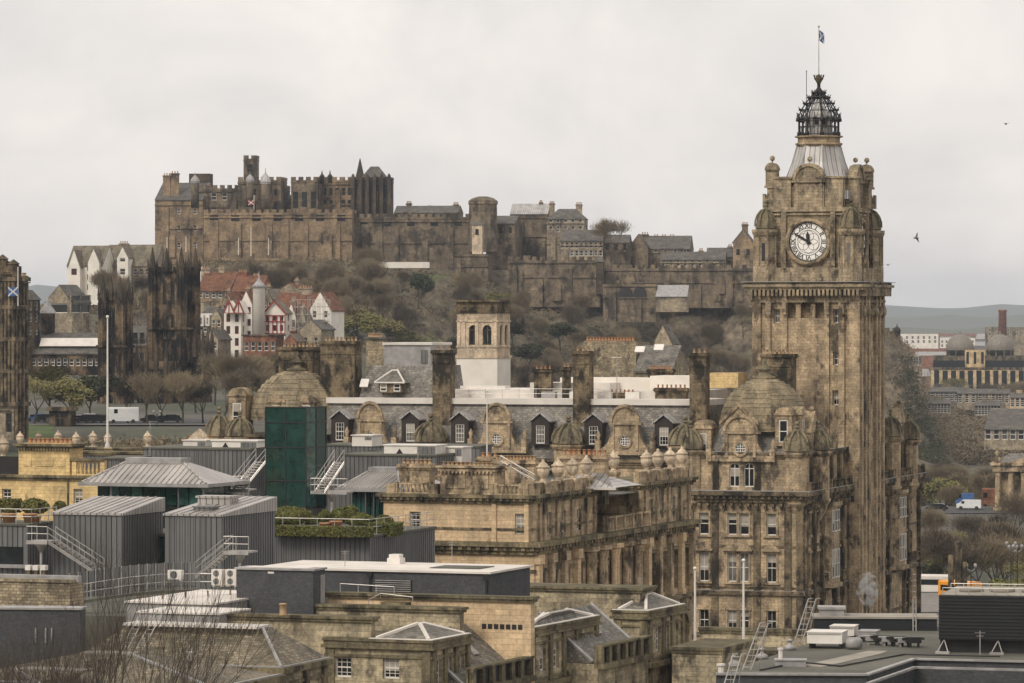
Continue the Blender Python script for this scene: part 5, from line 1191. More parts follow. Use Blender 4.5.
# ------------------------------------------------------------------ brick plant building
BP = Bld('brick_plant_building', 'charcoal brick plant building with white flat roof and louvred opening', 'plant building', 489, 275, 20, 58)
bx = BP.fx(258); bd = BP.sy(530); bz = BP.z(574); q = MB(); q.box(bx, 0, 0, bd, 0, bz); BP.part('brick_wall', q, M['brick'])
q = MB(); q.box(bx-.15, .15, -.15, bd+.15, bz, bz+.14); BP.part('roof_membrane', q, M['whiteroof'])
q = MB(); q.box(-5.2, -1.6, 2.4, 5.4, bz+.142, bz+.2); BP.part('roof_well', q, M['flatroof'])
q = MB(); x0, x1 = BP.fx(375), BP.fx(412); z0, z1 = BP.z(598, x0), BP.z(579, x0); q.box(x0, x1, -.05, -.01, z0, z1)
q2 = MB()
for i in range(9): z = z0+(z1-z0)*(i+.5)/9; q2.box(x0+.05, x1-.05, -.16, -.05, z-.03, z+.03)
BP.part('louvre', q2, M['leadplain'], BP.part('louvre_back', q, M['iron']))
q = MB(); 
for px in (370.5, ): x = BP.fx(px); q.box(x-.07, x+.07, -.12, 0, BP.z(600), bz); q.box(x-.18, x+.18, -.25, 0, bz-.35, bz-.05)
x = -.15; q.box(x-.07, x+.07, -.14, -.02, BP.z(604), bz-.2); q.box(x-.2, x+.14, -.25, -.02, bz-.4, bz-.05); BP.part('downpipe', q, M['iron'])
q = MB(); x = BP.fx(387, 6); q.box(x, x+.95, 6, 7, bz+.1, bz+.55); q.box(x+.1, x+.85, 6.1, 6.9, bz+.55, bz+.8); BP.part('roof_vent', q, M['white'])
BA = Bld('brick_lift_room', 'square charcoal brick block with pale rim and a small green plate, at the left of the plant building', 'plant building', 313, 268, 20, 58)
q = MB(); ax = BA.fx(236.5); az_ = BA.z(571); bad = BA.sy(325); q.box(ax, 0, 0, bad, 0, az_); BA.part('brick_wall', q, M['brick'])
q = MB(); q.box(ax-.12, .12, -.12, bad+.1, az_, az_+.13); BA.part('roof_rim', q, M['leadplain'])
q = MB(); q.box(ax+.5, -.5, .5, bad-.4, az_+.132, az_+.16); BA.part('roof_surface', q, M['whiteroof'])
q = MB(); q.box(BA.fx(268), BA.fx(274), -.03, 0, BA.z(574.5), BA.z(572.6)); BA.part('wall_plate', q, M['white'])
q = MB(); q.box(0, .04, bad*.6, bad*.95, BA.z(606), BA.z(576)); BA.part('door', q, M['leadplain'])
def lowwall(name, label, px0, px1, Y, pt, pb, mat='terr', trim='terr_trim', d_=.6, rot=20, cap=.35, over=.25, side=None):
    B = Bld(name, label, 'parapet', px1, Y, rot, 58); x0 = B.fx(px0); z1 = B.z(pt); dd = side or d_
    q = MB(); q.box(x0, 0, 0, dd, 0, z1-cap); B.part('masonry', q, M[mat])
    q = MB(); band(q, x0, 0, 0, dd, z1-cap+.002, z1-cap*.5, over*.6); band(q, x0, 0, 0, dd, z1-cap*.5+.002, z1, over); B.part('coping', q, M[trim]); return B
PA = lowwall('stone_parapet', 'buff stone parapet in front of the brick plant building', 328, 531, 266, 597, 630, 'gpo', side=.7)
q = MB()
for px in range(482, 524, 6): x = PA.fx(px); q.box(x, x+.3, -.03, 0, PA.z(630), PA.z(625))
PA.part('slot_openings', q, M['iron'])
q = MB(); a_ = PA.fx(388); q.box(a_, a_+1.5, -.9, -.1, 0, PA.z(609)); band(q, a_, a_+1.5, -.9, -.1, PA.z(609), PA.z(605), .12); PA.part('stone_block', q, M['terr_trim'])
rl = railing(PA, [(PA.fx(338), .4, PA.z(597)), (PA.fx(392), .4, PA.z(599))], .55, 1.4, 'steel', .03, (1.,)); railing(PA, [(PA.fx(372), -.6, PA.z(608)), (PA.fx(384), -.6, PA.z(601)), (PA.fx(416), -.6, PA.z(604))], .3, 2, 'steel', .03, (1.,))
lowwall('stone_parapet', 'long mossy stone parapet below the square brick block', 238, 460, 265, 607.5, 640, side=.7)
q_ = lowwall('stone_parapet', 'mossy stone coping above the nearest slate roof', 198, 371, 257.2, 617, 650, side=.7)
q = MB(); q.lathe([(.25, 0), (.28, .1), (.22, .2), (.22, .7), (.28, .75), (.2, .8)], n=10); o = q.build('chimney_pot', M['potbuff']); o.location = W3(283, 616, 258); tag(o, 'single pale chimney pot standing on the mossy parapets', 'chimney pot')

# ------------------------------------------------------------------ terrace of roofs in the foreground
def tpav(label, pxc, Y, pxl, pxr, pe, wf, ws, roofx=(None, None), pr=None, rot=22, ins=(3, 3), wall='terr', rx0=None, mat='slate', extra=0):
    B = Bld('terrace_pavilion', label, 'building', pxc, Y, rot, 58); x0 = B.fx(pxl); d_ = B.sy(pxr); ze = B.z(pe)
    m_ = MB(); wl = [(B.fx(p), B.z(b_, B.fx(p)), w_*B.m(), B.z(t_)-B.z(b_), st) for p, t_, b_, w_, st in wf]
    sl = [(B.sy(p), ze-2.9, 1.0, 1.75, 'six') for p in ws]
    body(B, m_, x0, 0, 0, d_, 0, ze-.5, wl, sl); B.part('wall', m_, M[wall])
    t_ = MB(); band(t_, x0, 0, 0, d_, ze-.5, ze-.32, .25); band(t_, x0, 0, 0, d_, ze-.317, ze-.05, .12); band(t_, x0, 0, 0, d_, ze-.047, ze+.12, .2)
    for z in (ze-1.05, ze-3.4): band(t_, x0, 0, 0, d_, z, z+.16, .1)
    band(t_, x0, 0, 0, d_, ze-3.9, ze-3.55, .4)
    for x in (x0+.3, -.3): t_.box(x-.3, x+.3, -.13, 0, 0, ze-.5)
    ys = [0.35]+[(B.sy(a)+B.sy(b_))/2 for a, b_ in zip(ws, ws[1:])]+[d_-.35]
    for y in ys: t_.box(0, .16, y-.25, y+.25, 0, ze-.5)
    B.part('cornice', t_, M['terr_trim'])
    x0 = B.fx(rx0) if rx0 else x0
    r = MB(); zr = ze+1.9 if pr is None else B.z(pr, x0/2, d_/2); r.hip(x0+.25, -.25, .25, d_-.25, ze+.1, zr, min(ins[0], -x0*.42), min(ins[1], d_*.42)); B.part('slate_roof', r, M[mat])
    f = MB(); ix, iy = min(ins[0], -x0*.42), min(ins[1], d_*.42); ax0, ax1, ay0, ay1 = x0+.25+ix, -.25-ix, .25+iy, d_-.25-iy
    f.box(ax0-.1, ax1+.1, ay0-.1, ay1+.1, zr-.02, zr+.08)
    for c0, c1 in (((x0+.25, .25), (ax0, ay0)), ((-.25, .25), (ax1, ay0)), ((-.25, d_-.25), (ax1, ay1))): f.tube((*c0, ze+.14), (*c1, zr+.04), .13, 5)
    f.box(x0-.12, .12, -.12, .2, ze+.122, ze+.17); f.box(-.2, .12, .2, d_+.1, ze+.122, ze+.17)
    B.part('lead_flashing', f, M['whiteroof'])
    return B, x0, d_, ze
P1, *_p1 = tpav('grey stone end pavilion with two twelve-pane windows and a hipped roof, nearest of the terrace', 431, 255, 326, 469, 642.5, [(343, 657, 677.5, 18, 'twelve'), (391, 657.5, 679, 18, 'twelve')], (439, 449.5, 461), pr=624, ins=(2.0, 2.6), rx0=371)
P2, *_p2 = tpav('grey stone pavilion with four side windows and pale roof edge, middle of the terrace', 530, 271, 516, 597.5, 630, [], (543, 556.5, 569.5, 582), pr=612, ins=(3, 4))
P3, *_p3 = tpav('grey stone pavilion with hipped roof and three side windows, farthest along the terrace', 648, 290, 614, 683.5, 612.5, [], (658.5, 667, 676), pr=594, ins=(2.6, 3))
# long ranges between the pavilions
def trange(label, pxc, Y, pxr, pt, rot=22, back=4.3, rz=2.2, xo=0.):
    B = Bld('terrace_range', label, 'building', pxc, Y, rot, 58); d_ = B.sy(pxr, xo); ze = B.z(pt)
    m_ = MB(); facade(B, m_, 'S', 0, 0, d_, 0, ze-1.2, [(y, ze-4.9, 1., 2., 'six') for y in (2.2, 5.6, 9, 12.4) if y < d_-1]); m_.box(-back, -.01, .02, d_, 0, ze-1.25); B.part('wall', m_, M['terr'])
    q = MB(); q.box(-.3, .45, 0, d_, ze-1.6, ze-1.25); q.box(-.3, .3, 0, d_, ze-.14, ze); 
    k = int(d_/1.5)
    for i in range(k+1): y = .25+(d_-.5)*i/k; q.box(-.25, .25, y-.25, y+.25, ze-1.25, ze-.14)
    q.box(-.3, .3, 0, d_, ze-4.0-1.3, ze-5.0) if False else None
    q.box(-.02, .35, 0, d_, ze-5.6, ze-5.3); B.part('parapet', q, M['terr_trim'])
    q = MB(); q.box(-.1, 0, 0, d_, ze-1.25, ze-.14); B.part('parapet_panel', q, M['iron'])
    r = MB(); r.extx([(0, 0), (1, 0)], 0, 0) if False else None
    r.exty([(-back, ze-1.2), (-.4, ze-1.2), (-back, ze-1.2+rz+1)], 0, d_) ; B.part('slate_roof', r, M['slate'])
    q = MB(); q.tube((-.4, .0, ze-1.1), (-back, .0, ze-1.1+rz+1), .14, 5); q.tube((-.4, d_, ze-1.1), (-back, d_, ze-1.1+rz+1), .14, 5); B.part('lead_flashing', q, M['leadplain'])
    for yy in (d_*.35, d_*.62):
        sk = MB(); sl_ = math.atan2(rz+1, back-.4); sk.T = Matrix.Translation((-2.6, yy, ze-1.2+(2.2)*math.tan(sl_)+.06))@Matrix.Rotation(sl_, 4, 'Y'); sk.box(-.6, .6, -.4, .4, 0, .08); o = B.part('skylight', sk, M['leadplain']); 
    return B
trange('slate roofed range with panelled parapet between first and middle pavilions', 469.5, 257, 530, 668)
trange('slate roofed range with panelled parapet between middle and farthest pavilions', 598, 276.5, 648, 645.5)
ew = lowwall('stone_parapet', 'dark stone wall across the terrace behind the middle pavilion', 500, 640, 292, 588, 625, 'terr', side=3)
# large slate hipped roof at the lower left
def bigslate(label, pxc, Y, pxl, pxr, pe, pr, rot=20, ix=5, iy=4.5, d_=None, glaz=True):
    B = Bld('slate_roofed_building', label, 'building', pxc, Y, rot, 58); x0 = B.fx(pxl); d_ = d_ or B.sy(pxr); ze = B.z(pe)
    m_ = MB(); body(B, m_, x0, 0, 0, d_, 0, ze-.4, [], [(y, ze-3.2, 1., 1.8, 'six') for y in (2.2, 5, 7.8) if y < d_-1]); B.part('wall', m_, M['terr'])
    t_ = MB(); band(t_, x0, 0, 0, d_, ze-.4, ze-.05, .3); band(t_, x0, 0, 0, d_, ze-1.1, ze-.9, .12)
    for y in (.5, 3.6, 6.4, 9.2): t_.box(0, .2, y-.3, y+.3, 0, ze-.4) if y < d_ else None
    B.part('cornice', t_, M['terr_trim'])
    iy = d_/2-.7; zr = B.z(pr, -8, iy); r = MB(); r.hip(x0, -.0, 0, d_, ze-.03, zr, ix, iy); B.part('slate_roof', r, M['slate_brown'])
    q = MB(); k = 26
    q.box(x0+ix, -ix, iy-.1, d_-iy+.1, zr-.05, zr+.06)
    B.part('lead_flat', q, M['flatpale'])
    if glaz:
        q = MB(); xs = x0+ix
        for i in range(k): a = xs+(-ix-xs)*i/k; q.box(a+.06, a+(-ix-xs)/k-.06, iy-.9, iy+1.2, zr+.08, zr+.22)
        B.part('ridge_glazing', q, M['whiteroof'])
    q = MB(); q.tube((0, 0, ze), (-ix, iy, zr+.03), .1, 5); q.box(x0, .12, -.12, .05, ze-.045, ze+.03); q.box(-.05, .12, .05, d_, ze-.045, ze+.03); B.part('lead_flashing', q, M['leadplain'])
    return B, zr
bigslate('broad brown slate hipped roof with glazed ridge at the lower left', 281, 238, 70, 329, 667, 627, ix=2.4)
bigslate('steep brown slate roof end at the bottom left corner', 212, 216, -60, 240, 688, 654, ix=6.5, iy=5, glaz=False, d_=9)
bigslate('pale stone building front with low roof behind the bare twigs', 70, 205, -40, 100, 702, 668, glaz=False, d_=9)
q = MB(); q.tube((0, 0, 0), (0, 0, .5), .12, 8); q.tube((0, 0, .5), (0, 0, .62), .2, 8); o = q.build('roof_vent', M['white']); o.location = W3(190, 662, 236.5); tag(o, 'small white vent pipe on the brown slate roof', 'vent')
for i, (px, py, Y) in enumerate(((124, 649, 233),)):
    B = Bld('roof_ladder', 'pair of steep metal roof ladders on the brown slates', 'ladder', px, Y, 20, W3(px, py, Y).z)
    for x in (-.2, .75):
        q = MB()
        for s_ in (0, .42): q.tube((x+s_, 0, 0), (x+s_+.8, 1.2, 2.2), .03, 5)
        for j in range(9): f = (j+.5)/9; q.tube((x+.8*f, 1.2*f, 2.2*f), (x+.42+.8*f, 1.2*f, 2.2*f), .022, 4)
        B.part('ladder', q, M['steel'])

# ------------------------------------------------------------------ yellow building at the left
YB_ = Bld('yellow_stone_building', 'yellow sandstone classical building with chimney block and balustrade at the left edge', 'office building', 104, 338, 20, 58)
y0 = YB_.fx(-30); dd = 8; z480 = YB_.z(481); m_ = MB()
body(YB_, m_, y0, 0, 0, dd, 0, z480, [(YB_.fx(p), YB_.z(504.5, YB_.fx(p)), 10*YB_.m(), 1.3, 'six') for p in (6.4, 78)])
a, b_ = YB_.fx(18), YB_.fx(69); m_.box(a, b_, .1, 2.6, z480+.3, YB_.z(447)); 
for u0, u1 in ((a+.5, a+1.2), (a+1.6, b_-1.5), (b_-1.1, b_-.4)):
    m_.box(u0, u1, .04, .1, YB_.z(467), YB_.z(459))
YB_.part('wall', m_, M['yellow'])
t_ = MB(); band(t_, y0, 0, 0, dd, z480, z480+.2, .15); band(t_, y0, 0, 0, dd, z480+.203, z480+.42, .3); band(t_, a, b_, .1, 2.6, YB_.z(449), YB_.z(447), .12); band(t_, a, b_, .1, 2.6, YB_.z(447)+.002, YB_.z(444.5), .4); band(t_, a, b_, .1, 2.6, YB_.z(478), YB_.z(476.5), .1); t_.box(YB_.fx(67.5), YB_.fx(69), -.1, 0, z480-4, z480)
for i in range(18): x = a+(b_-a)*(i+.5)/18; t_.box(x-.08, x+.08, -.15, .1, YB_.z(451.5), YB_.z(449))
t_.box(b_, -.1, .2, .6, YB_.z(461.5), YB_.z(459)); YB_.part('cornice', t_, M['gpo_trim'])
t_ = MB(); balusters(t_, b_+.3, -.3, .5, .5, z480+.42, YB_.z(461.5)-z480-.4, .36, .12, 5); YB_.part('balustrade', t_, M['yellow'])
chimney(YB_, a+.3, b_-.3, .7, 1.8, YB_.z(446), YB_.z(444), 10, 'yellow', 'pot', .42, .19, base=False)
q = MB(); q.box(y0, a, 1, 1.3, z480+.4, YB_.z(458)); YB_.part('iron_railing', q, M['iron'])
for i, (px, py, Y, sc_, lab) in enumerate(((3, 458, 345, 1.15, 'at the far left edge'), (20, 446, 345, .75, 'on the left end of the yellow chimney block'), (39, 446, 345, .75, 'in the middle of the yellow chimney block'), (58, 446, 345, .8, 'on the right end of the yellow chimney block'), (76, 448, 420, 1., 'just right of the yellow chimney block'), (93, 447, 420, 1., 'left beside the tall white flagpole'), (108, 448, 420, 1., 'behind the tall white flagpole'), (147.5, 447, 420, 1., 'alone, right of the tall white flagpole'))):
    u = urn_mesh(); o = u.build('stone_urn', M['urn']); o.location = W3(px, py, Y); o.scale = (sc_*.85,)*3; tag(o, 'pale stone urn '+lab, 'urn')
for i, (px0, px1, Y, pt, lab) in enumerate(((66, 155, 422, 448, 'low stone parapet carrying the urns beside the flagpole'), (66, 145, 372, 452, 'flat dark roof edge with railings behind the yellow building'))):
    lowwall('stone_parapet', lab, px0, px1, Y, pt, pt+10, 'gpo_side' if i == 0 else 'zinc', 'gpo_trim', side=2)
# little ornate chimney top and red items near the left dome
CH = Bld('ornate_chimney', 'carved pale chimney head with clay pots left of the hotel dome', 'chimney', 210, 430, 18, 60); chimney(CH, CH.fx(185), 0, 0, 1.2, 0, CH.z(440), 4, 'gpo_side', 'pot', .5, .2)
q = MB(); q.exty([(CH.fx(186), CH.z(441)), (0, CH.z(441)), (-.8, CH.z(434)), (CH.fx(198), CH.z(429)), (CH.fx(192), CH.z(434))], .2, .9); CH.part('carved_crest', q, M['urn'])
# flagpoles
def pole(px, pt, pb, Y, r, lab, zb_=None):
    a = W3(px, pb, Y); b_ = W3(px, pt, Y); q = MB(); h = b_.z-a.z; q.tube((0, 0, 0), (0, 0, h), r, 8, r*.55); q.ball((0, 0, h+r), r*1.3, 8); q.tube((0, 0, 0), (0, 0, .3), r*2, 8)
    o = q.build('flagpole', M['white']); o.location = a; tag(o, lab, 'flagpole', None); return o
pole(107.5, 318, 447, 400, .12, 'very tall white flagpole in front of the blackened gothic college')
pole(487, 392, 470, 372, .07, 'thin white pole rising before the slate mansard')
pole(695, 570, 645, 300, .11, 'white flagpole at the left on the stone terrace wall')
pole(743.5, 562, 648, 296, .11, 'taller white flagpole at the right on the stone terrace wall')

# ------------------------------------------------------------------ lower right: stone wall and big flat roof
for px0, px1, Y, pt, lab, sd_ in ((672, 722, 283, 648, 'pale coursed stone wall end below the left flagpole', 8), (700, 812, 305, 630, 'stone terrace wall with dark coping behind the flat roof', .8), (672, 790, 290, 651, 'lower stone ledge in front of the flagpoles', 3)):
    B = lowwall('stone_wall', lab, px0, px1, Y, pt, 683, 'terr', 'terr_trim', side=sd_, cap=.45, over=.12)
FR = Bld('flat_roofed_building', 'dark building with grey-green felt roof and pale rimmed parapets at the lower right', 'building', 512, 200, 0, 58)
RZ = 81-58
def at81(px, py): Y = 19*F/(py-HOR); return ((px-512)/F*Y, Y-200)
poly = [at81(*p) for p in ((716, 676), (866, 676.5), (914, 660.5), (1100, 665), (1100, 626), (820, 626), (806, 645))]
q = MB(); q.prism(poly, 0, RZ); FR.part('brick_wall', q, M['brick']); q = MB(); q.prism(poly, RZ+.004, RZ+.05); FR.part('felt_roof', q, M['flatroof'])
q = MB(); q.prism([at81(*p) for p in ((800, 667), (868, 652), (888, 652), (880, 655), (822, 668))], RZ+.054, RZ+.07); FR.part('roof_patch', q, M['flatpale'])
def rim(pts, mb, w_=.22, z=RZ+.05, h=.12):
    for a, b_ in zip(pts, pts[1:]):
        a = Vector((*a, 0)); b_ = Vector((*b_, 0)); d_ = (b_-a).normalized(); nrm = Vector((-d_.y, d_.x, 0))*w_
        mb.prism([(a-nrm)[:2], (b_-nrm)[:2], (b_+nrm)[:2], (a+nrm)[:2]], z, z+h)
q = MB(); rim([at81(*p) for p in ((716, 676), (866, 676.5))], q, .15); rim([at81(*p) for p in ((866, 676.5), (914, 660.5), (1100, 665))], q, .16, RZ+.04, .1); FR.part('roof_rim', q, M['leadplain'])
q = MB(); pr_ = [at81(*p) for p in ((868, 679.), (915, 663.), (1100, 667.5))]; rim(pr_, q, .12, RZ-.3, .12); FR.part('wall_ledge', q, M['leadplain'])
CT = Bld('long_plant_housing', 'long low dark plant housing with pale flat top on the felt roof', 'plant housing', 937, 250, 3, 81.05); x0 = CT.fx(814); q = MB(); zt_ = CT.z(619); q.box(x0, 0, 0, 3, 0, zt_); CT.part('casing', q, M['screen'])
q = MB(); q.box(x0-.1, .1, -.1, 3.1, zt_, zt_+.12); CT.part('top', q, M['flatpale']); q = MB(); a = CT.fx(820); q.box(a, a+1.5, .8, 2.3, zt_+.12, zt_+.5); q.box(a-.1, a+1.6, .7, 2.4, zt_+.5, zt_+.65); CT.part('roof_hatch', q, M['leadplain'])
q = MB()
for px in (913, 916): q.tube((CT.fx(px), -.15, 0), (CT.fx(px), -.15, zt_+1.2), .04, 5)
for i in range(10): z = .3+i*.35; q.tube((CT.fx(913), -.15, z), (CT.fx(916), -.15, z), .025, 4)
CT.part('ladder', q, M['steel'])
SC = Bld('plant_screen', 'tall black louvred plant screen with railing on top at the right edge', 'plant screen', 1060, 232, 13, 81.05); x0 = SC.fx(939); zt_ = SC.z(597); zb_ = .75
q = MB(); q.box(x0, 0, 0, 8, zb_, zt_); o = SC.part('louvres', q, M['screen']); q = MB()
for i in range(13): z = zb_+(zt_-zb_)*(i+.5)/13; q.box(x0-.03, 0, -.05, 0, z-.02, z+.03)
SC.part('slats', q, M['iron'])
for px in (944, 998): 
    q = MB(); x = SC.fx(px); q.tube((x-.3, -.6, .1), (x, .1, zb_), .035, 5); q.tube((x+.3, -.6, .1), (x, .1, zb_), .035, 5); q.box(x-.4, x+.4, -.8, -.4, 0, .12); SC.part('support_leg', q, M['steel'])
q = MB(); q.box(x0, 0, .5, 7, .0, zb_); SC.part('base', q, M['iron'])
railing(SC, [(x0+.2, 0.1, zt_), (0, .1, zt_)], .42, .75, 'steel', .03, (1.,)); railing(SC, [(x0+.2, 4., zt_), (0, 4., zt_)], .42, .75, 'steel', .03, (1.,))
q = MB(); q.box(x0+.1, 0, .2, 7.8, zt_, zt_+.04); 
for i in range(4): q.lathe([(.7, zt_+.04), (.7, zt_+.25), (.5, zt_+.3)], x0+1.5+i*1.8, 3, 12)
SC.part('fan_deck', q, M['flatpale'])
def rbox(name, lab, px1, Y, px0, pt, pb, d_, mat, rot=8, legs=True):
    B = Bld(name, lab, 'roof unit', px1, Y, rot, 81.05); x0 = B.fx(px0); z0, z1 = .3, B.z(pt); q = MB(); q.box(x0, 0, 0, d_, z0, z1); q.box(x0-.04, .04, -.04, d_+.04, z1, z1+.05); B.part('casing', q, M[mat])
    q = MB(); q.box(x0*.97-.0, x0*.03, -.02, 0, z1-.12, z1-.06); B.part('trim', q, M['leadplain'])
    for a in (x0+.1, -.2):
        q = MB(); q.box(a, a+.1, .1, d_-.1, 0, z0); B.part('leg', q, M['iron'])
    return B
rbox('chiller_unit', 'large white box chiller on short legs in front of the long dark housing', 842, 236, 807, 633, 651, 2.0, 'white', 14)
rbox('chiller_unit', 'pale grey chiller just behind the large white one', 854, 242, 830, 627, 640, 1.6, 'whiteroof', 14)
rbox('chiller_unit', 'small grey green duct box right of the white chillers', 876, 241, 858, 632, 643, 1.5, 'leadplain', 14)
q = MB(); q.lathe([(.42, 0), (.5, .1), (.5, .45), (.35, .6), (.1, .62)], n=14); o = q.build('extract_fan', M['leadplain']); o.location = W3(854, 648, 236); tag(o, 'round grey extract fan beside the white chiller', 'fan')
for i, (px, py) in enumerate(((790, 651), (762, 660), (734, 668))):
    q = MB(); q.lathe([(.3, 0), (.34, .12), (.3, .25), (.1, .35), (.1, .5), (.22, .55), (.05, .65)], n=10); o = q.build('roof_cowl', M['leadplain']); o.location = Vector((*at81(px, py), 0))+Vector((0, 200, 81.05)); tag(o, ['small roof cowl at the foot of the steep roof ladder', 'small roof cowl in the middle left of the felt roof', 'small roof cowl near the left corner of the felt roof'][i], 'vent')
B = Bld('roof_upstand', 'low pale upstand with a white vent pipe near the left of the felt roof', 'roof unit', 806, 224, 4, 81.05); x0 = B.fx(775); q = MB(); q.box(x0, 0, 0, 1.1, 0, .32); q.box(x0-.05, .05, -.05, 1.15, .32, .38); B.part('casing', q, M['leadplain']); q = MB(); q.tube((x0+.3, .4, .38), (x0+.3, .4, .9), .12, 8); q.tube((x0+.3, .4, .9), (x0+.3, .4, 1.0), .17, 8); B.part('vent_pipe', q, M['white'])
q = MB(); q.tube((0, 0, 0), (0, 0, .4), .16, 8); q.tube((0, 0, .4), (0, 0, .5), .24, 8); o = q.build('roof_vent', M['white']); o.location = Vector((*at81(716, 675), 0))+Vector((.3, 200.6, 81.05)); tag(o, 'white vent pipe at the left corner of the felt roof', 'vent')
q = MB(); q.tube((0, 0, 0), (0, 0, .5), .03); q.ball((0, 0, .6), .12, 6)
for i, (px, py, Y, hh, wd, lab) in enumerate(((799, 646, 240, 2.6, .8, 'steep metal access ladder left of the long dark housing'), (748, 672, 222, 2.5, .9, 'freestanding metal access ladder on the left of the felt roof'), (728, 682, 216, 1.9, .5, 'narrow metal ladder over the left roof edge'))):
    B = Bld('access_ladder', lab, 'ladder', px, Y, 10, 81.05-(.0 if i < 2 else .6)); q = MB()
    for s_ in (0, .45): q.tube((s_-.3, 0, 0), (s_+wd-.3, .5, hh), .035, 5); q.tube((s_-.0, .9, 0), (s_+wd-.3, .5, hh), .025, 5); q.tube((s_+wd-.3, .5, hh), (s_+wd-.1, .9, hh), .03, 5)
    for j in range(8): f = (j+.5)/8; q.tube((-.3+wd*f, .5*f, hh*f), (.15+wd*f, .5*f, hh*f), .025, 4)
    B.part('rungs_and_rails', q, M['steel'])
# assorted pipes among the roof plant
for i in range(6):
    px = 866+i*8; q = MB(); q.box(0, .9, 0, .7, .25, .25+.2+.15*(i % 2)); q.box(.1, .2, .1, .6, 0, .25); q.box(.7, .8, .1, .6, 0, .25); q.tube((-.2, .3, .5), (1.1, .3, .5), .07, 6); o = q.build('duct_section', M['iron'] if i % 2 else M['leadplain']); o.location = Vector((*at81(px, 646+.5*i), 81.05))+Vector((0, 200, 0)); tag(o, 'short piece of dark ductwork beside the long plant housing', 'duct', 'duct pieces on the felt roof')

# aerials and vents on the nearer roofs
for i, (px, py, Y, hh, lab) in enumerate(((452, 558, 279, 1.2, 'thin aerial on the white roof of the brick plant building'), (345, 562, 279, .8, 'short stub aerial at the left of the white plant roof'), (603, 478, 362, 2.2, 'thin aerial above the classical office roof'), (418, 470, 352, 2.0, 'aerial beside the buff chimney block'), (150, 448, 368, 2.4, 'aerial at the left end of the long zinc wall'), (640, 596, 296, 1.4, 'thin aerial above the farthest terrace pavilion'), (980, 652, 231, 1.2, 'short mast on the felt roof in front of the black screen'))):
    q = MB(); q.tube((0, 0, -.3), (0, 0, hh), .025, 5); q.tube((-.3, 0, hh*.9), (.3, 0, hh*.9), .018, 4); q.tube((-.2, 0, hh*.75), (.2, 0, hh*.75), .018, 4); o = q.build('aerial', M['steel']); o.location = W3(px, py, Y); tag(o, lab, 'aerial')
q = MB(); q.path([(*at81(760, 672), .06), (*at81(800, 664), .06), (*at81(840, 668), .06), (*at81(905, 656), .06), (*at81(1000, 658), .06)], .05, 5); o = q.build('roof_cable', M['iron']); o.location = (0, 200, 81.05); tag(o, 'thin dark cable run lying across the grey felt roof', 'cable')
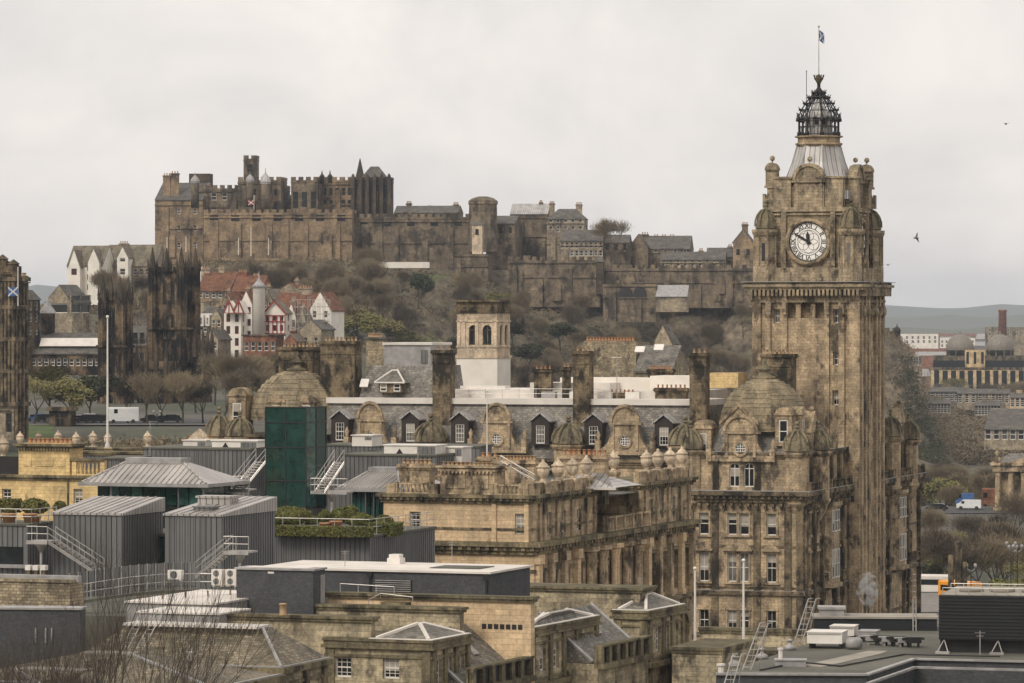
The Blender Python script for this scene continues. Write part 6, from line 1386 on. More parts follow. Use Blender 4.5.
# ------------------------------------------------------------------ generic stone house / block used for the old town, the castle and the far city
def house(name, label, cat, pxc, Y, pxl, pxr, pe, pr, pb=None, wall='tenement', roof='slate_far', rot=10, kind='gable', rows=(), cols=0, ww=1.0, wh=1.6, scols=0, D=10, chim=(), cren=False, group=None, zb=None, style='far', overhang=.3, frame='white', eave=True):
    zb = zb if zb is not None else CZ+(HOR-(pb or pe+60))/F*Y
    B = Bld(name, label, cat, pxc, Y, rot, zb, group); x0 = B.fx(pxl); d_ = B.sy(pxr) if pxr else D; ze = B.z(pe); m_ = MB()
    wf, ws = [], []
    for py in rows:
        z = B.z(py)
        if z < .2: continue
        wf += [(x0*(1-(i+.5)/cols), z, ww, wh, style, frame) for i in range(cols)] if cols else []
        ws += [(d_*(i+.5)/scols, z, ww, wh, style, frame) for i in range(scols)] if scols else []
    body(B, m_, x0, 0, 0, d_, 0, ze, wf, ws, rec=.2)
    if cren: crenels(m_, x0, 0, 0, d_, ze-.01, 1.3, .9, 1.0, .7); m_.box(x0-.15, .15, -.15, d_+.15, ze-.7, ze-.45)
    if kind == 'gabley' and pr is not None: m_.gabley(x0, 0, 0, d_, ze, B.z(pr, x0/2, 0)-.12)
    if kind == 'gable' and pr is not None: m_.gablex(x0, 0, 0, d_, ze, B.z(pr, x0/2, d_/2)-.12)
    if name == 'castle_building' and kind != 'shed' and -x0 > 9 and wall != 'render':
        rr = random.Random(int(pxc*7+Y)); x = x0+rr.uniform(1, 4)
        for zq in (.93, .62): m_.box(x0-.1, .1, -.35, .1, ze*zq, ze*zq+.35)
        while x < -1.5:
            w_ = rr.uniform(.6, 1.3); hq = rr.choice((.6, .85, .9)); m_.frus(rect(x-w_, x+w_, -1.1, .1), 0, rect(x-w_, x+w_, -.35, .1), ze*hq); x += rr.uniform(4, 11)
        for _ in range(int(-x0/9)):
            u = x0+1+rr.random()*(-x0-3); m_.box(u, u+rr.uniform(1., 3.), -.25-rr.random()*.5, .2, ze*rr.uniform(.1, .4), ze*rr.uniform(.45, .85))
        for _ in range(int(-x0/14)):
            u = x0+1+rr.random()*(-x0-5); w_ = rr.uniform(1.5, 4); m_.box(u, u+w_, .5, 3, ze-.01, ze+rr.uniform(.6, 2.)) if pr is None else None
    B.part('wall', m_, M[wall])
    if pr is not None:
        r = MB(); o_ = overhang
        if kind == 'gable':
            zr = B.z(pr, x0/2, d_/2); r.extx([(-o_, ze-.1), (d_/2, zr-.15), (d_/2, zr+.1), (-o_, ze+.15)], x0-.05, .05); r.extx([(d_+o_, ze-.1), (d_+o_, ze+.15), (d_/2, zr+.1), (d_/2, zr-.15)], x0-.05, .05)
        elif kind == 'gabley':
            zr = B.z(pr, x0/2, 0); r.exty([(x0-o_, ze-.1), (x0-o_, ze+.15), (x0/2, zr+.1), (x0/2, zr-.15)], .25, d_+.2); r.exty([(o_, ze-.1), (x0/2, zr-.15), (x0/2, zr+.1), (o_, ze+.15)], .25, d_+.2)
        elif kind == 'hip':
            zr = B.z(pr, x0/2, d_/2); r.hip(x0-o_, o_, -o_, d_+o_, ze+.002, zr, min(-x0*.3, d_*.45), d_*.45)
        elif kind == 'shed':
            zr = B.z(pr, x0/2, d_); r.extx([(-o_, ze), (d_+.1, ze), (d_+.1, zr), (-o_, ze+.2)], x0-.1, .1)
        elif kind == 'flat': r.box(x0-o_, o_, -o_, d_+o_, ze+.002, B.z(pr))
        B.part('roof', r, M[roof])
    for c_ in chim:
        px, wpx, pt, n_ = c_[:4]; y = c_[4] if len(c_) > 4 else d_/2; x = B.fx(px, y); w_ = wpx*B.m(x, y)
        chimney(B, x-w_/2, x+w_/2, y-.5, y+.5, ze-1, B.z(pt, x, y)-.4, n_, wall if wall not in ('render',) else 'tenement', 'potbuff', .7, .2, base=False)
    return B, x0, d_, ze

# ------------------------------------------------------------------ belvedere tower and old building behind the hotel
BT = Bld('arcaded_tower', 'pale square tower with arched louvred openings and dark flat cap behind the slate mansard', 'tower', 497, 505, 18, 60)
x0 = BT.fx(457); d_ = BT.sy(510); q = MB(); zt_ = BT.z(313); zm_ = BT.z(358); mid = x0/2
wl = [(BT.fx(473.3), BT.z(345), 9.3*BT.m(), BT.z(325)-BT.z(345), 'archdark', 'hotel_dark'), (BT.fx(487), BT.z(345), 9.3*BT.m(), BT.z(325)-BT.z(345), 'archdark', 'hotel_dark')]
body(BT, q, x0, 0, 0, d_, zm_, zt_, wl, [(d_*.32, BT.z(345), .95, 2.5, 'archdark', 'hotel_dark'), (d_*.7, BT.z(345), .95, 2.5, 'archdark', 'hotel_dark')], .35)
BT.part('upper_wall', q, M['urn'])
q = MB(); q.box(x0-.05, .05, -.05, d_+.05, 0, zm_-.05); BT.part('rendered_base', q, M['render'])
q = MB(); band(q, x0, 0, 0, d_, zm_-.05, zm_+.3, .15); band(q, x0, 0, 0, d_, BT.z(347.5), BT.z(346), .1); band(q, x0, 0, 0, d_, BT.z(322), BT.z(320.5), .12)
for x in (x0+.25, x0*.83, mid, -.25): q.box(x-.22, x+.22, -.12, 0, BT.z(346), BT.z(321))
BT.part('string_courses', q, M['urn'])
q = MB(); band(q, x0, 0, 0, d_, zt_, BT.z(309), .15); band(q, x0, 0, 0, d_, BT.z(309)+.002, BT.z(302), .05); band(q, x0, 0, 0, d_, BT.z(302)+.002, BT.z(300), .35); BT.part('cornice', q, M['hotel_dark'])
OB, ox, od, oz = house('tenement_block', 'old rubble stone block with long row of clay chimney pots behind the white roof terrace', 'building', 636, 560, 583, 650, 343, None, 395, 'rubble', rot=14)
chimney(OB, ox+.3, -.3, .2, 1.1, oz-.5, oz+.3, 16, 'rubble', 'pot', .55, .2, base=False)
house('slate_roofed_building', 'steep dark slate roof with two skylights right of the old rubble block', 'building', 672, 556, 634, 690, 372, 346, 395, 'rubble', 'slate', rot=14, kind='gable', D=9)
for px, py in ((638, 351), (657, 349)):
    B = Bld('skylight', 'bright skylight %s on the steep dark slate roof' % ('left' if px < 650 else 'right'), 'skylight', px+6, 556.5, 14, CZ+(HOR-py-2)/F*556); q = MB(); q.T = Matrix.Rotation(R(40), 4, 'X'); q.box(-1.3, 0, 0, 1.2, 0, .2); B.part('frame', q, M['white'])
house('stone_gable_house', 'tall bare stone gable peak between slate roof and castle cliff', 'house', 672, 600, 653, 678, 345, 325, 395, 'tenement', 'slate_far', rot=25, kind='gabley', D=8)
house('old_brown_building', 'low brown roof block far left of the pale arcaded tower', 'building', 384, 540, 366, 392, 339, 337, 395, 'rubble', 'slate_far', rot=14, kind='flat', chim=((375, 14, 335, 8),))

# ------------------------------------------------------------------ castle
def castle(label, pxc, Y, pxl, pxr, pt, pb, wall='castle', cren=True, rows=(), cols=0, scols=0, D=14, pr=None, kind='gable', name='castle_building', cat='castle', chim=(), ww=1.1, wh=1.8, rot=7, roof='slate_far', frame='hotel_dark', style='dark', base=14):
    base = 45 if base in (20, 30) and Y > 1236 else base
    return house(name, label, cat, pxc, Y, pxl, pxr, pt, pr, pb+base, wall, roof, rot, kind, rows, cols, ww, wh, scols, D, chim, cren, None, None, style, .3, frame)
castle('tall palace block with grey sloping roof and two chimneys at the castle left end', 203, 1262, 155, None, 200, 262, 'castle_light', False, (214, 231, 248), 3, pr=183, D=24, chim=((167, 7.5, 174, 3, 3), (175, 8, 172, 3, 3)), frame='white', style='far')
castle('broad crenellated chimney block behind the sloping palace roof', 209.5, 1275, 189, 213, 173.5, 215, 'castle_black', False)
castle('crenellated palace range with small windows between domed turrets', 283, 1262, 198, 290, 188, 225, 'castle', True, (200, 213), 8, 0, frame='white', style='far', ww=1.6, wh=2.3)
castle('square crenellated block under the pointed grey domes', 281, 1255, 238, 287, 180, 222, 'castle', True, (195, 210), 4)
castle('slim tall clock turret tower of the castle rising above all roofs', 256, 1258, 243.5, 259, 158.5, 200, 'castle', True, (172,), 1, name='castle_tower', cat='tower', ww=1.8, wh=2.4, D=4.5)
Bt = Bld('tower_band', '', '', 256, 1257, 7, 0, mk=False)
for px, py0, py1, r, mt_, lab in ((250, 181, 173, 1.2, 'leadplain', 'small pale lead dome left in front of the tall castle tower'), (265.5, 183, 171, 1.5, 'lead', 'taller grey pointed dome right of the tall castle tower'), (195, 182, 174, 1.3, 'leadplain', 'pale lead dome on round turret above the palace roof')):
    p = W3(px, py0, 1252); h = (py0-py1)/F*1252; q = MB(); q.lathe([(r*1.02, -.4), (r*1.02, 0), (r*1.15, .1), (r*1.1, h*.15), (r*.95, h*.35), (r*.6, h*.6), (r*.25, h*.78), (r*.06, h*.9), (.05, h*1.25)], n=10, smooth=False); e_ = empty('domed_turret', p, 0, lab, 'turret'); q2 = MB(); q2.lathe([(r*.95, -8), (r*.95, -.4)], n=10); q2.build('wall', M['castle'], e_); q.build('dome', M[mt_], e_)
castle('small pale house between palace and great hall ranges', 293, 1266, 281, None, 199, 212, 'tenement', False, pr=195, kind='hip', D=8)
castle('tall crenellated corner block at the left of the roofless looking hall', 318, 1256, 291, None, 180, 232, 'castle', True, (208,), 3, D=16, ww=1.7, wh=5)
castle('crenellated hall range with mullioned openings and finials in the castle centre', 353, 1262, 315, None, 180, 232, 'castle_light', True, (195, 207), 6, D=16, ww=1.2, wh=2.2)
for i, px in enumerate((322, 330)):
    q = MB(); p = W3(px, 180, 1258); q.lathe([(.7, -1), (.7, 1), (.9, 1.1), (.3, 1.8), (.05, 3)], n=6); o = q.build('roof_finial', M['castle_black']); o.location = p; tag(o, ['left stone finial on the hall range of the castle', 'right stone finial on the hall range of the castle'][i], 'finial')
castle('blackened gothic memorial hall with buttresses and slate roof at the right of the palace', 389, 1250, 353, 393.5, 180, 228, 'castle_black', True, (198,), 4, 1, D=13, pr=None, ww=2.4, wh=6)
SH = Bld('memorial_roof', 'steep dark roof with a sharp spire above the blackened memorial hall', 'roof', 386, 1254, 7, CZ+(HOR-180)/F*1254); q = MB(); q.hip(SH.fx(359), 0, 0, 9, 0, 14/F*1254, 3, 3.5); SH.part('slate_roof', q, M['slate_far']); q = MB(); x = SH.fx(360, 2); q.frus(ngon(x, 2, 1.6, 6), 0, ngon(x, 2, .1, 6), 22/F*1254); SH.part('spire', q, M['castle_black'])
q = MB()
for i in range(6): x = SH.fx(353+i*7.2, -5); q.box(x-.5, x+.5, -5.6, -4.0, -16, .6); q.box(x-.4, x+.4, -5.5, -4.1, .6, 1.2); q.frus(ngon(x, -5, .5, 4), 1.2, ngon(x, -5, .05, 4), 1.9)
SH.part('buttress_row', q, M['castle_black'])
# battery walls
castle('long pale brown battery wall with gun openings below the palace', 352, 1236, 203.5, None, 212.5, 262, 'castle_light', True, (221,), 7, D=20, rot=4, ww=2.6, wh=1.8, base=25)
castle('long dark upper battery wall reaching right to the round tower', 470, 1240, 352, None, 217, 262, 'castle', True, (226,), 5, D=20, rot=4, ww=2.4, wh=1.6, base=25)
castle('terraced lower wall of warm brown stone below the battery', 285, 1226, 205, None, 258, 275, 'castle_light', False, D=8, rot=4, base=20)
castle('rough lower wall beneath the warm brown terrace', 278, 1218, 200, None, 266, 285, 'castle', False, D=8, rot=4, base=20)
castle('low barrack roofs with small dormers behind the upper battery', 458, 1275, 394, None, 213, 225, 'castle', False, pr=206, D=12, chim=((409, 5, 202, 3), (456, 5, 203, 3), (430, 4, 206, 2)))
p = W3(483, 222, 1238); e_ = empty('round_castle_tower', p, 0, 'short round stone tower on the skyline of the castle', 'tower'); q = MB(); q.lathe([(4.5, -9), (4.2, 5.2), (4.5, 5.4), (4.4, 6.4), (3.2, 7.2), (1.4, 7.7)], n=18, smooth=False); q.build('wall', M['castle'], e_)
castle('pale sandstone square turret below the round tower', 482, 1222, 472, None, 225, 252, 'urn', False, (235,), 1, D=3, name='castle_turret', cat='turret', pr=221, kind='hip', base=6)
castle('dark stone bastion under the pale turret', 488, 1218, 454, None, 254, 280, 'castle', False, D=8, base=8)
castle('ruined looking stone block right of the round tower', 515, 1242, 486, 522, 224, 262, 'castle', False, (233,), 3, D=9, base=20, pr=216, kind='gable')
castle('grey blue roofed store behind the ruined block', 548, 1262, 510, None, 214, 230, 'castle', False, pr=204, D=12, roof='lead', base=20, chim=((541, 3, 201, 2),))
castle('three storey house with two tall chimneys on the castle skyline', 584, 1250, 547, None, 219, 240, 'tenement', False, (225, 232), 5, pr=209, kind='hip', D=11, chim=((552, 5, 202, 3), (579, 6, 203, 3)), frame='white', style='far', base=30)
castle('long barrack house with two rows of white windows on the castle terrace', 603, 1238, 560, None, 241, 262, 'tenement', False, (248, 256), 9, pr=230, D=10, frame='white', style='far', base=30)
castle('dark gable house with tall single chimney beside the bare castle tree', 629, 1238, 603, None, 243, 264, 'castle', False, (250,), 3, pr=235, D=10, chim=((605, 4.5, 219, 2),), base=30)
castle('slate roofed gabled house with five chimneys right of the bare castle tree', 690, 1246, 641, None, 249, 268, 'castle', False, (255,), 5, pr=236, D=14, chim=((645, 7, 233, 3), (656, 5, 235, 2), (664, 5, 235, 2), (672, 5, 235, 2), (682, 5, 237, 2)), frame='white', style='far', base=30)
castle('steep stone gable at the left end of the five chimney house', 648, 1243, 629, None, 248, 268, 'castle', False, (), 0, pr=234, kind='gabley', D=12, base=30)
castle('long low grey roofed guard building on the outer castle wall', 725, 1236, 660, None, 260, 272, 'tenement', False, (266,), 9, pr=252, D=9, chim=((701, 4, 249, 2),), frame='white', style='far', base=30)
castle('gabled stone house with stepped chimneys just left of the clock tower', 753, 1240, 733, None, 243, 275, 'castle_light', False, (255,), 2, pr=229, kind='gabley', D=10, chim=((745, 6, 223, 3),), base=30)
castle('grey roofed house on the outer wall left of the stepped gable house', 738, 1244, 706, None, 257, 275, 'castle', False, (), 0, pr=248, D=10, base=30, chim=((730, 4, 245, 2),))
# outer wall along the cliff
castle('long dark outer wall with battlements running along the cliff top', 600, 1212, 508, None, 260, 295, 'castle', True, D=6, rot=3, base=12)
castle('outer cliff wall with battlements behind the clock tower', 762, 1214, 597, None, 268, 300, 'castle', True, D=6, rot=3, base=8)
castle('round sentry bulge on the outer cliff wall', 603, 1210, 596, None, 262, 280, 'castle_black', False, D=3, pr=257, kind='hip')
castle('vaulted terrace wall with two dark arches low on the cliff', 656, 1190, 603, None, 284, 302, 'castle', False, D=10, base=20)
TB = Bld('terrace_arches', 'two dark arched openings in the low terrace wall on the cliff', 'archway', 656, 1189.9, 7, 0); 
for px in (626, 640):
    q = MB(); x = TB.fx(px); z = TB.z(298); q.exty([(x-1.9, z), (x+1.9, z)]+[(x+1.9*math.cos(math.pi*i/8), z+1.4+1.9*math.sin(math.pi*i/8)) for i in range(9)], -.15, 0); TB.part('opening', q, M['iron'])
castle('pale lean-to glass roof on the cliff right of the arches', 687, 1186, 656, None, 297, 302, 'tenement', False, D=6, pr=285, kind='shed', roof='leadplain', base=10)
castle('white wall strip among the trees under the upper battery', 429, 1195, 378, None, 262, 266, 'render', False, D=3, rot=4, base=2)
castle('cliff top wall running right behind the clock tower', 897, 1296, 840, None, 331, 345, 'castle', True, D=6, rot=3, base=40)
p = W3(897, 337, 1294); e_ = empty('sentry_turret', p, 0, 'small domed sentry turret at the cliff end right of the clock tower', 'turret'); q = MB(); q.lathe([(.5, -4), (1.1, -1.8), (1.1, 1.7), (1.3, 1.9), (.9, 2.8), (.2, 3.4), (.12, 4.2)], n=10); q.build('wall', M['castle_black'], e_)
for i, (px, pt, pb) in enumerate(((167, 237, 252), (186, 236, 252), (238.5, 238, 255), (251, 227, 256), (268.5, 238, 255))):
    q = MB(); h = (pb-pt)/F*1215; q.tube((0, 0, 0), (0, 0, h), .16, 6, .1); o = q.build('flagpole', M['white']); o.location = W3(px, pb, 1215)
    tag(o, ['far left white flagpole before the palace block', 'second white flagpole before the palace block', 'short flagpole left of the tall middle one below the battery', 'tallest white flagpole in front of the pale battery wall', 'short flagpole right of the tall middle one below the battery'][i], 'flagpole')
q = MB(); q.tube((0, 0, 0), (0, 0, 4.5), .1, 6); o = q.build('flagpole', M['white']); o.location = W3(254, 210, 1232); tag(o, 'thin flagpole on the battery carrying a small faded flag', 'flagpole')
flag('flag', W3(254, 200, 1231.9), 2.4, 1.4, R(160), 'small faded red and white flag over the castle battery', .8, mat='redpaint')

# ------------------------------------------------------------------ gothic college with black towers
def pinn(mb, cx, cy, z0, z1, r, n_=4, ph=math.pi/4):
    mb.frus(ngon(cx, cy, r, n_, ph), z0, ngon(cx, cy, r*.9, n_, ph), z0+(z1-z0)*.3); mb.frus(ngon(cx, cy, r*1.15, n_, ph), z0+(z1-z0)*.3, ngon(cx, cy, r*.06, n_, ph), z1)
def gothic_tower(label, px0, px1, Y, pt, ptip, pb, rot=25, stages=(.35, .62)):
    B = Bld('gothic_tower', label, 'tower', px0+(px1-px0)*.66, Y, rot, CZ+(HOR-pb)/F*Y); x0 = B.fx(px0+1.5); d_ = B.sy(px1-1.5); zt_, zp = B.z(pt), B.z(ptip); q = MB()
    wl = [(x0*f, zt_*g, .9, zt_*.16, 'archdark', 'hotel_dark') for f in (.36, .64) for g in (.08, .3, .56, .78)]
    body(B, q, x0+.5, -.7, .7, d_-.5, 0, zt_, wl, [(d_*f, zt_*g, .9, zt_*.16, 'archdark', 'hotel_dark') for f in (.35, .65) for g in (.3, .56, .78)], .5)
    for g in stages: band(q, x0, 0, 0, d_, zt_*g, zt_*g+.4, .25)
    crenels(q, x0, 0, 0, d_, zt_, .7, .5, .9, .4); B.part('wall', q, M['college'])
    for cx, cy in ((x0, 0), (0, 0), (0, d_), (x0, d_)):
        b_ = MB(); b_.frus(ngon(cx, cy, 1.15, 8, R(22.5)), 0, ngon(cx, cy, .85, 8, R(22.5)), zt_*1.02)
        for g in stages: b_.prism(ngon(cx, cy, 1.5, 8, R(22.5)), zt_*g, zt_*g+.5)
        for a in range(8): an = a*math.pi/4+R(22.5); b_.tube((cx+1.1*math.cos(an), cy+1.1*math.sin(an), 0), (cx+.85*math.cos(an), cy+.85*math.sin(an), zt_), .16, 4)
        o = B.part('corner_turret', b_, M['college'])
        s_ = MB(); s_.prism(ngon(cx, cy, 1.05, 8, R(22.5)), zt_*1.02, zt_*1.02+.4); s_.frus(ngon(cx, cy, .8, 8, R(22.5)), zt_*1.02+.4, ngon(cx, cy, .08, 8, R(22.5)), zp)
        for a in range(4): an = a*math.pi/2+R(45); pinn(s_, cx+.95*math.cos(an), cy+.95*math.sin(an), zt_*1.0, zt_+(zp-zt_)*.6, .24)
        B.part('pinnacle', s_, M['castle_black'], o)
    for u, v in ((x0*.5, 0), (0, d_*.5), (x0*.5, d_)): s_ = MB(); pinn(s_, u, v, zt_, zt_+(zp-zt_)*.75, .42); B.part('small_pinnacle', s_, M['castle_black'])
    return B
gothic_tower('tallest black gothic many-turreted tower with needle pinnacles, right of the white flagpole', 151, 197, 850, 271, 247, 425)
gothic_tower('shorter black gothic tower with needle pinnacles behind the white flagpole', 101.5, 129.5, 838, 300, 276, 425)
house('gothic_college_range', 'black gothic range with steep roof joining the two black towers', 'college', 152, 862, 118, None, 346, 326, 425, 'college', 'slate_far', 25, 'gable', (345, 365, 385), 5, 1., 2.6, 0, 12, (), False, None, None, 'dark', .3, 'hotel_dark')
GR, gx_, gd_, gz_ = house('gothic_college_porch', 'lower black gatehouse with crenellations between the two black towers', 'college', 166, 838, 137, None, 366, None, 425, 'college', rot=25, rows=(383, 405), cols=3, ww=1.2, wh=3., D=8, cren=True, style='dark', frame='hotel_dark')
q = MB()
for f in (1, .66, .33, 0): pinn(q, gx_*f, 0, gz_-2, gz_+5, .55)
GR.part('pinnacle_row', q, M['castle_black'])
GR2, gx_, gd_, gz_ = house('gothic_college_wing', 'lower black wing with pointed buttresses right of the tall black tower', 'college', 203, 846, 195, 212, 352, None, 425, 'college', rot=25, rows=(375, 395), cols=1, ww=1.2, wh=3., scols=2, cren=True, style='dark', frame='hotel_dark')
q = MB()
for y in (0, gd_*.5, gd_): pinn(q, 0, y, gz_-1, gz_+5, .6)
pinn(q, gx_, 0, gz_-1, gz_+5, .6); GR2.part('pinnacle_row', q, M['castle_black'])
# left of the college
house('white_gabled_house', 'white rendered house with steep brown roof and gables left of the castle', 'house', 103, 1150, 67, None, 266, 246, 305, 'render', 'slate_brown', 12, 'gable', (271, 280, 290), 4, 1.4, 1.6, 0, 12, (), False, None, None, 'far', .3, 'redpaint')
house('white_gabled_house', 'narrow white gable with dark roof edge on the left of the white house', 'house', 80, 1148.8, 68, None, 268, 250, 305, 'render', 'slate_brown', 12, 'gabley', (262, 275), 1, 1.6, 1.8, 0, 8, frame='redpaint')
house('white_gabled_house', 'small white peaked dormer gable right of centre of the white house', 'house', 99, 1148.6, 88, None, 262, 249, 305, 'render', 'slate_brown', 12, 'gabley', (262,), 1, 1.8, 2., 0, 8, frame='redpaint')
house('brown_roofed_tenement', 'brown roofed tenement between white house and the castle palace', 'tenement', 156, 1156, 103, None, 266, 245, 305, 'tenement', 'slate_brown', 12, 'gable', (275, 287), 9, 1.2, 1.8, 0, 12, ((124, 9, 242, 4),))
house('white_gabled_house', 'white gable peak with dark trim at the right end of the white house', 'house', 128, 1154.2, 117, None, 258, 247, 300, 'render', 'slate_brown', 12, 'gabley', (262, 275), 1, 1.6, 1.8, 0, 8)
house('stone_gable_house', 'brown stone house with big gable window, left of the shorter black tower', 'house', 72, 905, 45, 90, 303, 285, 345, 'tenement', 'slate_far', 25, 'gabley', (313,), 1, 4.5, 4., 2)
house('long_slate_roof_hall', 'long low hall with grey roof and bright white roof strip at the left', 'hall', 100, 880, 24, None, 354, 333, 375, 'college', 'slate_far', 6, 'gable', (366,), 12, 1., 1.6, 0, 16)
q = MB(); LR = Bld('roof_light_strip', 'bright white strip of roof glazing along the grey hall roof', 'roof light', 99, 879, 6, 0); x = LR.fx(40, 3); z0, z1 = LR.z(346, 0, 3), LR.z(338, 0, 3); q.add([(x, 2.2, z0), (0, 2.2, z0), (0, 4.5, z1), (x, 4.5, z1), (x, 2.6, z0-.2), (0, 2.6, z0-.2), (0, 4.9, z1-.2), (x, 4.9, z1-.2)], [(0, 1, 2, 3), (4, 7, 6, 5), (0, 4, 5, 1), (2, 6, 7, 3)]); LR.part('glazing', q, M['whiteroof'])
p = W3(47.5, 318, 890); e_ = empty('lead_capped_turret', p, 0, 'stone turret with pale pointed lead cap below the brown gable house', 'turret'); q = MB(); q.lathe([(1.6, -6), (1.6, 1)], n=8, smooth=False); q.build('wall', M['college'], e_); q = MB(); q.lathe([(2.0, 1), (1.5, 1.8), (.5, 3.2), (.1, 4.6)], n=8, smooth=False); q.build('lead_cap', M['leadplain'], e_)
house('dark_tenement', 'dark tenement with chimneys between ornate corner building and gable house', 'tenement', 28, 880, 14, 40, 300, 290, 375, 'college', 'slate_far', 25, 'hip', (310, 322, 335), 2, 1., 1.8, 2, 10, ((17, 6, 273, 3), (24, 5, 274, 3)))
# ornate bank-like building at the left edge
OE = Bld('ornate_corner_building', 'tall ornate dark stone building with columns and tiers at the left edge', 'building', 14, 700, 25, CZ+(HOR-440)/F*700)
x0 = OE.fx(-30); d_ = OE.sy(26); q = MB(); tiers = [(440, 405), (405, 372), (372, 340), (340, 308), (308, 280)]
ztop = OE.z(282); rows_ = [(x0*f, OE.z(b_-4), 1.2, 3.2, 'dark', 'hotel_dark') for f in (.12, .4, .7) for t_, b_ in ((0, 436), (0, 402), (0, 368), (0, 336), (0, 304))]
body(OE, q, x0, 0, 0, d_, 0, ztop, rows_, [(d_*.5, r[1], 1.2, 3.2, 'dark', 'hotel_dark') for r in rows_[:5]], .4)
OE.part('wall', q, M['tenement'])
q = MB()
for a, b_ in tiers: band(q, x0, 0, 0, d_, OE.z(b_)-.2, OE.z(b_)+.5, .6); band(q, x0, 0, 0, d_, OE.z(b_)-1.2, OE.z(b_)-.9, .2)
for i in range(7): x = x0*i/6*.5; q.tube((x, -.3, 6), (x, -.3, ztop), .3, 8)
for y in (0.3, d_*.35, d_*.65, d_-.2): q.tube((.3, y, 0), (.3, y, ztop), .3, 8)
OE.part('columns_and_cornices', q, M['hotel_dark'])
q = MB()
for px, pt in ((2, 257), (8, 270), (13, 262), (22, 279)): x = OE.fx(px, 2); q.box(x-1.1, x+1.1, 1.5, 3, ztop, OE.z(pt+4)); pinn(q, x, 2.2, OE.z(pt+4), OE.z(pt-3), 1.0)
OE.part('roof_pinnacles', q, M['college'])
q = MB(); q.tube((0, 0, 0), (0, 0, 6.6), .09, 6); o = q.build('flagpole', M['white']); o.location = W3(18, 306, 692); tag(o, 'thin pole with the saltire flag beside the ornate corner building', 'flagpole')
flag('flag', W3(18, 287, 691.9), 1.9, 1.5, R(180), 'blue and white saltire flag at the left edge', .9)
# stone pavilion near the cars
house('stone_kiosk', 'small square stone pavilion with arched opening beside the grass', 'pavilion', 70, 735, 49, 76, 411, 407, 432, 'college', 'hotel_dark', 20, 'flat', (428,), 1, 1.6, 2.6, 1, style='archdark', frame='hotel_dark')

# ------------------------------------------------------------------ white and red gabled houses below the castle
house('stone_tenement', 'grey stone tenement with white dormer pair right of the tall black tower', 'tenement', 214, 985, 196, 229, 325, 306, 380, 'tenement', 'slate_far', 22, 'hip', (332, 343, 355, 366), 3, 1., 1.9, 2, 10, ((206, 10, 299, 5),), style='far')
for px in (201, 207):
    D1 = Bld('white_arched_dormer', 'white arched dormer %s on the grey stone tenement roof' % ('left' if px < 204 else 'right'), 'dormer', px+2.4, 982, 22, CZ+(HOR-326)/F*982); q = MB(); q.box(-1.1, 0, 0, 3, 0, 2.4); q.exty([(-1.1+.0, 2.4), (0, 2.4)]+[(-.55+.55*math.cos(math.pi*i/6), 2.4+.6*math.sin(math.pi*i/6)) for i in range(1, 6)], 0, 3); D1.part('casing', q, M['white']); window(D1, -.55, -.06, .3, .6, 1.8, 'F', 'far')
house('white_gabled_house', 'white house front with two half timbered red gables, left of the white round turret', 'house', 241, 975, 224, 246, 312, 300, 380, 'render', 'slate_far', 18, 'gabley', (322, 334, 346, 358), 2, 1., 1.9, 1, 9, frame='redpaint')
for px in (229, 238.5):
    G1 = Bld('timbered_gable', 'pointed %s gable with red boards on the white house front' % ('left' if px < 235 else 'right'), 'gable', px+5, 973.5, 18, CZ+(HOR-313)/F*973); q = MB(); x = G1.fx(px-5); q.exty([(x, 0), (0, 0), (x/2, 2.9)], 0, 4); G1.part('white_panel', q, M['render']); q = MB(); q.tube((x-.2, -.15, -.1), (x/2, -.15, 3.1), .2, 4); q.tube((.2, -.15, -.1), (x/2, -.15, 3.1), .2, 4); q.tube((x, -.1, 0), (0, -.1, 0), .12, 4); q.tube((x*.5, -.1, 0), (x*.5, -.1, 2.6), .12, 4); G1.part('red_boards', q, M['redpaint'])
RT = empty('round_turret', W3(259, 335, 966), 0, 'slim white round turret with pointed lead cap between the red roofs', 'turret'); q = MB(); q.lathe([(1.4, -1.5), (1.45, 11), (1.6, 11.2)], n=16); q.build('wall', M['render'], RT); q = MB(); q.lathe([(1.9, 11.2), (1.2, 12), (.5, 12.8), (.15, 13.6), (.05, 15)], n=12); q.build('lead_cap', M['leadplain'], RT)
house('redstone_tenement', 'red sandstone tenement with tall white windows below the timbered gable', 'tenement', 276, 957, 243, 284, 336, 334.5, 382, 'redstone', 'hotel_dark', 18, 'flat', (351, 366, 380), 5, 1.1, 2.2, 2)
house('timbered_house', 'white house with red half timbering and a pointed gable, right of the round turret', 'house', 285, 966, 264, 292, 314, 301, 380, 'render', 'slate_brown', 18, 'gabley', (321, 331), 3, .9, 1.4, 1, 9, frame='redpaint')
TH = Bld('timber_frame', 'red timber grid on the white gabled house right of the round turret', 'timber frame', 285, 965.8, 18, 0); q = MB(); x0 = TH.fx(264.5)
for py in (316, 322, 334): q.box(x0, 0, -.1, 0, TH.z(py), TH.z(py)+.22)
for i in range(6): x = x0*(1-i/5); q.box(x-.1, x+.1, -.105, 0, TH.z(334), TH.z(316))
q.tube((x0-.4, -.3, TH.z(314)), (x0/2, -.3, TH.z(301)), .22, 4); q.tube((.4, -.3, TH.z(314)), (x0/2, -.3, TH.z(301)), .22, 4); TH.part('beams', q, M['redpaint'])
house('red_roofed_house', 'white house with broad red tiled roof behind the scaffolding', 'house', 322, 985, 274, 333, 311, 293, 380, 'render', 'redroof', 18, 'gable', (318, 328), 6, 1., 1.8, 1, 9, ((306, 14, 286, 5),))
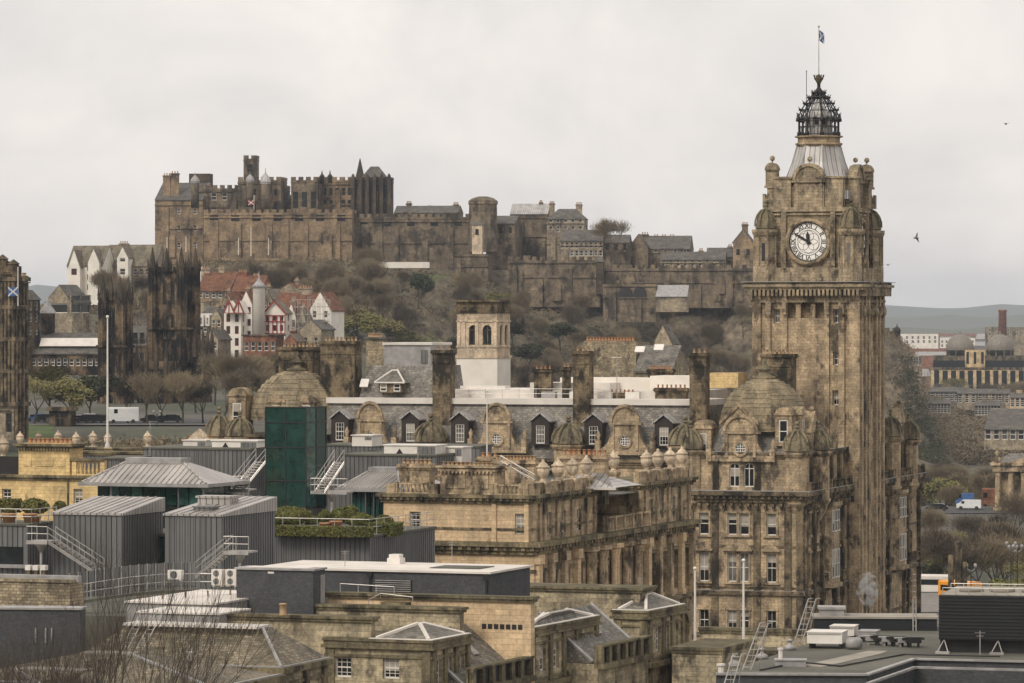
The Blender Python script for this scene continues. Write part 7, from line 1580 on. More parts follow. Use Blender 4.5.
house('red_roofed_house', 'steep red roof with white gable end at the right of the scaffolding', 'house', 331, 975, 309, None, 311, 292, 380, 'render', 'redroof', 18, 'gabley', (318, 328), 2, 1., 1.8, 0, 9)
house('red_roofed_house', 'orange red roofed house with dormers just right of the tall black tower', 'house', 230, 1035, 197, 246, 291, 272, 320, 'tenement', 'redroof', 15, 'gable', (298,), 5, 1., 1.6, 1, 9, ((206, 9, 267, 4), (222, 6, 266, 3)))
house('red_roofed_house', 'red roof with brick chimney above the slim white turret', 'house', 262, 1030, 232, None, 292, 276, 320, 'redstone', 'redroof', 15, 'gable', (), 0, 1., 1.6, 0, 9, ((243, 9, 270, 4), (256, 6, 274, 3)))
house('white_chimney_house', 'white gable with chimney above the orange roofs', 'house', 208, 1050, 196, None, 275, 266, 300, 'render', 'slate_far', 15, 'gabley', (), 0, D=6)
ZX = [(232, 990, 222, 303, 293, 'tenement', 'redroof', 'red roofed stone house peeping over the two timbered gables'), (252, 995, 240, 305, 291, 'render', 'redroof', 'white gable just left of the slim white turret'), (272, 992, 262, 300, 289, 'tenement', 'slate_brown', 'brown roofed gable just right of the slim white turret cap'), (296, 975, 286, 318, 304, 'render', 'redroof', 'small white gable at the foot of the scaffolding'), (306, 972, 298, 322, 310, 'tenement', 'slate_brown', 'brown stone gable behind the scaffolding poles'), (221, 978, 211, 318, 309, 'tenement', 'slate_far', 'grey stone gable left of the two timbered gables'), (300, 1040, 278, 291, 283, 'tenement', 'redroof', 'low red roof among the trees above the scaffolding'), (218, 962, 206, 340, 330, 'tenement', 'slate_far', 'lower stone gable in front of the grey stone tenement'), (296, 950, 284, 342, 334, 'redstone', 'slate_brown', 'low red stone house right of the red sandstone tenement')]
for px, Y, pl, pe, pr, wm, rm, lab in ZX: house('narrow_gabled_house', lab, 'house', px, Y, pl, None, pe, pr, 380, wm, rm, 18, 'gabley', [pe+9+12*k for k in range(4)], 2, .9, 1.7, 2, 8, ((px-3, 3.5, pr-5, 2),), frame='white' if wm != 'render' else 'redpaint')
SF = Bld('scaffolding', 'grey pole scaffolding wrapped round the house right of the timbered gable', 'scaffolding', 328, 962, 18, CZ+(HOR-340)/F*962); x0 = SF.fx(293); q = MB()
zt_ = SF.z(296)
for i in range(8):
    x = x0*(1-i/7)
    for y in (0, 1.3): q.tube((x, y, 0), (x, y, zt_-(i % 3)*.8), .07, 4)
for j in range(6):
    z = zt_*(j+.5)/6
    for y in (0, 1.3): q.tube((x0, y, z), (0, y, z), .06, 4)
SF.part('poles', q, M['steel']); q = MB()
for j in range(5): z = zt_*(j+.5)/6; q.box(x0, 0, .1, 1.2, z+.08, z+.14)
SF.part('boards', q, M['tenement'])
house('stone_tenement', 'buff stone tenement with yellow patched wall below the scaffolding', 'tenement', 321, 955, 300, None, 330, 320, 380, 'tenement', 'slate_far', 18, 'gabley', (345,), 2, 1., 1.8, 0, 9)
# ------------------------------------------------------------------ trees
def bare_tree(seed, h=12., spread=.5, twig_n=5, leaf=None, depth=5, thin=.09, droop=0., trunk=.28, tw=1.0, stub=False):
    rnd = random.Random(seed); tb = MB(); cb = MB(); ends = []
    def grow(p, d, L_, r, lv):
        n_ = 2 if lv < 2 else 1; q = p
        for i in range(n_):
            d = (d+Vector((rnd.uniform(-1, 1), rnd.uniform(-1, 1), rnd.uniform(-.3, .5)))*.14).normalized(); q2 = q+d*(L_/n_); r2 = r*.86
            (tb if lv < 2 else cb).tube(q, q2, r, 5 if lv < 2 else 3, r2) if lv < depth else None
            if lv >= depth:
                a = d.orthogonal().normalized()*r; cb.add([q-a, q+a, q2], [(0, 1, 2)])
            q = q2; r = r2
            if lv >= 2: ends.append(q)
        if lv >= 2 and n_ == 1: ends.append(q-d*(L_/2))
        if lv >= depth: return
        k = 3 if lv == 0 else rnd.choice((2, 3, 3)) if lv < depth-1 else twig_n
        for i in range(k):
            a = 2*math.pi*(i+rnd.random()*.7)/k; side = d.orthogonal().normalized(); side = Matrix.Rotation(a, 3, d) @ side
            nd = (d*(1-spread*rnd.uniform(.5, 1.2))+side*spread*rnd.uniform(.5, 1.4)+Vector((0, 0, .30-droop))).normalized()
            grow(q, nd, L_*rnd.uniform(.62, .82), r*.66, lv+1)
        if lv < depth-1 and rnd.random() < .8: grow(q, (d+Vector((0, 0, .2))).normalized(), L_*.72, r*.7, lv+1)
    grow(Vector((0, 0, 0)), Vector((0, 0, 1)), h*.26, h*trunk*.075, 0)
    # thin spray of twigs or leaves around the branch ends
    s_ = thin*h/12
    for e_ in ends:
        for k in range((int(3*tw) if tw else 0) if leaf is None else int(leaf[0])):
            o_ = Vector((rnd.gauss(0, 1), rnd.gauss(0, 1), rnd.gauss(0, .8)))*h*.035
            if leaf is None:
                d = Vector((o_.x, o_.y, abs(o_.z)+h*.05)).normalized()*h*rnd.uniform(.04, .09); a = d.orthogonal().normalized()*s_*.5; o_ = Vector((o_.x*1.5, o_.y*1.5, o_.z*1.9+h*.02)); cb.add([e_+o_-a, e_+o_+a, e_+o_+d], [(0, 1, 2)])
            else:
                c_ = e_+o_*leaf[2]; a = Vector((rnd.uniform(-1, 1), rnd.uniform(-1, 1), rnd.uniform(-1, 1))).normalized()*leaf[1]; b_ = a.orthogonal().normalized()*leaf[1]*.7; cb.add([c_-a, c_+b_, c_+a, c_-b_], [(0, 1, 2, 3)])
    return tb, cb
def make_tree(name, seed, mat, label, cat='tree', group=None, **k):
    tb, cb = bare_tree(seed, **k); e_ = empty(name, (0, 0, 0), 0, label, cat, group)
    tb.build('trunk', M['bark'], e_, False); cb.build('crown', M[mat], e_, False); return e_
protos = {}
def proto(kind):
    if kind not in protos:
        cfg = {'bare': dict(mat='twig', depth=5, spread=.44, thin=.10, tw=.7), 'bare2': dict(mat='twigdark', depth=5, spread=.5, thin=.10, tw=.7), 'dense': dict(mat='twig', depth=5, spread=.46, thin=.10, tw=1.4),
               'spring': dict(mat='spring', depth=4, spread=.6, leaf=(9, .28, 1.1)), 'ever': dict(mat='ever', depth=4, spread=.5, leaf=(16, .34, 1.1)), 'olive': dict(mat='spring', depth=5, spread=.55, leaf=(1.5, .2, 1.2))}[kind]
        mt = cfg.pop('mat'); L_ = []
        for sd_ in range(3):
            tb, cb = bare_tree(sd_*7+hash_(kind), **cfg); a = tb.build('trunk', M['bark'], None, False); b_ = cb.build('crown', M[mt], None, False); L_.append((a.data, b_.data)); bpy.data.objects.remove(a); bpy.data.objects.remove(b_)
        protos[kind] = L_
    return protos[kind]
def hash_(s_): return sum(ord(c_)*(i+3) for i, c_ in enumerate(s_)) % 97
KN = {'bare': 'bare_tree', 'bare2': 'bare_tree', 'dense': 'bare_tree', 'spring': 'leafy_tree', 'ever': 'evergreen_tree', 'olive': 'budding_tree'}
def tree(kind, loc, h, label, group=None, wide=1.):
    td, cd = random.choice(proto(kind)); e_ = empty(KN[kind], loc, random.uniform(0, 6.28), label, 'tree', group); s_ = h/12.; e_.scale = (s_*wide, s_*wide, s_)
    for nm, d_ in (('trunk', td), ('crown', cd)): o = bpy.data.objects.new(nm, d_); C.objects.link(o); o.parent = e_
    return e_
random.seed(21)
GRP = {'bare': ('bare brown tree in the wood covering the castle slope', 'bare trees on the castle slope'), 'dense': ('bare brown tree in the wood covering the castle slope', 'bare trees on the castle slope'),
       'bare2': ('bare brown tree in the wood covering the castle slope', 'bare trees on the castle slope'), 'ever': ('dark evergreen among the bare trees of the castle slope', 'evergreens on the castle slope'), 'spring': ('yellow green budding tree on the castle slope', 'budding trees on the castle slope'), 'olive': ('yellow green budding tree on the castle slope', 'budding trees on the castle slope')}
def slope_tree(X, Y, kind, h):
    tree(kind, (X, Y, gz(X, Y)-.5), h, GRP[kind][0], GRP[kind][1], random.uniform(.62, .95))
cnt = 0
for i in range(200):
    Y = random.uniform(1088, 1212); X = random.uniform(-112, 80); px = 512+X/Y*F; z = gz(X, Y); py = HOR+(CZ-z)/Y*F
    if cnt >= 270: break
    lim = 232 if px > 360 else 268
    top = py-11/Y*F
    if px < 275 and py < 300: continue
    if top < (250 if px < 470 else 282 if px < 520 else 290) or (px > 590 and random.random() < .5) or (px > 500 and py < 315 and random.random() < .6): continue
    if 405 < px < 450 and 322 < py < 392: continue
    if px > 470 and px < 495 and py < 300: continue
    k = random.choices(['bare', 'dense', 'bare2', 'ever'], [4, 6, 1.5, .35])[0]
    slope_tree(X, Y, k, random.uniform(9, 14.5)); cnt += 1
for px, py, Y, h, k in ((345, 348, 1092, 11, 'spring'), (358, 343, 1094, 12, 'spring'), (374, 345, 1092, 11, 'spring'), (390, 350, 1090, 10, 'spring'), (405, 356, 1088, 9, 'spring'), (414, 362, 1086, 8, 'olive'), (335, 356, 1090, 9, 'olive'), (495, 316, 1180, 9, 'olive'), (484, 318, 1178, 8, 'olive'), (512, 345, 1120, 8, 'ever'), (560, 350, 1105, 9, 'ever'), (460, 360, 1090, 8, 'ever'), (530, 372, 1085, 9, 'ever')):
    p = W3(px, py, Y); tree(k, (p.x, p.y, p.z-.3), h, GRP[k][0], GRP[k][1], 1.35)
tree('bare', W3(611, 262, 1230), 13, 'large rounded bare tree on the castle skyline between two houses', None, 1.1)
# scrub and undergrowth that nobody could count
def undergrowth(name, label, pts, size, mat, n_per=26, seed=3):
    rnd = random.Random(seed); b_ = MB()
    for (x, y, z, s_) in pts:
        for k in range(n_per):
            c_ = Vector((x+rnd.gauss(0, s_), y+rnd.gauss(0, s_), z+abs(rnd.gauss(0, s_*.6)))); a = Vector((rnd.uniform(-1, 1), rnd.uniform(-1, 1), rnd.uniform(.0, 1.4))).normalized()*size*rnd.uniform(.6, 1.4); w_ = a.orthogonal().normalized()*size*.22
            b_.add([c_-w_, c_+w_, c_+a], [(0, 1, 2)])
    o = b_.build(name, M[mat], None, False); tag(o, label, 'undergrowth', None, 'stuff'); return o
pts = []; pts2 = []
for i in range(2600):
    Y = random.uniform(1075, 1222); X = random.uniform(-135, 90); px = 512+X/Y*F
    if 412 < px < 440 and 1085 < Y < 1110: continue
    if X > 20 and random.random() < .8: continue
    (pts if random.random() < .85 else pts2).append((X, Y, gz(X, Y)-.2, 1.1))
undergrowth('undergrowth', 'brown scrub and fallen twigs under the bare trees of the castle slope', pts, .8, 'twig', 30)
undergrowth('ivy', 'dark green ivy and brambles spread over the castle slope', pts2, .7, 'ever', 40)
pts = []
for i in range(200):
    Y = random.uniform(1150, 1290); X = (random.uniform(885, 930)-512)/F*Y; pts.append((X, Y, gz(X, Y)-.2, 1.3))
undergrowth('cliff_scrub', 'olive and brown scrub on the cliff right of the clock tower', pts, .8, 'twig', 24)
pts = [(x, y, gz(x, y), 1.6) for x, y in (((random.uniform(900, 940)-512)/F*y_, y_) for y_ in [random.uniform(1150, 1225) for i in range(200)])]
undergrowth('ivy', 'very dark ivy hanging over the lower cliff right of the clock tower', pts, .8, 'ever', 60)
# grass patches
def patch(name, pxs, Ys, mat, label=None, dz=.15, kind='structure'):
    xs = [(pxs[0]+(pxs[1]-pxs[0])*i/12) for i in range(13)]; b_ = MB(); vs = []; 
    for j in range(9):
        Y = Ys[0]+(Ys[1]-Ys[0])*j/8
        for px in xs: X = (px-512)/F*Y; vs.append((X, Y, gz(X, Y)+dz))
    b_.add(vs, [(j*13+i, j*13+i+1, (j+1)*13+i+1, (j+1)*13+i) for j in range(8) for i in range(12)], True); o = b_.build(name, M[mat], None, False); o['kind'] = kind; return o
patch('lawn', (402, 450), (1088, 1125), 'grass', dz=.5); patch('lawn', (-20, 54), (715, 736), 'grass'); patch('road', (-20, 245), (740, 775), 'road', dz=.2); patch('pavement', (-20, 245), (736.2, 739.8), 'paving', dz=.25)
patch('pavement', (890, 1100), (560, 640), 'paving', dz=.1); patch('road', (880, 1100), (600, 625), 'road', dz=.16); patch('road', (880, 1100), (790, 815), 'road', dz=.16)
# trees around the mound at the left
k = 0
for px, Y, h, kd, lab in ((34, 745, 11, 'olive', 'yellow green tree beside the ornate corner building'), (52, 752, 13, 'olive', 'taller thin leaved tree in front of the grey hall'), (72, 748, 11, 'spring', 'yellow green tree left of the shorter black tower'), (90, 762, 10, 'ever', 'dark tree in front of the hall wall'),
    (128, 748, 9, 'bare2', 'bare dark tree in front of the shorter black tower'), (147, 744, 10, 'bare', 'rounded bare tree between the two black towers'), (162, 752, 9, 'bare2', 'bare tree at the foot of the tall black tower'), (182, 744, 10, 'bare', 'bare tree right of the tall black tower foot'), (203, 748, 9, 'bare2', 'bare tree below the grey stone tenement'),
    (222, 742, 11, 'bare', 'spreading bare tree left of the banded stone dome'), (242, 760, 11, 'bare2', 'bare tree behind the banded stone dome'), (262, 775, 10, 'bare', 'bare tree below the red sandstone tenement'), (196, 800, 8, 'ever', 'small evergreen behind the mound trees'), (232, 805, 12, 'dense', 'dense bare tree below the white gabled houses'), (110, 800, 9, 'ever', 'dark evergreen by the gothic gatehouse'), (8, 760, 10, 'bare2', 'bare tree at the far left edge below the ornate building'), (250, 820, 11, 'dense', 'dense bare tree before the red sandstone tenement'), (215, 830, 11, 'bare', 'bare tree before the grey stone tenement'), (282, 850, 11, 'dense', 'dense bare tree just above the left chimney stacks'), (305, 900, 12, 'bare', 'bare tree above the left chimney stacks'), (328, 930, 12, 'dense', 'dense bare tree below the scaffolding'), (82, 905, 9, 'olive', 'pale budding tree right of the brown gable house')):
    X = (px-512)/F*Y; tree(kd, (X, Y, gz(X, Y)-.2), h, lab, None, 1.15)
pts = []
for i in range(1500):
    Y = random.uniform(600, 712); X = (random.uniform(55, 262)-512)/F*Y; pts.append((X, Y, gz(X, Y)-.2, .9))
undergrowth('undergrowth', 'brown shrubs on the bank between the urns and the mound road', pts, .8, 'twig')
# gardens on the right
random.seed(5)
GL_ = {'bare': ('bare brown tree in the gardens right of the hotel', 'bare trees in the gardens'), 'dense': ('bare brown tree in the gardens right of the hotel', 'bare trees in the gardens'), 'bare2': ('dark bare tree in the lower gardens right of the hotel', 'dark bare trees in the gardens'), 'spring': ('yellow green tree in the gardens right of the hotel', 'budding trees in the gardens'), 'olive': ('yellow green tree in the gardens right of the hotel', 'budding trees in the gardens'), 'ever': ('dark evergreen in the gardens right of the hotel', 'evergreens in the gardens')}
for i in range(95):
    px = random.uniform(880, 1060); Y = random.choice([random.uniform(640, 760), random.uniform(820, 1200), random.uniform(820, 1150)]); X = (px-512)/F*Y
    if 1060 < Y and X < 150: continue
    kd = random.choices(['bare', 'dense', 'bare2', 'spring', 'olive', 'ever'], [4, 5, 4 if Y < 760 else 1, .2 if Y < 780 else .6, 1, .3])[0]
    if px > 990 and 780 < Y < 900: continue
    h = random.uniform(8, 12) if Y < 760 else random.uniform(8, 12)
    if 940 < px < 990 and Y < 760: h = min(h, 11)
    tree(kd, (X, Y, gz(X, Y)-.3), h, GL_[kd][0], GL_[kd][1], 1.2)
for px, Y in ((925, 612), (936, 614)):
    X = (px-512)/F*Y; tree('ever', (X, Y, gz(X, Y)), 5, 'small clipped dark tree %s on the pavement by the hotel corner' % ('left' if px < 930 else 'right'), None, .7)
for px in (1000, 1018): X = (px-512)/F*585; bush('shrub', 'yellow green shrub %s in the planter by the statue steps' % ('left' if px < 1010 else 'right'), 'shrub', px, 592, 585, 3.5, 1.8, 2., n_=600, s_=.25)
# bare tree in the foreground
tb, cb = bare_tree(4, h=27, depth=7, spread=.34, twig_n=2, thin=.03, tw=0, trunk=.12)
FT = empty('bare_tree', (W3(22, 600, 168).x, 168, 66.3), R(40), 'leafless tree with fine dark twigs in the bottom left corner', 'tree'); tb.build('trunk', M['bark'], FT, False); cb.build('crown', M['bark'], FT, False)
tb, cb = bare_tree(11, h=23, depth=7, spread=.36, twig_n=2, thin=.03, tw=0, trunk=.11)
FT2 = empty('bare_tree', (W3(62, 600, 172).x, 172, 66.6), R(10), 'lower leafless tree right of the tall one in the bottom left corner', 'tree'); tb.build('trunk', M['bark'], FT2, False); cb.build('crown', M['bark'], FT2, False)

# ------------------------------------------------------------------ right hand side: gallery, street, vehicles
RS = Bld('columned_gallery', 'stone temple gallery with columns and pediment at the right edge', 'gallery', 1060, 800, 10, CZ+(HOR-512)/F*800); x0 = RS.fx(993); ze = RS.z(472); q = MB(); q.box(x0+1.5, 0, 2, 14, 0, ze); q.box(x0, 0, 0, 14, 0, .8); RS.part('wall', q, M['gpo_side'])
for i in range(6): x = x0+.9+i*2.5; q = MB(); q.lathe([(.75, .8), (.62, 1.1), (.52, ze-.9), (.8, ze-.1)], x, .9, 12); RS.part('column', q, M['gpo_side'])
q = MB(); band(q, x0, 0, 0, 14, ze, RS.z(466), .1); band(q, x0, 0, 0, 14, RS.z(466)+.01, RS.z(463), .5); q.exty([(x0+3, RS.z(463)), (x0+16, RS.z(463)), (x0+9.5, RS.z(452))], -.2, 6); 
for x in (x0+.8, x0+9.5): q.lathe([(.6, RS.z(463)), (.7, RS.z(459)), (.3, RS.z(456)), (.4, RS.z(453)), (.05, RS.z(450))], x, 1, 8)
RS.part('entablature', q, M['gpo_side']); q = MB(); q.hip(x0, 0, .5, 14, RS.z(463)+.02, RS.z(455), 3, 6); RS.part('roof', q, M['slate'])
house('church_hall', 'large grey slate hipped roof among the garden trees at the right edge', 'hall', 1050, 1000, 984, None, 430, 409, 450, 'tenement', 'slate_far', 14, 'gable', (440,), 8, 1.4, 2.6, 0, 26)
def vehicle(label, name, px, py, Y, L_, wd, h, mat, rot, bus=False, kind='car'):
    e_ = empty(name, W3(px, py, Y), R(rot), label, 'van' if kind == 'van' else 'bus' if bus else 'lorry' if kind == 'lorry' else 'car'); q = MB()
    if bus or kind == 'lorry': q.extx([(-wd/2, .4), (wd/2, .4), (wd/2, h-.2), (wd/2-.2, h), (-wd/2+.2, h), (-wd/2, h-.2)], -L_/2, L_/2)
    elif kind == 'van': q.exty([(-L_/2, .35), (L_/2, .35), (L_/2, 1.1), (L_/2-.5, 1.3), (L_/2-1.2, h), (-L_/2+.1, h), (-L_/2, h-.2)], -wd/2, wd/2)
    else: q.exty([(-L_/2, .3), (L_/2, .3), (L_/2, .75), (L_/2-.9, .9), (L_/2-1.5, h), (-L_/2+1., h), (-L_/2+.3, .95), (-L_/2, .85)], -wd/2, wd/2)
    q.build('body', M[mat], e_)
    g = MB(); zz = (h*.5, h*.78) if bus else (h*.62, h*.88)
    for s_ in (-1, 1): g.box(-L_*.42 if kind != 'van' and kind != 'lorry' else L_*.18, L_*.42 if bus else L_*.3, s_*wd/2-.01, s_*wd/2+.02*s_, *zz)
    if bus: g.box(L_/2-.01, L_/2+.03, -wd*.42, wd*.42, h*.4, h*.8)
    g.build('side_windows', M['glassdark'], e_)
    for x in (-L_*.32, L_*.32):
        for s_ in (-1, 1): t_ = MB(); t_.tube((x, s_*(wd/2-.15), .36), (x, s_*(wd/2+.03), .36), .36, 12); t_.build('wheel', M['iron'], e_)
    return e_
vehicle('single deck bus with orange roof behind the three grey posts', 'city_bus', 960, 601, 592, 7, 2.5, 2.9, 'yellowpaint', 122, True)
vehicle('pale coach by the hotel corner', 'coach', 922, 594, 606, 9, 2.5, 2.9, 'whiteroof', 165, True)
for i, (px, Y, py, mt_, kd, L_, wd, h, nm, lab) in enumerate(((969, 805, 500, 'carwhite', 'van', 4.8, 1.9, 1.9, 'delivery_van', 'white van on the road across the gardens'), (965, 821, 499, 'blue', 'van', 3.6, 1.8, 2.5, 'delivery_van', 'blue van beyond the white van in the gardens'), (991, 826, 499, 'redstone', 'lorry', 3.6, 2.3, 3.8, 'double_deck_bus', 'red and white bus beside the columned gallery'), (937, 800, 503, 'carblack', 'car', 4.3, 1.8, 1.4, 'parked_car', 'dark car left of the white van in the gardens'), (928, 640, 585, 'carwhite', 'car', 4.3, 1.8, 1.4, 'parked_car', 'white car near the hotel corner'), (907, 622, 592, 'carblack', 'car', 4.3, 1.8, 1.4, 'parked_car', 'black car right beside the hotel wall'))):
    p = W3(px, py, Y); zg = gz(p.x, Y)+.2; e_ = vehicle(lab, nm, px, py, Y, L_, wd, h, mt_, 170, kd == 'lorry', kd); e_.location.z = zg; e_['category'] = nm.split('_')[-1]
TRK = vehicle('large white lorry with grey cab parked on the mound road', 'box_lorry', 123, 425, 748, 5.6, 2.3, 2.9, 'carwhite', 188, False, 'lorry'); TRK.location.z = gz(TRK.location.x, 748)+.2
q = MB(); q.box(-1.3, .6, -1.17, -1.16, 1.3, 2.1); q.build('side_panel', M['feather'], TRK)
for i, (px, Y, mt_) in enumerate(((46, 757, 'carblack'), (58, 757, 'feather'), (79, 752, 'carwhite'), (86, 752, 'carblack'), (94, 752, 'carblack'), (101, 754, 'feather'), (37, 760, 'blue'), (88, 762, 'carwhite'), (152, 752, 'carblack'), (170, 753, 'carblack'))):
    X = (px-512)/F*Y; e_ = vehicle(['black car left of the grey one on the mound road', 'grey car behind the stone kiosk', 'white car right of the stone kiosk', 'black car next to the white car on the mound road', 'black car third from the white lorry', 'grey car just left of the white lorry', 'blue car near the left edge of the mound road', 'white van like car behind the row left of the lorry', 'black car just right of the white lorry', 'black car farther right under the bare trees'][i], 'parked_car', px, 420, Y, 4.3, 1.8, 1.45, mt_, 185); e_.location.z = gz(X, Y)+.2; e_['group'] = 'cars on the mound road'
for i, (px, pt, pb, r) in enumerate(((951, 555, 596, .42), (958.5, 541, 596, .5), (964.5, 562, 596, .4))):
    p = W3(px, pb, 560); h = (pb-pt)/F*560; q = MB(); q.lathe([(r, -4), (r*.95, h-.15), (r*.8, h)], n=12); o = q.build('street_column', M['hotel_dark']); o.location = p; tag(o, ['left grey column of three near the orange roofed bus', 'tallest middle grey column near the orange roofed bus', 'short right grey column near the orange roofed bus'][i], 'column')
for i, (px, pt, pb, Y) in enumerate(((1011, 545, 590, 575), (1017.5, 548, 590, 572), (971, 567, 592, 575), (157, 413, 430, 735), (1013, 548, 580, 640))):
    p = W3(px, pb, Y); h = (pb-pt)/F*Y; e_ = empty('street_lamp', p, 0, ['twin lamp standard near the right edge by the steps', 'second twin lamp standard at the right edge', 'plain street lamp right of the three grey columns', 'street lamp under the bare trees on the mound', 'far lamp standard behind the twin lamps'][i], 'street lamp'); q = MB(); q.tube((0, 0, -3), (0, 0, h), .1, 6, .06); q.build('post', M['iron'], e_)
    for s_ in (-1, 1): q = MB(); q.path([(0, 0, h-.6), (s_*.5, 0, h-.3), (s_*.6, 0, h-.1)], .05, 5); q.lathe([(.15, h-.1), (.25, h+.3), (.12, h+.5)], s_*.6, 0, 8); q.build('lamp_head', M['leadplain'], e_)
# wall along the steps at the right
house('stone_balustrade_wall', 'pale stone ramp wall near the lamps at the right edge', 'wall', 1045, 590, 985, None, 589, None, 600, 'gpo', rot=-12, D=2)

# ------------------------------------------------------------------ domed offices and the far city
DO = Bld('domed_office_building', 'stone and glass office building with two grey domes in the distance', 'office building', 1060, 1900, 6, CZ+(HOR-392)/F*1900)
x0 = DO.fx(931); q = MB(); zA, zB, zC = DO.z(384.), DO.z(370), DO.z(358); q.box(x0, 0, 0, 40, 0, zA-.5); DO.part('wall', q, M['cream'])
q = MB(); q.box(x0, 0, -.6, -.02, 1, zB-.4)
DO.part('glazing', q, M['glassdark'])
for i in range(16): x = x0+.7+i*3.9; q = MB(); q.box(x-.75, x+.75, -1.1, -.62, 0, zB); DO.part('pier', q, M['cream'])
q = MB(); q.box(x0-1, 0, -1.3, 40, zB, zB+1.2); q.box(x0+1, 0, 1, 39, zC-1.2, zC+1); DO.part('roof_slab', q, M['hotel_dark']); q = MB(); q.box(x0+1, -.2, .5, 38, zB+1.2, zC-1.2); DO.part('upper_glazing', q, M['glassdark'])
for cx_, r_ in ((960, 28), (1000, 28)):
    x = DO.fx(cx_, 12); r = 13.2/F*1900
    q = MB(); q.lathe([(r*.98, zC+1), (r*.98, zC+5.5)], x, 12, 20); b_ = DO.part('drum', q, M['glassdark']); q = MB(); zd = DO.z(348, x, 12); q.lathe([(r*1.08, zd-1), (r*1.1, zd)]+[(r*1.05*math.cos(a), zd+r*1.05*math.sin(a)) for a in [math.pi/2*i/8 for i in range(8)]]+[(.5, zd+r*1.07), (.5, zd+r*1.2), (.05, zd+r*1.3)], x, 12, 24, smooth=False); DO.part('dome', q, M['domemetal'])
    q = MB()
    for i in range(10): a = 2*math.pi*i/10; q.tube((x+r*math.cos(a), 12+r*math.sin(a), zC+1), (x+r*math.cos(a), 12+r*math.sin(a), zd-1), .35, 5)
    DO.part('drum_columns', q, M['hotel_dark'])
q = MB(); a, b_ = DO.fx(965), DO.fx(985); q.box(a, b_, -1, 8, zB, DO.z(350)); DO.part('pavilion_block', q, M['cream'])
q = MB()
for i in range(3): x = a+1.2+i*(b_-a-2.4)/2; q.box(x-.6, x+.6, -1.06, -1, DO.z(364), DO.z(352))
DO.part('pavilion_windows', q, M['glassdark'])
q = MB(); p = W3(1002.5, 360, 2200); q.lathe([(2.4, 0), (2.1, 25.7), (2.4, 26.2), (2.3, 27)], n=12); o = q.build('factory_chimney', M['redstone']); o.location = p; tag(o, 'brown brick factory chimney behind the two grey domes', 'chimney')
rnd = random.Random(77)
far = [(1060, 2300, 985, 327, 360, 'tenement', 'long grey flats behind the factory chimney'), (938, 2600, 893, 334, 350, 'render', 'long pale warehouse left of the domes in the haze'), (975, 2800, 940, 338, 350, 'render', 'white warehouse behind the left dome'), (921, 1800, 900, 356, 385, 'tenement', 'grey tower-like block below the pale warehouse'), (1010, 1500, 957, 394, 410, 'tenement', 'row of slate roofed houses below the domed offices'), (1050, 1480, 1010, 398, 412, 'gpo', 'buff row of houses at the right edge below the domes'), (968, 1560, 930, 392, 405, 'slate_far', 'dark roofed hall left below the domed offices'), (1000, 1400, 975, 406, 416, 'tenement', 'small white gabled houses among the right hand trees'), (950, 1420, 925, 404, 414, 'tenement', 'dark roofed terrace left of the small gabled houses')]
for px, Y, pl, pt, pb, wm, lab in far: house('distant_building', lab, 'building', px, Y, pl, None, pt, pt-5 if Y < 1700 else None, pb, wm, 'slate_far', 8, 'gable', (pt+5, pt+9), 8, 1.4, 1.8, 0, 12, ((pl+9, 5, pt-9, 0), (px-9, 5, pt-9, 0)) if Y < 1600 else (), eave=False)
for i in range(70):
    px = rnd.uniform(885, 1045); Y = rnd.uniform(1900, 4800); X = (px-512)/F*Y; w_ = rnd.uniform(12, 55); B = empty('distant_building', (X, Y, ground(X, Y)), R(rnd.uniform(-25, 25)), 'small pale block of the hazy city far behind the domed offices', 'building', 'hazy blocks of the far city'); q = MB(); h = rnd.uniform(5, 13)
    q.box(-w_/2, w_/2, 0, 10, 0, h); q.build('wall', M[rnd.choice(['render', 'tenement', 'cream', 'tenement', 'castle_light'])], B); q = MB(); q.gablex(-w_/2, w_/2, -.4, 10.4, h+.01, h+3.5); q.build('roof', M[rnd.choice(['slate_far', 'slate_far', 'redroof', 'leadplain'])], B)
for i in range(34):
    px = rnd.uniform(-5, 150) if i < 12 else rnd.uniform(880, 1040); Y = rnd.uniform(1300, 1800); X = (px-512)/F*Y
    if X > -195 and X < 185 and Y < 1505: continue
    tree(rnd.choice(['dense', 'dense', 'olive', 'bare2']), (X, Y, ground(X, Y)), rnd.uniform(9, 14), 'hazy tree in the distant suburbs', 'distant suburb trees', 1.4)
def woods(name, label, pts, size, mat, n_per):
    r_ = random.Random(9); b_ = MB()
    for x, y, z, s_, hh in pts:
        for k in range(n_per):
            v = Vector((r_.gauss(0, 1), r_.gauss(0, 1), r_.gauss(0, 1))).normalized()*r_.uniform(.7, 1); c_ = Vector((x+v.x*s_, y+v.y*s_, z+hh*.55+v.z*hh*.5)); a = Vector((r_.uniform(-1, 1), r_.uniform(-1, 1), r_.uniform(-1, 1))).normalized()*size; q_ = a.orthogonal().normalized()*size*.8
            b_.add([c_-a, c_+q_, c_+a, c_-q_], [(0, 1, 2, 3)])
    tag(b_.build(name, M[mat], None, False), label, 'woodland', None, 'stuff')
def wpts(n_, y0_, y1_, h, s_, p0=878, p1=1060): return [((rnd.uniform(p0, p1)-512)/F*Y, Y, ground(150, Y), rnd.uniform(.7, 1.3)*s_, h*rnd.uniform(.7, 1.2)) for Y in [rnd.uniform(y0_, y1_) for _ in range(n_)]]
woods('distant_woods', 'brown leafless woodland filling the middle distance right of the cliff', wpts(200, 1240, 1480, 8, 5, 925)+wpts(90, 1500, 1860, 7, 5), .38, 'twig', 260)
woods('distant_woods', 'dark bands of woodland in the hazy far city', wpts(330, 1990, 4800, 8, 10), 2.2, 'ever', 60)
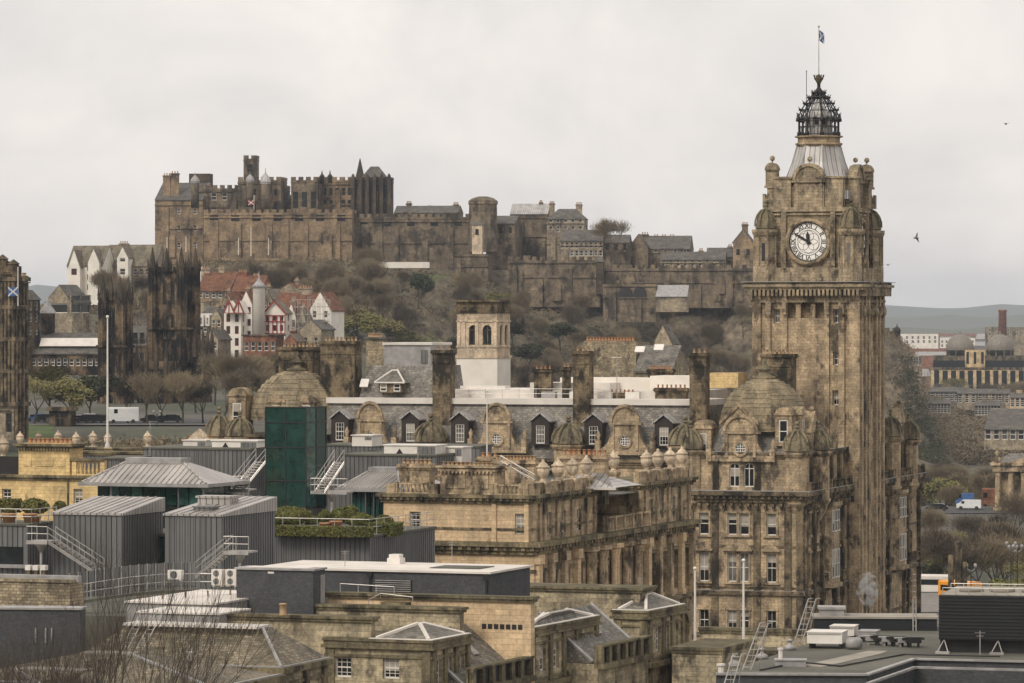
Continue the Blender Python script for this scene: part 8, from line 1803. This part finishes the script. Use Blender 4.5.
# birds
def bird(px, py, Y, sp, rz, lab, flap=.35):
    q = MB(); q.lathe([(.001, -.22), (.05, -.15), (.07, 0), (.05, .14), (.02, .2), (.001, .24)], n=8); bm_ = MB(); bm_.T = Matrix.Rotation(R(90), 4, 'X'); bm_.lathe([(.004, -.24), (.05, -.15), (.075, 0), (.05, .14), (.03, .2), (.004, .26)], n=8)
    for s_ in (-1, 1): bm_.T = None; bm_.add([(s_*.04, .08, .02), (s_*sp*.5, .02, flap*sp*.6), (s_*sp, -.14, flap*sp*.4), (s_*sp*.5, -.1, flap*sp*.58), (s_*.04, -.1, .02), (s_*.04, .08, .045), (s_*sp*.5, .02, flap*sp*.6+.02), (s_*.04, -.1, .045), (s_*sp*.5, -.1, flap*sp*.58+.02)], [(0, 1, 3, 4), (1, 2, 3), (5, 7, 8, 6), (6, 8, 2), (0, 5, 6, 1), (4, 3, 8, 7)])
    o = bm_.build('bird', M['feather']); o.location = W3(px, py, Y); o.rotation_euler = (0, R(70) if flap > .5 else 0, R(rz)); tag(o, lab, 'bird')
bird(916, 238, 300, .42, 60, 'gull flying just right of the clock tower', .6); bird(888, 265, 440, .5, 20, 'small gull beside the tower cornice', .3); bird(1006, 124, 330, .35, 10, 'tiny bird high in the sky at the right', .3); bird(932, 433, 420, .6, 10, 'pale gull flying over the gardens', .2)
# steam from the hotel wall
m = bpy.data.materials.new('steam'); m.use_nodes = True; t = m.node_tree; t.nodes.remove(t.nodes['Principled BSDF']); pv = t.nodes.new('ShaderNodeVolumePrincipled'); pv.inputs['Color'].default_value = (.95, .95, .95, 1)
t.links.new(pv.outputs[0], t.nodes['Material Output'].inputs['Volume']); c_ = ramp(t, posnoise(t, 1.3, 5), .50, .68); mm_ = t.nodes.new('ShaderNodeMath'); mm_.operation = 'MULTIPLY'; mm_.inputs[1].default_value = 3.; t.links.new(c_, mm_.inputs[0]); t.links.new(mm_.outputs[0], pv.inputs['Density'])
q = MB()
q.lathe([(.2, -.3), (.7, .4), (1.3, 1.4), (1.3, 2.4), (.9, 3.4), (.1, 4.1)], n=10); o = q.build('steam', m); o.location = W3(868, 607, 452); tag(o, 'puff of white steam against the shaded hotel wall', 'steam', None, 'stuff')
# ------------------------------------------------------------------ haze
m = bpy.data.materials.new('haze'); m.use_nodes = True; t = m.node_tree; t.nodes.remove(t.nodes['Principled BSDF']); pv = t.nodes.new('ShaderNodeVolumePrincipled'); pv.inputs['Color'].default_value = (.80, .88, 1., 1); pv.inputs['Density'].default_value = 6.8e-5; pv.inputs['Anisotropy'].default_value = 0.2
t.links.new(pv.outputs[0], t.nodes['Material Output'].inputs['Volume'])
q = MB(); q.box(-9500, 9500, -600, 16500, 40, 260); o = q.build('haze', m, None, False); o['kind'] = 'stuff'; o['label'] = 'thin grey blue air haze over the whole city'
